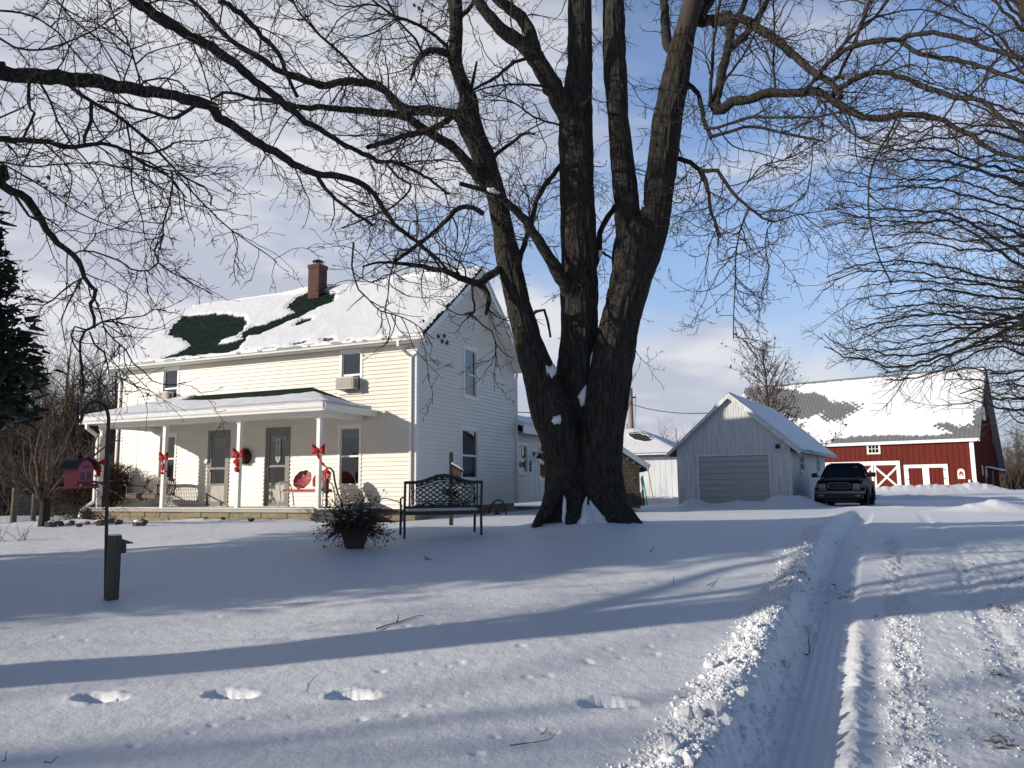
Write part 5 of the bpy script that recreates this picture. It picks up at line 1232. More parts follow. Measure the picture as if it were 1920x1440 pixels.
# snow lodged in the crotches
def patch(parent, org, pts, Y, bulge, name='snow', m=None):
    """pixel outline at depth Y -> rounded lump of snow"""
    g = np.random.RandomState(len(pts)+int(pts[0][0])); c = np.mean(pts,axis=0); q_ = np.array(pts+[pts[0]],float); tt = np.linspace(0,len(pts),34,endpoint=False); pts = [((1-f)*q_[int(k)]+f*q_[int(k)+1]) for k,f in ((t,t%1) for t in tt)]
    pts = [p+g.normal(size=2)*.30+(p-c)*.05*math.sin(i*1.1+c[0]) for i,p in enumerate(pts)]; n = len(pts); V = []; Fs = []
    for k,(f,d) in enumerate(((1.12,.10),(1.,-.2*bulge),(.72,-bulge),(.35,-bulge*1.3))):
        for p in pts: q = c+(np.array(p)-c)*f; V.append(at(q[0],q[1],Y+d)-org)
    for k in range(3):
        for i in range(n): Fs.append((k*n+i,k*n+(i+1)%n,(k+1)*n+(i+1)%n,(k+1)*n+i))
    V.append(at(c[0],c[1],Y-bulge*1.35)-org); 
    for i in range(n): Fs.append((3*n+i,3*n+(i+1)%n,4*n))
    s = MB(); s.add(V,Fs); return s.build(name,m or M['snow'],parent,smooth=True)
for pts,Y,b in [([(1022,682),(1030,688),(1036,684),(1043,690),(1040,704),(1034,716),(1027,720),(1020,712),(1016,700)],13.22,.05),([(1098,722),(1100,728),(1099,745),(1096,758),(1091,762),(1086,752),(1084,742),(1090,734)],13.28,.04),([(1117,640),(1119,650),(1110,680),(1104,698),(1102,692),(1107,668)],13.42,.03),
 ([(1038,782),(1050,778),(1053,786),(1050,794),(1040,796),(1035,790)],13.02,.04),([(1206,378),(1214,384),(1211,391),(1202,388)],13.2,.03),([(912,352),(926,352),(938,362),(930,364),(914,359)],12.45,.03),([(1122,470),(1130,468),(1129,480),(1122,484)],13.7,.03),
 ([(1057,930),(1061,938),(1062,960),(1059,985),(1054,972),(1055,950)],12.85,.03),([(1130,448),(1138,450),(1136,458)],13.6,.02)]:
    patch(maple,MO,pts,Y,b)
# snow banked up the front of the foot
s = MB()
c0 = at(1108,985,12.62); V = []; Fs = []; n = 16
prof = [(1056,1002,1166),(1066,985,1152),(1080,970,1140),(1088,955,1126),(1095,943,1112)]
for j,(xa,y,xb) in enumerate(prof):
    for i in range(n+1):
        t = i/n; x = xa+(xb-xa)*t; gj = random.Random(i*7+j); d = 12.42+.10*j+.30*(2*t-1)**2+gj.gauss(0,.012); V.append(at(x+gj.gauss(0,1.2),y+5*math.sin(i*.8+j*.5)*(j>1)+gj.gauss(0,1.5)*(j>0)-(8 if 2<i<6 and j>2 else 0),d)-MO)
for j in range(len(prof)-1):
    for i in range(n): Fs.append((j*(n+1)+i,j*(n+1)+i+1,(j+1)*(n+1)+i+1,(j+1)*(n+1)+i))
s.add(V,Fs); o = s.build('banked_snow',M['snow'],maple,smooth=True)
# a few withered leaves left on the maple
M['leaf'] = mat('withered_leaf',(.15,.055,.028),.8,noise=(30,(.09,.035,.02),.8))
def leaf(parent, org, px, py, Y, size, seed):
    rg_ = random.Random(seed); c = at(px,py,Y)-org; s = MB(); V = []
    ax = Vector((rg_.gauss(0,1),rg_.gauss(0,1),rg_.gauss(0,1))).normalized(); M3 = Matrix.Rotation(rg_.uniform(-.9,.9),3,ax)
    out = [(0,-1),(.25,-.35),(.8,-.5),(.5,0),(.9,.45),(.3,.35),(0,1),(-.3,.4),(-.85,.5),(-.5,0),(-.75,-.5),(-.25,-.35)]
    for x,z in out: V.append(Vector(c)+M3@Vector((x*size*.7,.3*size*math.sin(x*2+z*1.3),z*size)))
    V.append(Vector(c)); s.add(V,[(i,(i+1)%12,12) for i in range(12)]); return s.build('leaf',M['leaf'],parent)
for i,(px,py) in enumerate([(822,631),(833,630),(829,640),(838,643)]): leaf(maple,MO,px,py,11.05,.055,i)
for i,(px,py) in enumerate([(788,604),(794,602)]): leaf(maple,MO,px,py,11.,.04,40+i)
for i,(px,py) in enumerate([(777,10),(786,16),(792,20)]): leaf(maple,MO,px,py,11.8,.06,60+i)
# ---- bare tree standing outside the picture on the left, whose limbs reach in
lt = np.array([-9.9,3.5,-1.35]); ltree = empty('bare_tree',lt)
tag(ltree,'bare tree left of the yard whose gnarled limbs cross the upper left sky','tree')
tb = TB(); P,Rr = smooth_line(np.array([lt+(0,0,-.1),lt+(.05,0,1.5),lt+(.0,.1,3.2),lt+(.15,.2,5.0),lt+(.3,.3,7.5),lt+(.2,.5,10.5)]),np.array([.48,.37,.34,.30,.2,.06]),.25); tb.tube(P,Rr,20); ltrunk=P; tb.build('trunk',M['bark'],ltree,lt)
LL = [ # (trunk height or None, pixels, d0,d1,w0,w1,dens)
 (3.2,[(-60,126),(0,136),(47,142),(91,146),(146,149),(204,160),(255,168),(313,177),(357,189),(397,201),(412,219),(448,244),(488,270),(529,292),(561,313),(594,326),(634,330),(671,339),(700,365),(717,390),(738,419),(760,437),(789,459),(819,485),(848,515)],6.6,9.6,38,5,1.25),
 (None,[(594,326),(598,335),(620,365),(656,394),(685,412),(700,424)],8.6,8.9,10,6,1.2),
 (None,[(130,160),(138,168),(153,179),(182,197),(226,222),(262,251),(299,284),(324,313),(350,335),(383,350),(397,368),(395,386)],6.9,7.6,10,3,1.6),
 (None,[(320,318),(324,339),(317,383),(306,419),(306,445),(297,474),(297,494)],7.4,7.6,4.5,2.5,1.8),
 (None,[(326,320),(364,364),(394,394),(423,423),(474,459),(503,478),(520,492)],7.4,8.,4,2,2.2),
 (None,[(172,190),(171,226),(160,255),(158,268)],6.9,6.9,10,7,.8),
 (None,[(55,150),(56,204),(66,212),(55,232),(44,258)],6.7,6.8,8,5,1.),
 (None,[(262,162),(262,153),(251,109),(237,73),(219,44),(204,0)],7.,7.3,5,3,2.),
 (None,[(262,165),(270,153),(310,146),(335,153),(357,178)],7.,7.3,5,3,1.6),
 (None,[(397,192),(394,178),(379,127),(364,91)],7.7,7.8,4,3,.6),
 (None,[(370,195),(357,204),(328,222),(313,222),(292,211),(255,204),(226,193),(182,190)],7.5,7.1,9,4,1.6),
 (2.2,[(-50,262),(0,262),(44,262),(91,268),(138,277),(164,271),(190,268),(219,275),(248,292),(277,310),(310,324),(328,343),(350,372)],6.6,7.6,15,3,1.8),
 (1.6,[(-60,320),(0,343),(22,359),(51,375),(69,397),(87,430),(109,456),(120,465),(135,478),(150,492),(157,517),(170,535),(179,545),(176,562),(170,570),(172,582),(177,595),(177,615)],6.8,8.,24,5.5,1.),
 (None,[(22,355),(40,385),(55,405),(72,414)],6.9,7.1,8,4,1.2),
 (None,[(177,612),(160,620),(150,640),(150,657),(152,675),(155,702),(157,737)],8.,8.,5.5,4.5,.9),
 (None,[(160,618),(140,612),(133,628),(138,645),(148,660)],8.,8.,4,3,1.4),
 (None,[(168,622),(177,645),(195,660),(202,682),(205,705),(220,706),(250,722),(287,735)],8.,8.2,3.6,2,2.),
 (None,[(190,612),(195,615),(212,635),(235,655),(250,682),(270,697),(287,715),(320,722),(350,716)],8.,8.4,3.6,2,2.4),
 (None,[(177,612),(190,604),(205,600),(240,595),(270,592),(290,580),(312,582)],8.,8.4,4,2,2.4),
 (None,[(150,505),(155,520),(135,532),(112,550),(100,562),(82,572),(50,570),(30,575)],7.8,7.6,4.5,2,2.),
 (None,[(135,478),(150,471),(175,472),(200,480),(225,490),(245,505),(280,507),(297,492),(290,470),(307,440)],7.7,8.2,4,3,1.8),
 (None,[(290,500),(297,493),(320,510),(345,522),(370,537),(400,552)],8.2,8.5,3.5,2,2.6),
 (4.6,[(170,-60),(251,0),(277,18),(313,44),(357,69),(394,87),(430,113),(467,142),(503,171),(539,200),(576,230),(620,255),(656,277),(674,284),(709,302),(735,303),(771,317),(804,335),(822,350),(841,364)],6.8,10.4,30,5,.7),
 (None,[(720,302),(728,310),(746,332),(771,350),(738,386),(680,412),(640,428)],9.5,9.6,6,3,1.6),
 (5.2,[(380,-40),(415,0),(452,25),(481,58),(510,87),(529,113),(543,153),(558,182)],7.2,8.6,16,8,1.3),
 (None,[(0,20),(60,30),(110,62),(150,110),(190,150)],6.6,6.9,5,3,2.2),(None,[(-20,60),(40,92),(100,88),(170,60),(230,20)],6.6,7.,5,3,2.2),(None,[(90,-20),(140,40),(180,70),(215,120),(230,160)],6.8,7.,4,3,2.2),
 (None,[(-20,300),(60,312),(150,306),(250,316),(360,330),(430,322)],6.8,7.8,4,2,2.2),(None,[(0,305),(80,350),(150,400),(230,430),(290,440)],6.8,7.4,4,2,2.4),
]
limb = TB(); twig = TB(); gb = Grower(23, limb, [dict(d=1.35,L=(.5,1.8),r=.012,a=(25,65),s=.09,n=5,w=.8,t=-.06)], wig=.17, rmin=.005, bud=False); gw = Grower(21, twig, [dict(d=2.,L=(.22,1.25),r=.010,a=(28,75),s=.08,n=4,t=-.12),dict(d=6.,L=(.10,.5),r=.0045,a=(30,75),s=.055,n=3,t=-.05),dict(d=9.,L=(.04,.15),r=.0022,a=(30,70),s=.04,n=3)], wig=.2, rmin=.0030)
for h_,pts,d0,d1,w0,w1,dens in LL:
    P,Rr = pxline(pts,d0,d1,w0,w1)
    if h_ is not None:
        b = np.array([np.interp(lt[2]+h_,ltrunk[:,2],ltrunk[:,k]) for k in range(3)]); q = P[0]; mid = b*.5+q*.5+np.array([0,0,.25]); P = np.concatenate([[b,mid],P]); Rr = np.concatenate([[Rr[0]*1.5,Rr[0]*1.2],Rr])
    P,Rr = smooth_line(P,Rr,.07); g_ = np.random.RandomState(int(abs(pts[0][0]))+len(pts)); P[1:-1] += g_.normal(size=(len(P)-2,3))*np.minimum(.007,Rr[1:-1,None]*.2)
    limb.tube(P,Rr*.88*(1+.06*g_.normal(size=len(Rr))),12 if w0 > 14 else 7); gw.spawn(P,Rr,0,(.05,1.),dens*4.6)
    if w0 >= 7 and len(P) > 8:
        k0 = len(limb.V); gb.spawn(P,Rr,0,(.12,.97),1.75)
        for Vb in limb.V[k0:]:
            Q = Vb.reshape(-1,5,3).mean(1); gw.spawn(Q,np.linspace(.009,.004,len(Q)),0,(.1,1.),6.5)
    limb.build('limb',M['bark'],ltree,lt); limb = TB(); gb.tb = limb
twig.build('twigs',M['twig'],ltree,lt)
for i,(px,py) in enumerate([(72,340),(80,345),(86,352),(91,333),(103,354),(122,366),(126,362)]): leaf(ltree,lt,px,py,6.95,.035,80+i)
# rest of its crown, outside the picture
ub = TB(); gu = Grower(22, ub, [dict(d=1.8,L=(.6,2.2),r=.02,a=(25,65),s=.2,n=4,t=.05),dict(d=2.6,L=(.3,.9),r=.008,a=(30,70),s=.15,n=3)], wig=.17, rmin=.005, bud=False)
for k in range(9):
    a = 2.0+k*.55; h_ = 3.2+.75*k; b = np.array([np.interp(lt[2]+h_,ltrunk[:,2],ltrunk[:,j]) for j in range(3)]); d = np.array([math.cos(a),math.sin(a),.55]); P = gu.path(b,d/np.linalg.norm(d),4.2-.2*k,10,.09,.02); Rr = np.linspace(.11,.02,11); ub.tube(P,Rr,7); gu.spawn(P,Rr,0)
ub.build('outer_boughs',M['twig'],ltree,lt)
# ---- fine-twigged tree outside the picture on the right, sweeping in
rt = np.array([11.6,9.6,-1.1]); rtree = empty('bare_tree',rt); tag(rtree,'fine twigged bare tree whose long sweeping branches enter from the right edge','tree')
tb = TB(); P,Rr = smooth_line(np.array([rt+(0,0,-.1),rt+(0,0,1.6),rt+(.1,0,3.5),rt+(-.1,.1,6),rt+(.1,.2,9.5)]),np.array([.34,.26,.22,.15,.03]),.25); tb.tube(P,Rr,18); rtrunk = P; tb.build('trunk',M['bark'],rtree,rt)
limb = TB(); twig = TB(); gw = Grower(31, twig, [dict(d=3.,L=(.3,1.25),r=.007,a=(14,46),s=.10,n=4,t=.05,w=.8),dict(d=4.2,L=(.14,.62),r=.0036,a=(16,50),s=.08,n=3,w=.8),dict(d=4.,L=(.06,.2),r=.0024,a=(20,55),s=.05,n=3)], wig=.13, rmin=.0034, bud=False)
RL = [([(1960,612),(1920,606),(1856,632),(1797,658),(1739,676),(1678,690),(1634,676),(1584,667),(1545,650)],11,10.4,8,2),
 ([(1980,640),(1920,647),(1860,640),(1790,662),(1720,690),(1660,700)],11,10.6,6,2),([(1990,770),(1920,769),(1885,768),(1861,760),(1838,752),(1800,758)],11,10.8,7,2),
 ([(1985,590),(1920,596),(1830,586),(1740,590),(1660,604),(1600,620)],10.8,10.2,7,2),
 ([(1990,350),(1920,343),(1840,321),(1767,303),(1700,300),(1640,300),(1590,290)],10.6,9.8,9,2),([(1990,505),(1920,480),(1855,440),(1790,405),(1720,395),(1640,392),(1570,385)],10.8,10.,8,2),
 ([(1990,470),(1920,440),(1850,420),(1770,415),(1690,420),(1600,430)],11.2,10.6,6,2),([(1990,540),(1920,530),(1850,520),(1770,500),(1690,490),(1600,500),(1550,520)],10.8,10.1,7,2),
 ([(1990,560),(1930,562),(1850,555),(1770,545),(1690,548),(1610,560)],11.3,10.6,6,2),([(1990,620),(1930,620),(1850,612),(1780,618),(1700,640),(1640,640)],11.4,10.8,6,2),
 ([(1990,300),(1920,270),(1860,250),(1800,255),(1740,262),(1670,275),(1610,280)],11.3,10.4,7,2),([(1990,240),(1920,215),(1850,190),(1790,170),(1730,150)],10.9,10.3,6,2),
 ([(1990,100),(1930,60),(1880,20),(1840,-30)],10.6,10.3,9,5),([(1990,180),(1920,120),(1860,60),(1800,20),(1750,0)],10.9,10.4,7,2),([(1990,60),(1940,30),(1900,-10),(1880,-40),(1850,-130),(1838,-240),(1810,-360)],10.3,10.4,34,3),
 ([(1990,690),(1940,690),(1880,700),(1820,690),(1770,700)],11.4,11.,5,2),([(1990,830),(1950,800),(1910,790),(1890,770)],11.4,11.,5,2),([(1990,740),(1940,735),(1900,720),(1860,724)],11.2,11.,5,2),
 ([(1990,400),(1930,395),(1860,380),(1790,360),(1720,350),(1640,352),(1570,340)],10.7,10.,6,2),([(1990,330),(1930,300),(1880,290),(1820,300),(1760,320),(1700,340)],10.4,10.,6,2),([(1990,450),(1930,460),(1870,470),(1800,465),(1730,455),(1650,465)],10.5,9.9,6,2),([(1990,580),(1940,575),(1880,580),(1800,575),(1720,570),(1640,580)],10.4,9.9,6,2)]
RL += [([(x,y+(17 if k%2 else -19)+6*math.sin(i*2.1+k)) for i,(x,y) in enumerate(q[0])],q[1]+.6,q[2]+.7,q[3]*.8,q[4]) for k,q in enumerate(RL) if q[3] < 10]
for pts,d0,d1,w0,w1 in RL:
    P,Rr = pxline(pts,d0,d1,w0,w1); zt = np.clip(P[0][2]-.5,rt[2]+1.2,rt[2]+8.5); b = np.array([np.interp(zt,rtrunk[:,2],rtrunk[:,k]) for k in range(3)])
    P = np.concatenate([[b],P]); Rr = np.concatenate([[Rr[0]*1.6],Rr]); P,Rr = smooth_line(P,Rr,.10); g_ = np.random.RandomState(int(pts[0][1])); P[1:-1] += g_.normal(size=(len(P)-2,3))*.012
    limb.tube(P,Rr,8 if w0 > 7 else 6); gw.spawn(P,Rr,0,(.15,1.),9.)
    limb.build('limb',M['twig'],rtree,rt); limb = TB()
twig.build('twigs',M['twig2'],rtree,rt)
# ---- evergreens on the left: one shows at the edge of the picture, others stand outside it and shade the yard
M['cedar'] = mat('cedar_foliage',(.018,.028,.018),.8,noise=(4,(.035,.042,.024),.7))
def cedar(x, y, h, r, z0, label, seed, n=2600, trunk=.12, fs=.13):
    zg = gz(x,y); o = empty('cedar_tree',(x,y,zg)); tag(o,label,'tree','evergreens left of the yard')
    s = MB(); s.tube([(0,0,-.1),(0,0,h*.5),(0,0,h*.96)],[trunk,trunk*.7,.02],9); s.build('trunk',M['bark'],o,smooth=True)
    g = np.random.RandomState(seed); V = []; Fs = []; k = 0
    nb = int(n/26)
    for b in range(nb):
        t = g.rand()**.8; z = z0+(h-z0)*t; rr = r*(1-t)**.75*(.65+.5*g.rand())*(1 if t > .08 else .6+5*t); a = g.rand()*6.283
        d = np.array([math.cos(a),math.sin(a),.15-.35*(1-t)*g.rand()]); q = int(26*(.5+rr/r))
        c = np.array([0,0,z]); tt = (g.rand(q)**.6)*rr
        pts = c+d*tt[:,None]+g.normal(size=(q,3))*np.array([.13,.13,.09])*(.5+rr*.35)
        dirs = d+g.normal(size=(q,3))*.75; dirs /= np.linalg.norm(dirs,axis=1)[:,None]; sd = np.cross(dirs,g.normal(size=(q,3))); sd /= np.linalg.norm(sd,axis=1)[:,None]
        L_ = fs*(.6+.8*g.rand(q))[:,None]; wv = sd*L_*.22
        quad = np.stack([pts-wv,pts+wv,pts+dirs*L_+wv*.3,pts+dirs*L_-wv*.3],1)
        V.append(quad.reshape(-1,3)); 
    V = np.concatenate(V); np_mesh('crown',V,np.arange(len(V)).reshape(-1,4),M['cedar'],o,smooth=False); return o
c0 = cedar(-8.15,10.2,6.3,1.65,1.75,'dark cedar at the left edge of the picture beside the wood posts',3,n=46000,fs=.15)
s = MB(); g_ = random.Random(5)
for i in range(34):
    a = g_.uniform(3.4,6.4); z = g_.uniform(1.3,4.); rr = 1.5*(1-z/6.3)**.7*g_.uniform(.7,1.05); s.blob((rr*math.cos(a),rr*math.sin(a),z),.10*g_.uniform(.5,1.2),.10,.035,8,5,.5,g_)
s.build('snow',M['snow'],c0,smooth=True)
cedar(-13.6,6.3,9.5,2.45,.4,'tall dense evergreen outside the left edge that shades the middle of the yard',4,n=30000,fs=.19)
cedar(-18.5,4.8,10.5,2.5,.4,'tallest evergreen of the row outside the left edge',6,n=26000,fs=.22)
# ---- woods behind the house on the left, and far right
def small_tree(name, h, r, seed, m, spread=.5, lv=2, twd=1., n0=16, low=.18):
    tb = TB(); g = Grower(seed,tb,[dict(d=2.2*twd,L=(.12*h,.34*h),r=r*.34,a=(20,55),s=.05*h,n=4,t=.25),dict(d=3.4*twd,L=(.05*h,.16*h),r=r*.14,a=(22,60),s=.03*h,n=3,t=.2),dict(d=4.2*twd,L=(.02*h,.07*h),r=r*.07,a=(22,60),s=.02*h,n=3)][:lv+1],wig=.15,rmin=.004 if h < 8 else .007,bud=False)
    P = g.path((0,0,-.15),(0,0,1),h,12,.05,.05); Rr = np.linspace(r,r*.08,13); tb.tube(P,Rr,8)
    for k in range(n0):
        t = low+(.92-low)*k/n0; i = int(t*12); p = P[i]; a = k*2.4+g.g.rand(); d = np.array([math.cos(a)*spread,math.sin(a)*spread,.62+.35*t]); d /= np.linalg.norm(d)
        L_ = h*(.52-.36*t)*(.8+.4*g.g.rand()); Pc = g.path(p,d,L_,9,.10,.10); Rc = np.linspace(Rr[i]*.55,.006,10); tb.tube(Pc,Rc,5); g.spawn(Pc,Rc,0)
    return tb
woods_src = []
for k,(h,r,sp_) in enumerate([(9.5,.13,.55),(8.0,.11,.75),(11,.16,.45),(6.5,.08,.8)]):
    o = small_tree('woods_tree',h,r,100+k,M['brush'],sp_,2,.62 if h>9 else .8,n0=15).build('woods_tree',M['brush']); woods_src.append(o)
g_ = random.Random(12); spots = []
for i in range(150):
    px = -140+385*((i*.618)%1); Y = g_.uniform(29.5,46); spots.append((px,Y,g_.uniform(.44,.64) if i%8 else g_.uniform(.7,.82)))
far = []
for i in range(26): far.append((1878+95*((i*.618)%1),g_.uniform(118,150),g_.uniform(.75,1.15)))
for i in range(10): far.append((1290-140*((i*.618)%1)+60,g_.uniform(95,120),g_.uniform(.7,1.0)))
for i,(px,Y,sc_) in enumerate(spots+far):
    src = woods_src[i%4]; o = src if i < 4 else src.copy()
    if i >= 4: COL.objects.link(o)
    p = at(px,940,Y); o.location = (p[0],p[1],gz(p[0],p[1])-.1); o.rotation_euler = (0,0,g_.random()*6.28); o.scale = (sc_*1.15,sc_*1.15,sc_)
    if i < len(spots): tag(o,'bare tree in the brown woods behind the farmhouse on the left','tree','bare trees of the woods left of the house')
    elif i < len(spots)+26: tag(o,'bare tree in the far wood beyond the red barn','tree','bare trees beyond the barn')
    else: tag(o,'small far tree peeping over the roofs behind the shed','tree','far trees behind the shed')
for i,(x,y,sc_) in enumerate([(-28,-4.6,1.35),(-36,-8.6,1.5)]):
    o = woods_src[(0,2,0,2,2,0)[i]].copy(); COL.objects.link(o); o.location = (x,y,gz(x,y)-.1); o.scale = (sc_*1.25,sc_*1.25,sc_); o.rotation_euler = (0,0,i*1.7)
    tag(o,'tall bare tree along the roadside outside the left edge','tree','bare roadside trees outside the picture')
# brush under the woods: an uncountable tangle
tb = TB(); g = np.random.RandomState(8)
for i in range(9000):
    px = g.uniform(-130,245); Y = g.uniform(27.5,42); p = at(px,940,Y); p[2] = -.85; n = 5; d = np.array([g.normal()*.5,g.normal()*.5,1]); P = [p]
    L_ = g.uniform(.6,3.2); 
    for k in range(n): d = d+g.normal(size=3)*.28; d /= np.linalg.norm(d); P.append(P[-1]+d*L_/n)
    tb.tube(np.array(P),np.linspace(.016,.006,n+1),3)
tag(tb.build('undergrowth',M['brush']),'tangled brown undergrowth below the woods on the left',kind='stuff')
tb = TB()
for i in range(1500):
    px = g.uniform(1872,1990); Y = g.uniform(116,126); p = at(px,930,Y); p[2] = gz(p[0],p[1]); d = np.array([g.normal()*.3,0,1]); P = [p,p+d*g.uniform(.8,2.),p+d*g.uniform(2.2,4)]
    tb.tube(np.array(P),np.array([.06,.04,.02]),3)
tag(tb.build('undergrowth',M['brush']),'brown scrub along the foot of the far wood beyond the barn',kind='stuff')
# small many-stemmed tree and dark clipped hedge left of the porch
def bush_tree(px, py, Y, label):
    p = at(px,py,Y); o = empty('shrub_tree',(p[0],p[1],gz(p[0],p[1]))); tag(o,label,'tree')
    tb = TB(); g = Grower(77,tb,[dict(d=4.6,L=(.25,.8),r=.012,a=(20,60),s=.09,n=4),dict(d=6.,L=(.12,.4),r=.006,a=(25,65),s=.06,n=3),dict(d=6.,L=(.05,.15),r=.0035,a=(25,65),s=.05,n=3)],wig=.2,rmin=.0035,bud=False)
    tr = TB(); tr.tube(np.array([(0,0,-.1),(0.01,0,.3),(0,0,.62)]),np.array([.12,.095,.11]),12); tr.build('trunk',M['bark'],o)
    for k in range(17):
        a = k*2.4; d = np.array([math.cos(a)*.8,math.sin(a)*.8,.55+.5*g.g.rand()]); d /= np.linalg.norm(d); P = g.path((0,0,.5),d,1.3+.7*g.g.rand(),8,.14,.12); Rc = np.linspace(.045,.012,9); tb.tube(P,Rc,6); g.spawn(P,Rc,0)
    tb.build('branches',M['brush'],o); return o
bush_tree(82,985,16.2,'small vase shaped tree with a short thick trunk left of the porch')
p = at(165,958,23.6); hz = gz(p[0],p[1]); hedge = empty('hedge',(p[0],p[1],hz)); hedge.rotation_euler = (0,0,-.1); hedge.scale = (1.3,1.3,1.3); tag(hedge,'dark brown clipped leafless shrub behind the porch corner','shrub')
M['hedge'] = mat('hedge_twigs',(.075,.042,.022),.9,noise=(6,(.05,.028,.016),.8))
tb = TB(); g = np.random.RandomState(9)
for i in range(5200):
    a = np.array([g.uniform(-.85,.72),g.uniform(-.6,.6),0]); top = .95+.28*math.sin(a[0]*1.1+1.2)
    z = .28+(top-.28)*g.rand()**.8; q = np.array([a[0],a[1],z]); d = np.array([a[0]*.9+g.normal()*.5,a[1]+g.normal()*.5,.7+g.normal()*.5]); d /= np.linalg.norm(d); L_ = g.uniform(.08,.22)
    tb.tube(np.array([q,q+d*L_*.5,q+d*L_+g.normal(size=3)*.02]),np.array([.007,.005,.003]),3)
for i in range(60):
    x = g.uniform(-.75,.65); tb.tube(np.array([(x*.4,0,-.05),(x*.7,g.normal()*.2,.3),(x,g.normal()*.4,.7)]),np.array([.016,.013,.008]),4)
tb.build('twigs',M['hedge'],hedge)
# arching bare canes under the hedge
p = at(140,972,20.0); o = empty('arching_shrub',(p[0],p[1],gz(p[0],p[1]))); tag(o,'low shrub of arching dark canes in the snow beside the porch downspout','shrub')
tb = TB()
for i in range(70):
    x0 = g.uniform(-.2,.95); sgn = -1 if g.rand() < .75 else 1; L_ = g.uniform(.4,.95); t = np.linspace(0,1,9); hgt = g.uniform(.15,.42)
    tb.tube(np.stack([x0+sgn*L_*t,g.normal()*.25+g.normal()*.2*t,hgt*np.sin(t*2.6)],-1),np.linspace(.007,.003,9),4)
tb.build('canes',M['twig'],o)
# the oak by the barn, still holding brown leaves
p = at(1452,925,42); oak = empty('oak_tree',(p[0],p[1],-.95)); tag(oak,'small oak behind the garage still holding brown leaves','tree')
tb = TB(); g = Grower(55,tb,[dict(d=4.2,L=(.5,1.6),r=.025,a=(18,48),s=.18,n=4,t=.35),dict(d=3.,L=(.25,.8),r=.011,a=(20,55),s=.12,n=3,t=.3),dict(d=2.4,L=(.1,.35),r=.007,a=(20,55),s=.1,n=3)],wig=.12,rmin=.006,bud=False)
P = g.path((0,0,-.1),(0,0,1),8.6,14,.03,.02); Rr = np.linspace(.17,.02,15); tr = TB(); tr.tube(P,Rr,10); tr.build('trunk',M['twig'],oak)
for k in range(52):
    t = .16+.76*k/52; i = int(t*14); a = k*2.4; sp_ = 1.05-.55*t; d = np.array([math.cos(a)*sp_,math.sin(a)*sp_,.30+.75*t]); d /= np.linalg.norm(d); L_ = (3.9-2.5*t)*(.8+.4*g.g.rand()); Pc = g.path(P[i],d,L_,9,.08,.06); Rc = np.linspace(.05-.03*t,.01,10); tb.tube(Pc,Rc,5); g.spawn(Pc,Rc,0)
tb.build('branches',M['brush'],oak)
AV = np.concatenate(tb.V); gl = g.g; sel = AV[gl.randint(0,len(AV),6500)]; keep = (sel[:,2] < 2.2+2.2*gl.rand(len(sel))**2*1.9) | (gl.rand(len(sel)) < .10); sel = sel[keep]; q = len(sel)
d = gl.normal(size=(q,3)); d /= np.linalg.norm(d,axis=1)[:,None]; sd = np.cross(d,gl.normal(size=(q,3))); sd /= np.linalg.norm(sd,axis=1)[:,None]; L_ = (.07+.06*gl.rand(q))[:,None]
np_mesh('leaves',np.stack([sel-sd*L_*.4,sel+sd*L_*.4,sel+d*L_+sd*L_*.25,sel+d*L_-sd*L_*.25],1).reshape(-1,3),np.arange(q*4).reshape(-1,4),mat('oak_leaf',(.085,.045,.03),.85,noise=(12,(.05,.028,.02),.8)),oak,smooth=False)['kind'] = 'stuff'
# ------------------------------------------------------------------ yard things
def ground_empty(name, px, py, Y, rz=0):
    p = at(px,py,Y); return empty(name,(p[0],p[1],gz(p[0],p[1])),rz)
# ---- cast iron bench seen from behind
pl, pr_ = at(758,1005,12.0), at(902,998,12.32); yaw = math.atan2(pr_[1]-pl[1],pr_[0]-pl[0]); mid = (pl+pr_)/2
bench = empty('garden_bench',(mid[0],mid[1],min(gz(pl[0],pl[1]),mid[2])),yaw); zo = mid[2]-bench.location.z
tag(bench,'black cast iron garden bench with lattice back standing in the snow','bench')
W2 = math.hypot(pr_[0]-pl[0],pr_[1]-pl[1])/2-.02
top = lambda x: .80+zo+.105*(.5+.5*math.cos(min(1,abs(x)/(W2*.80))*math.pi))
def bk(mb): 
    o = mb.build('back_panel',M['black'],bench); return o
s = MB()
tr = lambda x,z: (x, -.02-.10*(z-.40), z)       # the back leans towards the viewer
N = 40
rimp = [(-W2+2*W2*i/N) for i in range(N+1)]
s.tube([tr(x,top(x)) for x in rimp],.024,6); s.tube([tr(-W2,.42+zo),tr(W2,.42+zo)],.02,6)
for sg in (-1,1): s.tube([tr(sg*(W2-.05),.42+zo),tr(sg*(W2-.05),top(W2))],.012,6)
z0_ = .50+zo
inner = lambda x: top(x)-.085
xi = W2-.15
s.tube([tr(x,inner(x)-.01) for x in np.linspace(-xi,xi,30)],.009,5); s.tube([tr(-xi,z0_),tr(xi,z0_)],.009,5)
for sg in (-1,1): s.tube([tr(sg*xi,z0_),tr(sg*xi,inner(xi))],.009,5)
st = .105
for k in range(-14,15):
    for sg in (-1,1):
        pts = []
        for j in range(25):
            z = z0_+j*.0165; x = k*st+sg*(z-z0_)*1.45
            if abs(x) <= xi and z <= inner(x)-.005: pts.append(tr(x,z))
        if len(pts) > 1: s.tube(pts,.009,4)
g_ = random.Random(31)
def scroll(x,z,r,a0,sg):
    pts = [tr(x+r*(1-t*.75)*math.cos(a0+sg*t*5.2),z+r*(1-t*.75)*math.sin(a0+sg*t*5.2)) for t in np.linspace(0,1,10)]; s.tube(pts,.010,4)
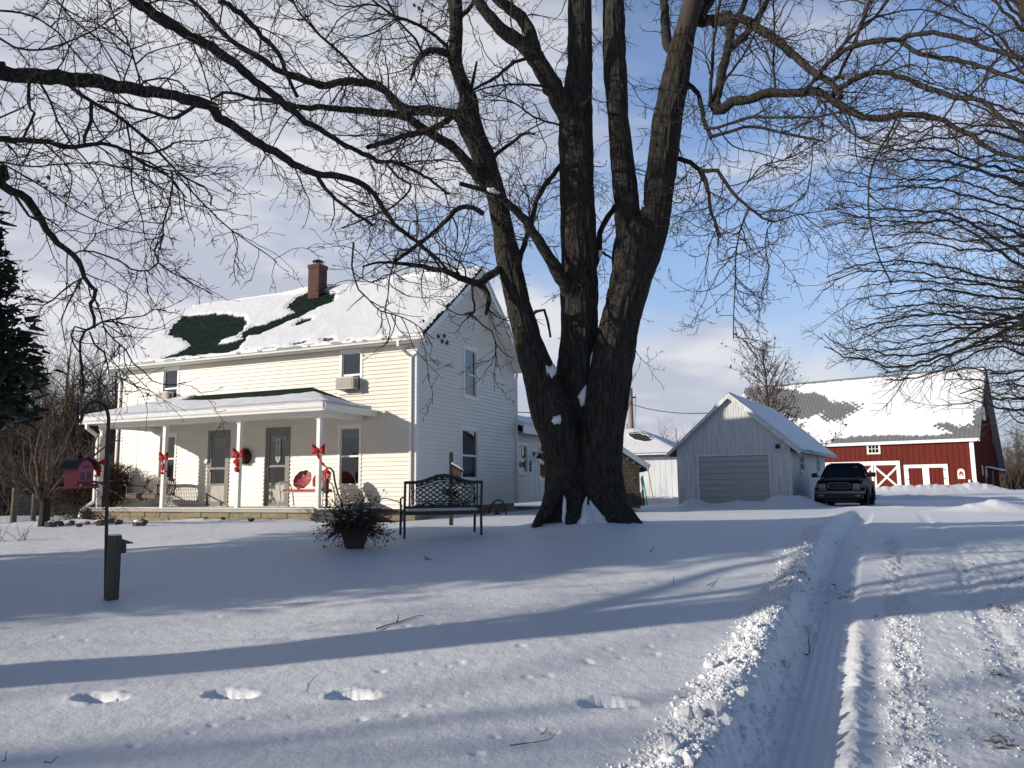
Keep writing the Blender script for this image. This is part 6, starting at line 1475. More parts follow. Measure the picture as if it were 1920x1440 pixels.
for i in range(30):
    x = -xi+2*xi*(i+.5)/30
    scroll(x,inner(x)+.042,.030,g_.random()*6,1 if i%2 else -1); scroll(x,.458+zo,.028,g_.random()*6,1 if i%2 else -1)
for sg in (-1,1):
    for j in range(7): scroll(sg*(xi+.05),.49+zo+j*.045,.028,g_.random()*6,1 if j%2 else -1)
for i in range(9): a = i*.7; s.blob(tr(.02+.035*math.cos(a),.655+zo+.035*math.sin(a)),.016,.01,.016,6,5)
for i in range(7): s.blob(tr(-.12+.04*i,top(0)+.012-.004*abs(i-3)),.026,.014,.018,7,5)
bk(s)
s = MB()
for j in range(8): s.beam((-W2,.03+j*.055,.34+zo),(W2,.03+j*.055,.34+zo),.04,.018)
s.box(-W2-.015,W2+.015,-.02,.0,.30+zo,.355+zo); s.box(-W2-.015,W2+.015,.44,.46,.30+zo,.355+zo); s.build('seat',M['black'],bench)
s = MB(); s.box(-W2+.03,W2-.03,.02,.43,.352+zo,.39+zo); s.build('seat_snow',M['snow'],bench,bevel=.015)
for sg in (-1,1):
    s = MB(); x = sg*(W2+.02); s.beam((x,-.03,-.15),(x,-.0,.36+zo),.04,.035); s.tube([(x,.0,.34+zo),tr(x,.55+zo),tr(x,top(W2)+.02)],.02,6); s.build('leg',M['black'],bench)
    s = MB(); s.beam((x,.50,-.15),(x,.44,.36+zo),.04,.035); s.build('leg',M['black'],bench)
    s = MB(); s.tube([tr(x,.56+zo),(x,.2,.57+zo),(x,.46,.55+zo),(x,.49,.47+zo),(x,.45,.36+zo)],.016,6); s.build('armrest',M['black'],bench)
# ---- urn with a dead plant
pot = ground_empty('plant_pot',665,1024,11.0); po = np.array(pot.location); dz = at(665,1024,11.0)[2]-po[2]
tag(pot,'round clay pot holding a bushy dead plant in front of the porch','plant pot')
s = MB(); s.lathe([(.10,-.06),(.13,-.02),(.13,0),(.165,.09),(.185,.16),(.185,.20),(.20,.205),(.20,.245),(.17,.25),(.165,.2)],(0,0,dz),28); s.build('pot',mat('clay_pot',(.075,.045,.033),.85,noise=(9,(.045,.03,.024),.7)),pot,smooth=True)
tb = TB(); g = np.random.RandomState(17); LV = []
for i in range(520):
    a = g.rand()*6.283; e = g.uniform(-.15,1.35); L_ = g.uniform(.25,.60)*(1.1 if e > .9 else 1.); d = np.array([math.cos(a)*math.cos(e),math.sin(a)*math.cos(e),math.sin(e)]); P = [np.array([.10*math.cos(a)*g.rand(),.10*math.sin(a)*g.rand(),dz+.22])]
    for k in range(7):
        d = d+g.normal(size=3)*.16; d[2] -= .16*max(0,.9-e)*(k>1); d /= np.linalg.norm(d); P.append(P[-1]+d*L_/7)
    P = np.array(P); P[:,2] = np.maximum(P[:,2],dz+.01); tb.tube(P,np.linspace(.0035,.0016,8),3); LV += [P[k]+g.normal(size=3)*.012 for k in range(2,8) for _ in range(2)]
tb.build('stems',mat('dead_stem',(.075,.045,.028),.9),pot)
def leaf_cloud(name, C, size, m, parent, g):
    C = np.array(C); q = len(C); d = g.normal(size=(q,3)); d /= np.linalg.norm(d,axis=1)[:,None]; sd = np.cross(d,g.normal(size=(q,3))); sd /= np.linalg.norm(sd,axis=1)[:,None]; L_ = (size*(.6+.8*g.rand(q)))[:,None]
    o = np_mesh(name,np.stack([C-sd*L_*.3,C+sd*L_*.3,C+d*L_+sd*L_*.12,C+d*L_-sd*L_*.12],1).reshape(-1,3),np.arange(q*4).reshape(-1,4),m,parent,smooth=False); o['kind'] = 'stuff'; return o
leaf_cloud('dead_leaves',LV,.026,mat('dead_leaf',(.075,.04,.026),.85,noise=(20,(.045,.026,.018),.8)),pot,g)
s = MB(); g_ = random.Random(3)
for i in range(26): a = g_.random()*6.28; r_ = .24*g_.random(); s.blob((r_*math.cos(a),r_*math.sin(a),dz+.42-.5*r_*r_+g_.gauss(0,.04)),.05*g_.uniform(.4,1),.04,.014,7,5,.4,g_)
s.build('snow',M['snow'],pot,smooth=True)
# ---- bird house on a post behind the bench
bhp = ground_empty('birdhouse_post',846,960,14.8); p0 = np.array(bhp.location)
zt = at(850,848,14.8)[2]-p0[2]
tag(bhp,'slim dark post with a wooden bird house and wreath behind the bench','bird house')
s = MB(); s.box(-.035,.035,-.035,.035,-.1,zt); s.build('post',mat('grey_post_wood',(.028,.026,.024),.85),bhp)
zb = zt-.36
s = MB(); s.prism([(.04,zb-.26),(.19,zb-.26),(.19,zb),(.04,zb+.09)],-.09,.09,'y'); s.build('house_box',mat('nest_box_wood',(.11,.075,.04),.85,noise=(12,(.1,.065,.035),.7)),bhp)
s = MB(); s.lathe([(.018,-.095),(.018,-.0915)],(.115,0,zb-.1),10,'y'); s.build('entrance_hole',M['dark'],bhp)
s = MB(); s.prism([(.0,zb+.105),(.23,zb-.03),(.23,zb+.0),(.0,zb+.135)],-.13,.13,'y'); s.build('roof',M['black'],bhp)
s = MB(); s.prism([(.01,zb+.136),(.23,zb+.002),(.22,zb+.05),(.12,zb+.12),(.02,zb+.17)],-.12,.12,'y'); s.build('roof_snow',M['snow'],bhp,bevel=.015)
s = MB(); s.box(.03,.2,-.11,.11,zb-.46,zb-.30); s.build('ledge_snow',M['snow'],bhp,bevel=.03)
h_ = needles('wreath',M['needle'],260,.06,.05,.06,9,bhp); h_.location = (.06,-.13,zb-.42)
s = MB(); s.box(-.10,.0,-.06,.02,zb-.46,zb-.34); s.build('bracket',M['black'],bhp)
# ---- wagon wheel half buried by the wall
wc = at(932,949,21.6); whl = empty('wagon_wheel',(wc[0],wc[1],gz(wc[0],wc[1])),-.9); tag(whl,'half buried spoked iron wheel leaning by the white gable wall','wheel')
s = MB(); rr = .40; s.tube([(rr*math.cos(a),.06*math.sin(a),.0+rr*math.sin(a)) for a in np.linspace(-.5,math.pi+.2,26)],.021,6); s.build('rim',M['black'],whl)
s = MB()
for k in range(9): a = -.2+k*.45; s.tube([(0,0,0),(rr*math.cos(a),.06*math.sin(a),rr*math.sin(a))],.008,5)
s.build('spokes',M['black'],whl); s = MB(); s.lathe([(.03,-.09),(.06,-.05),(.06,.05),(.03,.09)],(0,0,.0),12,'y'); s.build('hub',M['black'],whl)
o = ground_empty('dry_stalks',912,950,20.6); tb = TB()
for i in range(16): x = g.normal()*.12; tb.tube(np.array([(x,g.normal()*.05,-.02),(x+g.normal()*.06,0,.14),(x+g.normal()*.14,0,.16+.18*g.rand())]),np.array([.006,.005,.003]),3)
tb.build('stalks',M['black'],o); tag(o,'few dark dead stalks in the snow beside the iron wheel','plant')
# ---- stump post with a box, shepherd hook, feeder
pst = ground_empty('wood_post',209,1122,8.2,R(38)); po = np.array(pst.location); tag(pst,'short square weathered post in the shaded foreground snow beside the hook','post')
M['postwood'] = mat('weathered_post', (.115,.10,.082),.9,noise=(7,(.055,.048,.04),.85),stretch=(3,3,.25),bump=(30,.4,.01))
ht = at(209,1004,8.2)[2]-po[2]
s = MB(); s.box(-.058,.058,-.058,.058,-.15,ht); s.build('timber',M['postwood'],pst,bevel=.004); s = MB(); s.box(-.055,.055,-.055,.055,ht,ht+.012); s.build('snow_cap',M['snow'],pst,bevel=.004)
s = MB(); zb = ht-.14; s.box(.058,.105,-.052,.052,zb-.045,zb+.07); s.build('socket_box',mat('socket_box',(.03,.032,.035),.5),pst,bevel=.006); s = MB(); s.prism([(.06,zb+.071),(.06,zb+.105),(.165,zb+.062),(.165,zb+.05),(.11,zb+.05)],-.062,.062,'y'); s.build('socket_cover',mat('socket_cover',(.05,.052,.055),.45),pst)
hk = ground_empty('shepherd_hook',198,1118,8.27); ho = np.array(hk.location); tag(hk,'tall black shepherd hook pole holding the red feeder','garden hook')
k_ = lambda x,y: tuple(at(x,y,8.27)-ho)
s = MB(); hp = [k_(198,1124),k_(199.5,1000),k_(202,850),(k_(203.5,792))]+[k_(x,y) for x,y in [(203,780),(200,768),(194,759),(186,754),(178,752.5),(170,755),(163,761),(158,769),(154.5,778),(153,786),(150.5,791),(147.5,791),(145.5,786),(145,776),(145.5,768)]]
Pq,Rq = smooth_line(np.array(hp),np.full(len(hp),.0185),.03); s.tube(Pq,list(Rq),8,ref=(0,1,0)); s.build('pole',M['black'],hk,smooth=True)
s = MB(); c = k_(145.5,768); s.lathe([(.008,-.03),(.020,-.01),(.022,.015),(.012,.05),(.004,.09),(.001,.12)],c,10); s.build('finial',M['black'],hk,smooth=True)
fd = empty('bird_feeder',at(147,912,8.27),R(-33)); fo = np.array(fd.location); tag(fd,'red barn shaped bird feeder with black gambrel roof hanging from the hook','bird feeder')
M['feedred'] = mat('feeder_red',(.44,.03,.05),.5,noise=(6,(.26,.02,.04),.5)); M['feedgable'] = mat('feeder_gable',(.40,.10,.13),.5)
w_, d_, h_ = .128, .085, .20
s = MB(); s.prism([(-d_,0),(d_,0),(d_,h_*.98),(d_*.62,h_+.055),(0,h_+.085),(-d_*.62,h_+.055),(-d_,h_*.98)],-w_,w_,'x'); s.build('body',M['feedred'],fd)
s = MB(); s.prism([(-d_*.96,.05),(d_*.96,.05),(d_*.96,h_*.96),(d_*.58,h_+.045),(0,h_+.075),(-d_*.58,h_+.045),(-d_*.96,h_*.96)],w_,w_+.004,'x'); fg = s.build('gable',M['feedgable'],fd)
for zz,q in ((h_*.93,.018),):
    for y in (-q,q): 
        s = MB(); s.box(w_+.004,w_+.006,y-q*.8,y+q*.8,zz,zz+.035); s.build('window',mat('feeder_window',(.1,.03,.06),.3) if y < 0 else bpy.data.materials['feeder_window'],fd)
for y in (-.034,.034): s = MB(); s.box(w_+.004,w_+.006,y-.024,y+.024,.07,.15); s.build('door',bpy.data.materials['feeder_window'],fd)
s = MB(); ov = .045
rp = [(-d_-.05,h_*.93),(-d_*.62-.022,h_+.075),(0,h_+.112),(d_*.62+.022,h_+.075),(d_+.05,h_*.93)]
ri = [(y*.97,z-.012) for y,z in rp]; s.prism(rp+ri[::-1],-w_-ov,w_+ov,'x'); s.build('roof',M['black'],fd)
s = MB(); s.box(-w_-.10,w_+.10,-d_-.01,d_+.01,-.02,-.001); s.build('tray',M['feedred'],fd)
for sg in (-1,1):
    s = MB(); x = sg*(w_+.10); s.box(x-.004,x+.004,-d_,d_,-.001,.028); s.build('perch',mat('feeder_dark',(.10,.02,.03),.5) if sg < 0 else bpy.data.materials['feeder_dark'],fd)
s = MB(); s.box(w_+.005,w_+.09,-d_*.8,d_*.8,-.0005,.022); s.build('tray_snow',M['snow'],fd,bevel=.008)
s = MB(); s.lathe([(.03,h_+.11),(.034,h_+.125),(.016,h_+.14),(.02,h_+.155),(.008,h_+.165)],(0,0,0),10); s.build('knob',M['black'],fd,smooth=True)
s = MB(); tp = at(147.5,791,8.27)-fo; s.tube([(0,0,h_+.16),tuple(tp)],.0025,5); s.build('hanger',M['black'],fd)
# ---- porch furniture
sw = H.empty('porch_swing'); c = H.hit(281,922,(0,1,0),(0,-.85,0)); sw.location = tuple(H.world(c[0],-.85,c[2]-.30)); sw.rotation_euler = (0,0,-H.yaw-.10); tag(sw,'brown slatted porch swing hanging at the left end of the porch','porch swing')
hw = .66
s = MB()
for j in range(6): s.box(-hw,hw,-.26+j*.085,-.26+j*.085+.065,.20+.012*abs(j-3),.222+.012*abs(j-3))
s.box(-hw,hw,-.29,-.265,.12,.225); s.build('seat',M['swing'],sw)
s = MB()
for j in range(15): x = -hw+.05+(2*hw-.1)*j/14; s.beam((x,.22,.24),(x,.33,.60+.06*math.cos(x/hw*1.4)),.034,.014,(0,1,0))
V = []; n = 16
s2 = MB()
for j in range(n): 
    x0,x1 = -hw+2*hw*j/n,-hw+2*hw*(j+1)/n; za,zb2 = .56+.085*math.cos(x0/hw*1.45),.56+.085*math.cos(x1/hw*1.45); s2.add([(x0,.315,za),(x1,.315,zb2),(x1,.335,zb2+.085),(x0,.335,za+.085),(x0,.34,za),(x1,.34,zb2),(x1,.36,zb2+.085),(x0,.36,za+.085)],[(0,3,2,1),(4,5,6,7),(3,7,6,2),(0,1,5,4)])
s.box(-hw,hw,.20,.235,.22,.30); s.build('back_slats',M['swing'],sw); s2.build('top_rail',M['swing'],sw)
for sg in (-1,1):
    s = MB(); x = sg*(hw+.03); s.beam((x,.32,.46),(x,-.34,.50),.085,.022); s.beam((x,-.25,.16),(x,-.25,.49),.05,.03); s.beam((x,.26,.18),(x,.32,.5),.05,.03); s.build('armrest',M['swing'],sw)
    s = MB(); s.tube([(x,-.25,.50),(x,.0,.95)],.005,4); s.tube([(x,.30,.5),(x,.0,.95)],.005,4); s.tube([(x,.0,.95),(x,.0,1.84-sw.location.z)],.006,4); s.build('chain',M['black'],sw)
s = MB(); s.box(-.2,.15,-.24,-.18,.05,.15); s.build('seat_brace',M['swing'],sw)
gl_ = H.empty('metal_glider'); c = H.hit(578,958,(0,1,0),(0,-1.05,0)); gl_.location = tuple(H.world(c[0],-1.05,-.515)); gl_.rotation_euler = (0,0,-H.yaw+.12); tag(gl_,'faded red metal double glider with two round shell backs on the porch','glider')
M['glred'] = mat('faded_red_paint',(.36,.07,.07),.5,.3,noise=(5,(.34,.08,.08),.6)); M['tubewhite'] = mat('cream_tube',(.62,.55,.46),.35)
for sg in (-1,1):
    s = MB(); cx_ = sg*.285; V = []; Fs = []; n, m = 54, 10
    for i in range(m+1):
        r_ = i/m
        for k in range(n):
            a = 2*math.pi*k/n; x = .262*r_*math.cos(a); z = .245*r_*math.sin(a); V.append((cx_+x,.20+.13*z/.25+.09*(1-r_*r_)*0+.06*r_*r_*-1+.010*math.cos(a*9)*r_,.70+z+.010*math.cos(a*9)*(r_>.9)))
    for i in range(m):
        for k in range(n): Fs.append((i*n+k,i*n+(k+1)%n,(i+1)*n+(k+1)%n,(i+1)*n+k))
    s.add(V,Fs); o = s.build('shell_back',M['glred'],gl_,smooth=True); md = o.modifiers.new('t','SOLIDIFY'); md.thickness = .012
    s = MB(); s.box(cx_-.28,cx_+.28,-.32,.22,.38,.45); s.build('seat_pan',M['glred'],gl_,bevel=.02)
    x = sg*.62; s = MB(); P_ = [(x,.30,.02),(x,.24,.30),(x,.20,.42),(x,.05,.60),(x,-.30,.655),(x,-.38,.60),(x,-.37,.45),(x,-.34,.25),(x*1.02,-.40,.02)]; Pq,Rq = smooth_line(np.array(P_),np.full(len(P_),.017),.04); s.tube(Pq,list(Rq),8,ref=(1,0,0)); s.build('arm_tube',M['tubewhite'],gl_,smooth=True)
s = MB(); s.tube([(-.62,-.34,.38),(.62,-.34,.38)],.014,6); s.tube([(-.62,.22,.38),(.62,.22,.38)],.014,6); s.build('cross_tube',M['tubewhite'],gl_)
# hand pump
pm = H.empty('hand_pump'); c = H.hit(612,948,(0,1,0),(0,-1.55,0)); pm.location = tuple(H.world(c[0],-1.55,-.515)); pm.rotation_euler = (0,0,-H.yaw); tag(pm,'rusty brown iron hand pump with a long curved handle on the porch end','hand pump'); pm.scale = (.92,.92,.92)
M['rust'] = mat('rusty_iron',(.075,.045,.032),.75,noise=(14,(.13,.06,.035),.7))
s = MB(); s.lathe([(.11,0),(.11,.025),(.035,.03),(.032,.36),(.055,.38),(.06,.42),(.058,.66),(.07,.68),(.05,.74),(.02,.78)],(0,0,0),16); s.tube([(-.03,0,.5),(-.12,0,.52),(-.17,0,.47)],[.04,.034,.03],8); s.build('barrel',M['rust'],pm,smooth=True)
s = MB(); P_ = [(-.06,0,.85),(-.05,0,1.02),(.06,0,1.06),(.20,0,.96),(.26,0,.70),(.36,0,.40),(.50,0,.10),(.52,0,-.02)]; Pq,Rq = smooth_line(np.array(P_),np.array([.016,.02,.024,.026,.026,.024,.02,.022]),.04); s.tube(Pq,list(Rq),8,ref=(0,1,0)); s.tube([(.02,0,.76),(.13,0,.93)],.02,8); s.tube([(-.06,0,.85),(-.03,0,.7)],.012,6); s.build('handle',M['rust'],pm,smooth=True)
# side steps at the porch end
stp = H.empty('porch_steps'); stp.location = tuple(H.world(-.95,-1.6,-.95)); M['greystep'] = mat('grey_step_boards',(.075,.08,.08),.8,noise=(6,(.05,.052,.052),.7))
for i,(z,dx) in enumerate(((.40,0),(.22,.14))):
    s = MB(); s.box(-.66,.45,-.45-dx,.7,z-.04,z); s.build('tread',M['greystep'],stp); s = MB(); s.box(-.64,.43,-.43-dx,-.40-dx,z-.19,z-.041); s.build('riser',M['greystep'],stp)
s = MB(); s.box(-.6,.4,-.38,.65,.0,.36); s.build('frame',M['greystep'],stp); s = MB(); s.box(-.65,.44,-.40,.68,.401,.43); s.build('snow',M['snow'],stp,bevel=.012); tag(stp,'grey wooden steps with snow at the right end of the porch','steps')
# yucca
_p = ghit(568,972); yu = empty('yucca',tuple(_p)); yu.scale = (1.45,1.45,1.35); tag(yu,'spiky green yucca clump in snow before the porch steps','yucca')
tb = MB(); g_ = random.Random(8)
for i in range(95):
    a = g_.random()*6.283; e = g_.uniform(.12,1.25); L_ = g_.uniform(.32,.56); d = Vector((math.cos(a)*math.cos(e),math.sin(a)*math.cos(e),math.sin(e))); t = d.cross(Vector((0,0,1))).normalized(); w_ = .014
    b = d*.04+Vector((0,0,.05)); m_ = b+d*L_*.55; tip = b+d*L_+Vector((0,0,-.05*math.cos(e))); up_ = t.cross(d)*.005
    tb.add([b-t*w_*.7,b+t*w_*.7,m_+t*w_,m_-t*w_,tip,b+up_,m_+up_],[(0,5,6,3),(5,1,2,6),(3,6,4),(6,2,4)])
tb.build('leaves',mat('yucca_leaf',(.07,.085,.05),.55,noise=(6,(.10,.10,.06),.6)),yu)
s = MB()
for i in range(12): a = g_.random()*6.28; s.blob((.16*math.cos(a),.16*math.sin(a)-.05,.05+g_.random()*.1),.09*g_.uniform(.5,1),.07,.04,8,5,.4,g_)
s.build('snow',M['snow'],yu,smooth=True)
# rocks edging the bed
M['rock'] = mat('fieldstone',(.13,.115,.10),.9,noise=(6,(.07,.06,.055),.8),bump=(12,.5,.03)); M['rockred'] = mat('reddish_stone',(.17,.10,.08),.9,noise=(6,(.1,.06,.05),.8))
RK = [(a_,b_,c_,d_*.72,e_) for a_,b_,c_,d_,e_ in [(95,986,16.6,.20,'long dark rock nearest the shrub tree trunk'),(110,984,16.9,.17,'round grey snow capped rock beside the shrub tree'),(133,983,16.8,.15,'angular dark rock in front of the arching canes'),(148,986,16.5,.12,'small dark rock among the bed edging stones'),(163,982,16.9,.11,'small tilted rock at the foot of the porch downspout'),(188,983,17.,.20,'reddish flat rock left of the hook pole'),(205,980,17.2,.17,'dark rock just behind the hook pole'),(222,981,17.2,.15,'rounded rock just right of the hook pole'),(262,984,16.9,.22,'flat dark rock alone in the snow before the porch'),(471,976,18.4,.12,'dark round stone poking out of the snow before the doors'),(385,972,19.0,.08,'tiny dark stone left of the doors in the snow'),(418,973,19.0,.08,'tiny dark stone below the left door in the snow')]]
for i,(px,py,Y,r_,lb) in enumerate(RK):
    o = MB(); g_ = random.Random(40+i); o.blob((0,0,r_*.15),r_,r_*.8,r_*.52,9,6,.45,g_); q = o.build('rock',M['rockred'] if 'reddish' in lb else M['rock']); p = ghit(px,py+2); q.location = (p[0],p[1],p[2]+.03); q.rotation_euler = (g_.uniform(-.2,.2),g_.uniform(-.2,.2),g_.random()*6); tag(q,lb,'rock')
    s = MB(); s.blob((r_*.1,r_*.15,r_*.45),r_*.72,r_*.6,r_*.2,9,5,.3,g_); s.build('snow',M['snow'],q,smooth=True)
# wire fence on the left
fp = [at(x,y,Y) for x,y,Y in [(-60,990,17.),(24,984,18.0),(62,972,21.6),(96,965,24.5)]]
fn = empty('wire_fence',(fp[1][0],fp[1][1],gz(fp[1][0],fp[1][1]))); fo = np.array(fn.location); tag(fn,'old wire mesh fence on round wooden posts at the edge of the woods','fence')
M['fpost'] = mat('fence_post_wood',(.16,.13,.095),.9,noise=(8,(.09,.075,.055),.8),stretch=(1,1,.2))
for i,p in enumerate(fp):
    z = gz(p[0],p[1]); s = MB(); s.tube([(p[0]-fo[0],p[1]-fo[1],z-fo[2]-.2),(p[0]-fo[0],p[1]-fo[1],z-fo[2]+(.80 if i < 2 else .8))],[.07,.062],9); s.build('post',M['fpost'],fn)
s = MB()
for a_,b_ in zip(fp[:-1],fp[1:]):
    za,zb = gz(a_[0],a_[1]),gz(b_[0],b_[1]); A_ = np.array([a_[0],a_[1],za])-fo; B2 = np.array([b_[0],b_[1],zb])-fo
    for h_ in np.arange(.02,.72,.10): s.tube([A_+np.array([0,0,h_]),B2+np.array([0,0,h_])],.0028,3)
    n = int(np.linalg.norm(B2-A_)/.15)
    for k in range(n): q = A_+(B2-A_)*k/n; s.tube([q+np.array([0,0,.02]),q+np.array([0,0,.72])],.0028,3)
s.build('wire_mesh',M['lead'],fn)
p = at(1903,927,66); s = MB(); s.tube([(0,0,-.3),(0,0,1.2)],.11,8); o = s.build('field_post',M['black']); o.location = (p[0],p[1],p[2]); tag(o,'dark wooden post alone in the field right of the barn','post')
# weeds at the left edge
o = ground_empty('dry_weed',8,1030,12.); tb = TB(); g = np.random.RandomState(2)
for i in range(20):
    x = g.uniform(-.35,.35); P = [np.array([x,g.normal()*.1,-.02])]; d = np.array([g.normal()*.5,0,1])
    for k in range(4): d = d+g.normal(size=3)*.25; d /= np.linalg.norm(d); P.append(P[-1]+d*g.uniform(.04,.11))
    tb.tube(np.array(P),np.linspace(.005,.003,5),3)
tb.build('stems',M['twig2'],o); tag(o,'thin dry weeds sticking out of the snow at the left edge','plant')
# fallen sticks on the snow
def stick(px, paths, lab, r_=.006, lift=.015):
    c = ground_pt(*px); o = empty('fallen_twig',(c[0],c[1],gz(c[0],c[1]))); org = np.array(o.location); tb = TB()
    for pts in paths:
        P = []
        Y0 = ground_pt(*pts[0][:2])[1]
        for (x,y,*h_) in pts:
            if h_ and h_[0] > .045: q = at(x,y,Y0); P.append(tuple(q-org)); continue
            q = ground_pt(x,y); Y0 = q[1]; P.append((q[0]-org[0],q[1]-org[1],gz(q[0],q[1])-org[2]+(.01 if h_ else lift)))
        P,Rr = smooth_line(np.array(P),np.linspace(r_,r_*.5,len(P)),.02); tb.tube(P,Rr,6)
    tb.build('stem',M['twig'],o); tag(o,lab,'twig')
stick((748,1165),[[(706,1179),(722,1172,.02),(744,1166,.03),(764,1160,.03),(782,1154,.04),(794,1154,.05)],[(744,1166,.03),(747,1158,.06),(746,1152,.10)]],'long dark forked stick lying in the shadow band mid yard',.006)
stick((1000,1390),[[(956,1396),(975,1391,.02),(992,1388,.03),(1015,1390,.05),(1034,1384,.10),(1046,1369,.18)]],'thin curved reddish twig in the snow at the bottom',.003)
stick((1020,1369),[[(1014,1371),(1020,1369,.02),(1027,1364,.05)]],'tiny twig just behind the curved reddish one',.003)
stick((803,1047),[[(796,1043),(803,1047),(811,1050)],[(803,1047),(800,1048.5),(797,1049)]],'small forked twig in the shade below the bench',.006)
stick((577,1298),[[(575,1298),(577,1289,.06),(583,1278,.12),(595,1264,.22)],[(578,1287,.07),(576,1279,.12)]],'upright thin twig near the big footprints',.003)
stick((1222,1037),[[(1221,1039),(1222,1030,.1),(1228,1026,.18)],[(1221,1036,.03),(1218,1031,.12)]],'small upright twig in the shade right of the trunk',.005)
stick((1335,1095),[[(1326,1098),(1335,1093,.02),(1343,1088,.04),(1348,1081,.10)]],'slender twig on the lit snow near the bank',.004)
stick((1263,1092),[[(1263,1094),(1263,1087,.06),(1263,1080,.13)]],'straight short twig standing in the lit snow',.003)
stick((10,1438),[[(5,1440),(10,1425,.06),(12,1408,.12)]],'upright twig at the bottom left corner',.003); stick((95,1436),[[(82,1440),(96,1430,.05),(108,1418,.1)],[(84,1440),(82,1428,.08)]],'forked twig at the bottom left beside the corner one',.003)
stick((1515,1183),[[(1508,1188),(1515,1182,.03),(1514,1174,.07)]],'short black twig on the slope of the snow bank',.006)
# lumps of snow thrown on the bank
lump_src = None; g_ = random.Random(15)
for i,(px,py,r_) in enumerate([(1330,1240,.045),(1388,1303,.06),(1412,1306,.035),(1290,1343,.06),(1312,1350,.05),(1340,1345,.055),(1360,1356,.045),(1260,1402,.07),(1292,1434,.05),(1355,1236,.05),(1520,1142,.06),(1476,1210,.05),(1440,1160,.04),(1385,1200,.045),(1410,1180,.05)]):
    s = MB(); s.blob((0,0,0),1,.8,.6,7,4,.75,random.Random(i)); q = s.build('snow_lump',M['snow'],bevel=.12); c = ground_pt(px,py+r_*120); q.location = (c[0],c[1],float(ground_z(np.array([c[0]]),np.array([c[1]]))[0])+r_*.45); q.scale = (r_,r_,r_); q.rotation_euler = (g_.random()*3,g_.random()*3,g_.random()*3); tag(q,'loose lump of snow lying on the bank beside the driveway','snow lump','lumps of snow along the bank')
# crumbs along the bank: too many to count
g = np.random.RandomState(6); tmpl = MB(); tmpl.blob((0,0,0),1,.85,.7,6,4,.5,random.Random(2)); TV = np.array(tmpl.v); TFq = [np.array([q for q in tmpl.f])][0]
V = []; Fs = []; k = 0
n1,n2,n3 = 8200,2600,2200
us = np.concatenate([3.2+10*g.rand(n1)**1.7, 3.2+6*g.rand(n2)**1.5, 3.3+7*g.rand(n3)**1.4])
vs = np.concatenate([np.where(g.rand(n1)<.9,-.985+.085*g.normal(size=n1)-.05*np.abs(g.normal(size=n1)),-.70+.06*g.normal(size=n1)), .07+.085*g.normal(size=n2), .95+.33*g.normal(size=n3)])
rs = np.concatenate([.0035+.010*g.rand(n1)**2+.024*(g.rand(n1)>.972)*g.rand(n1), .003+.008*g.rand(n2)**2, .003+.010*g.rand(n3)**3])
xs = us*DU[0]+vs*DW[0]; ys = us*DU[1]+vs*DW[1]; zs_ = ground_z(xs,ys)
for i in range(len(us)):
    a = g.rand()*6; c_,s_ = math.cos(a),math.sin(a); q = TV*rs[i]*(.7+.6*g.rand(3)); V.append(np.stack([q[:,0]*c_-q[:,1]*s_+xs[i],q[:,0]*s_+q[:,1]*c_+ys[i],q[:,2]+zs_[i]+rs[i]*.25],-1)); Fs.append(TFq+k); k += len(TV)
tag(np_mesh('snow_crumbs',np.concatenate(V),np.concatenate(Fs),M['snow'],smooth=True),'crumbs of snow scattered along the driveway bank',kind='stuff')
# dead leaves and grass bits on the driveway
C = []
for px,py,n,sp_ in [(1880,1112,60,.12),(1872,1222,40,.1),(1862,1335,60,.1),(1885,1060,50,.3),(1500,1085,90,.16),(1478,1105,60,.15),(1560,1080,60,.2),(1750,1035,60,.5),(1700,1020,30,.6),(1915,1300,40,.12),(1820,1045,40,.3),(1545,1110,30,.2),(1700,1200,14,.9),(1800,1250,20,.5)]:
    p = ground_pt(px,py)
    for _ in range(n): x,y = p[0]+g.normal()*sp_*.6, p[1]+g.normal()*sp_; C.append((x,y))
C = np.array(C); zc = ground_z(C[:,0],C[:,1]); d = g.normal(size=(len(C),3))*np.array([1,1,.35]); d /= np.linalg.norm(d,axis=1)[:,None]; sd = np.cross(d,np.array([0,0,1.])+.4*g.normal(size=(len(C),3))); sd /= np.linalg.norm(sd,axis=1)[:,None]; L_ = (.015+.045*g.rand(len(C))**2)[:,None]; P = np.stack([C[:,0],C[:,1],zc+.008],-1)
tag(np_mesh('dead_grass',np.stack([P-sd*L_*.12,P+sd*L_*.12,P+d*L_+sd*L_*.08,P+d*L_-sd*L_*.08],1).reshape(-1,3),np.arange(len(C)*4).reshape(-1,4),mat('dead_grass',(.09,.07,.045),.9),smooth=False),'bits of dead grass and leaves scraped up along the driveway',kind='stuff')
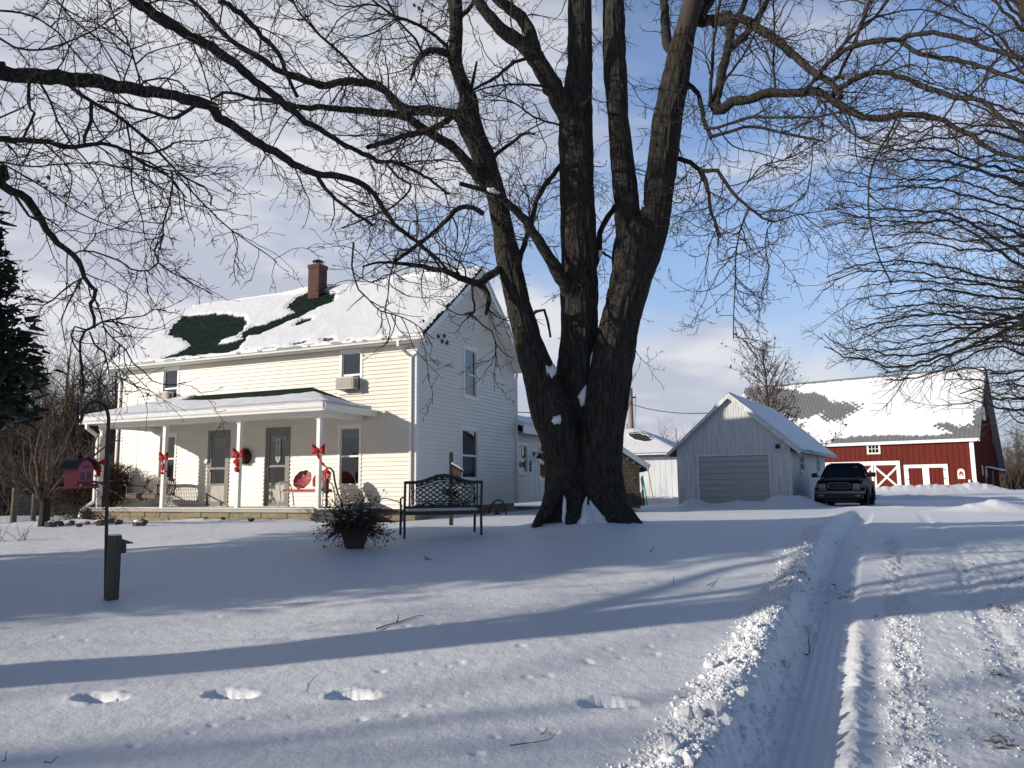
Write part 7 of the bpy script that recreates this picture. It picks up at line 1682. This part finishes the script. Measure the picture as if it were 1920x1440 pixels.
# ------------------------------------------------------------------ pickup truck beside the garage
tp = at(1576,951,26.6); TY = .50
truck = empty('pickup_truck',(tp[0],tp[1],-1.06),-TY)
tag(truck,'dark blue pickup truck parked facing us beside the garage wall','truck')
M['paint'] = mat('dark_blue_paint',(.003,.004,.008),.5,.07); M['chrome'] = mat('chrome',(.17,.185,.205),.22,metal=1.); M['tyre'] = mat('tyre_rubber',(.012,.012,.012),.85); M['plastic'] = mat('black_plastic',(.014,.014,.015),.5)
M['lens'] = mat('headlamp_lens',(.2,.215,.225),.18); M['amber'] = mat('amber_lens',(.28,.12,.04),.2); M['carglass'] = glass_mat('windscreen_glass',(.14,.16,.18),.03)
def loft(mb, secs, cap=True):
    """secs: list of (y, [(x,z)...right half from bottom centre to top centre]) mirrored"""
    V = []; n = None
    for y, h in secs:
        ring = [(x,y,z) for x,z in h]+[(-x,y,z) for x,z in h[::-1]]
        n = len(ring); V += ring
    Fs = []
    for i in range(len(secs)-1):
        for k in range(n): Fs.append((i*n+k,i*n+(k+1)%n,(i+1)*n+(k+1)%n,(i+1)*n+k))
    if cap: Fs += [tuple(range(n)),tuple(range((len(secs)-1)*n,len(secs)*n))[::-1]]
    mb.add(V,Fs)
def hull(wb, wm_, wt, zb, zm, zt, crown=.02): return [(0,zb),(wb*.9,zb),(wb,zb+.05),(wm_,zm),(wt,zt-.06),(wt*.86,zt-.008),(wt*.5,zt+crown*.7),(0,zt+crown)]
# hood and front
s = MB()
loft(s,[(.0,hull(.70,.735,.66,.62,.80,1.02)),(.06,hull(.76,.80,.72,.55,.82,1.07)),(.35,hull(.78,.815,.745,.50,.84,1.115)),(1.0,hull(.78,.82,.755,.48,.86,1.17)),(1.42,hull(.78,.82,.765,.48,.88,1.20))])
body = s.build('bonnet',M['paint'],truck,smooth=True,bevel=.0)
md = body.modifiers.new('e','EDGE_SPLIT'); md.split_angle = R(42)
s = MB(); s.lathe([(.0,0),(.001,0)],(0,0,0),3)
s = MB()
for sg in (-1,1):   # hood creases
    s.tube([(sg*.50,.10,1.085),(sg*.54,.5,1.155),(sg*.60,1.3,1.215)],[.012,.02,.016],6)
s.build('bonnet_ridge',M['paint'],truck,smooth=True)
# cab
s = MB()
loft(s,[(1.38,hull(.78,.82,.775,.42,.88,1.20)),(1.9,hull(.78,.825,.79,.42,.9,1.215)),(2.75,hull(.78,.825,.79,.42,.9,1.215)),(2.80,hull(.78,.82,.78,.42,.9,1.21))]); cab = s.build('cab_body',M['paint'],truck,smooth=True); cab.modifiers.new('e','EDGE_SPLIT').split_angle = R(42)
s = MB(); loft(s,[(1.98,[(0,1.60),(.50,1.60),(.56,1.61),(.575,1.63),(.54,1.655),(0,1.672)]),(2.2,[(0,1.61),(.53,1.61),(.585,1.62),(.60,1.645),(.55,1.69),(0,1.71)]),(2.65,[(0,1.61),(.53,1.61),(.585,1.62),(.60,1.645),(.55,1.69),(0,1.705)]),(2.74,[(0,1.59),(.52,1.59),(.575,1.6),(.585,1.62),(.54,1.66),(0,1.675)])]); s.build('cab_roof',M['paint'],truck,smooth=True)
s = MB(); s.box(-.50,.50,2.1,2.68,1.70,1.725); s.build('roof_snow',M['snow'],truck,bevel=.01)
for sg in (-1,1):
    s = MB(); s.beam((sg*.735,1.45,1.20),(sg*.565,2.0,1.635),.06,.05,(0,1,0)); s.build('window_pillar',M['paint'],truck); s = MB(); s.beam((sg*.77,2.70,1.21),(sg*.57,2.68,1.63),.07,.10,(0,1,0)); s.build('window_pillar',M['paint'],truck); s = MB(); s.beam((sg*.775,2.12,1.21),(sg*.59,2.22,1.63),.03,.05,(0,1,0)); s.build('window_pillar',M['paint'],truck)
s = MB(); s.quad((-.715,1.45,1.205),(.715,1.45,1.205),(.55,1.99,1.625),(-.55,1.99,1.625)); s.build('windscreen',M['carglass'],truck)
for sg in (-1,1):
    s = MB(); s.quad((sg*.765,1.52,1.215),(sg*.775,2.68,1.215),(sg*.58,2.66,1.62),(sg*.57,2.03,1.62)); s.build('side_window',M['carglass'],truck)
s = MB(); s.quad((-.73,2.72,1.215),(.73,2.72,1.215),(.55,2.70,1.61),(-.55,2.70,1.61)); s.build('rear_window',mat('dark_rear_glass',(.012,.012,.014),.1),truck)
s = MB(); s.box(-.74,.74,1.5,1.85,1.15,1.19); s.build('dashboard',M['plastic'],truck)
for x in (-.36,.36):
    s = MB(); s.box(x-.22,x+.22,2.35,2.5,1.0,1.40); s.box(x-.11,x+.11,2.38,2.46,1.40,1.54); s.build('seat',mat('seat_cloth',(.10,.085,.08),.9) if x < 0 else bpy.data.materials['seat_cloth'],truck,bevel=.03)
s = MB(); s.tube([(.36+.17*math.cos(a),1.92+.06*math.sin(a),1.24+.16*math.sin(a)) for a in np.linspace(0,6.283,20)],.014,6); s.build('steering_wheel',M['plastic'],truck)
s = MB(); s.quad((.33,1.925,1.58),(.45,1.925,1.58),(.45,1.90,1.555),(.33,1.90,1.555)); s.build('windscreen_sticker',mat('sticker',(.45,.5,.22),.6),truck)
for sg in (-1,1):
    s = MB(); s.box(sg*.30-.22,sg*.30+.22,1.435,1.445,1.205,1.22); s.build('wiper',M['plastic'],truck)
# bed
s = MB(); loft(s,[(2.84,hull(.76,.82,.80,.55,.88,1.10,0)),(4.60,hull(.76,.82,.80,.55,.88,1.10,0)),(4.66,hull(.74,.80,.78,.56,.88,1.09,0))]); s.build('bed',M['paint'],truck,smooth=True).modifiers.new('e','EDGE_SPLIT').split_angle = R(42)
s = MB(); s.box(-.72,.72,2.95,4.5,1.10,1.16); s.build('bed_snow',M['snow'],truck,bevel=.03)
# wheel arch flares + wheels
for y in (.72,3.60):
    for sg in (-1,1):
        wh = empty('wheel',(sg*.70,y,.36)); wh.parent = truck
        s = MB(); s.lathe([(.20,-.12),(.33,-.125),(.365,-.10),(.375,-.05),(.375,.05),(.365,.10),(.33,.125),(.20,.12)],(0,0,0),28,'x'); s.build('tyre',M['tyre'],wh,smooth=True)
        s = MB(); s.lathe([(.21,-.10),(.21,.10),(.19,.09),(.12,.05),(.06,.075),(.02,.08)] if sg > 0 else [(.21,.10),(.21,-.10),(.19,-.09),(.12,-.05),(.06,-.075),(.02,-.08)],(0,0,0),20,'x'); s.build('rim',M['chrome'],wh,smooth=True)
        s = MB(); pts = [(sg*.80,y+.45*math.cos(a),.40+.45*math.sin(a)) for a in np.linspace(-.15,math.pi+.15,16)]; s.tube(pts,.06,6); s.build('wheel_arch',M['paint'],truck,smooth=True)
# grille, lights, bumper
s = MB(); pts = [(.36*math.copysign(abs(math.cos(a))**.45,math.cos(a)),-.035,.90+.105*math.copysign(abs(math.sin(a))**.6,math.sin(a))) for a in np.linspace(0,6.283,40)]; s.tube(pts,.022,6,ref=(0,1,0)); gr = s.build('grille',M['chrome'],truck,smooth=True)
s = MB(); s.box(-.35,.35,-.03,-.01,.80,1.0)
for k in range(5): s.box(-.34,.34,-.045,-.03,.815+k*.04,.825+k*.04)
s.build('grille_mesh',M['plastic'],gr); text('TOYOTA',.07,M['chrome'],gr,'emblem',.004,(0,-.052,.905),(R(90),0,0))
for sg in (-1,1):
    s = MB(); s.box(sg*.42,sg*.655,-.025,.05,.81,.975); s.build('headlight',M['lens'],truck,bevel=.015)
    s = MB(); s.box(sg*.66,sg*.75,.0,.08,.82,.965); s.build('indicator',M['amber'],truck,bevel=.012)
    s = MB(); s.box(sg*.40,sg*.66,-.02,.03,.765,.80); s.build('light_trim',M['chrome'],truck)
    s = MB(); s.tube([(sg*.80,1.55,1.22),(sg*.90,1.52,1.26)],.02,6); m = s.build('mirror_arm',M['plastic'],truck); s = MB(); s.box(sg*.87,sg*1.07,1.46,1.55,1.20,1.36); s.build('mirror',M['plastic'],truck,bevel=.03)
    s = MB(); s.box(sg*.50,sg*.66,-.145,-.10,.545,.595); s.build('fog_lamp',M['lens'],truck)
    s = MB(); s.box(sg*.828,sg*.845,2.35,2.47,.98,1.01); s.build('door_handle',M['plastic'],truck)
    s = MB(); s.box(sg*.826,sg*.832,1.48,1.49,.5,1.2); s.box(sg*.826,sg*.832,2.60,2.61,.5,1.2); s.build('door_seam',M['plastic'],truck)
s = MB(); V = []; n = 20
for i in range(n+1):
    x = -.80+1.6*i/n; y = -.14+.10*(abs(x)/.8)**3
    V += [(x,y,.62),(x,y-.012,.66),(x,y-.012,.71),(x,y+.02,.745),(x,y+.14,.745),(x,y+.14,.62)]
Fs = []
for i in range(n):
    for k in range(6): Fs.append((i*6+k,i*6+(k+1)%6,(i+1)*6+(k+1)%6,(i+1)*6+k))
Fs += [tuple(range(6)),tuple(range(n*6,n*6+6))]
s.add(V,Fs); s.build('bumper',M['chrome'],truck,smooth=True).modifiers.new('e','EDGE_SPLIT').split_angle = R(35)
s = MB(); s.box(-.74,.74,-.11,.25,.46,.615); s.box(-.55,.55,-.05,.3,.36,.46); s.build('valance',M['plastic'],truck,bevel=.03)
s = MB(); s.box(-.16,.16,-.135,-.115,.50,.60); s.build('number_plate_holder',M['plastic'],truck)
s = MB(); s.tube([(-.62,.72,.36),(.62,.72,.36)],.06,8); s.tube([(-.62,3.6,.36),(.62,3.6,.36)],.06,8); s.box(-.5,.5,.3,4.4,.38,.50); s.build('chassis',M['plastic'],truck)
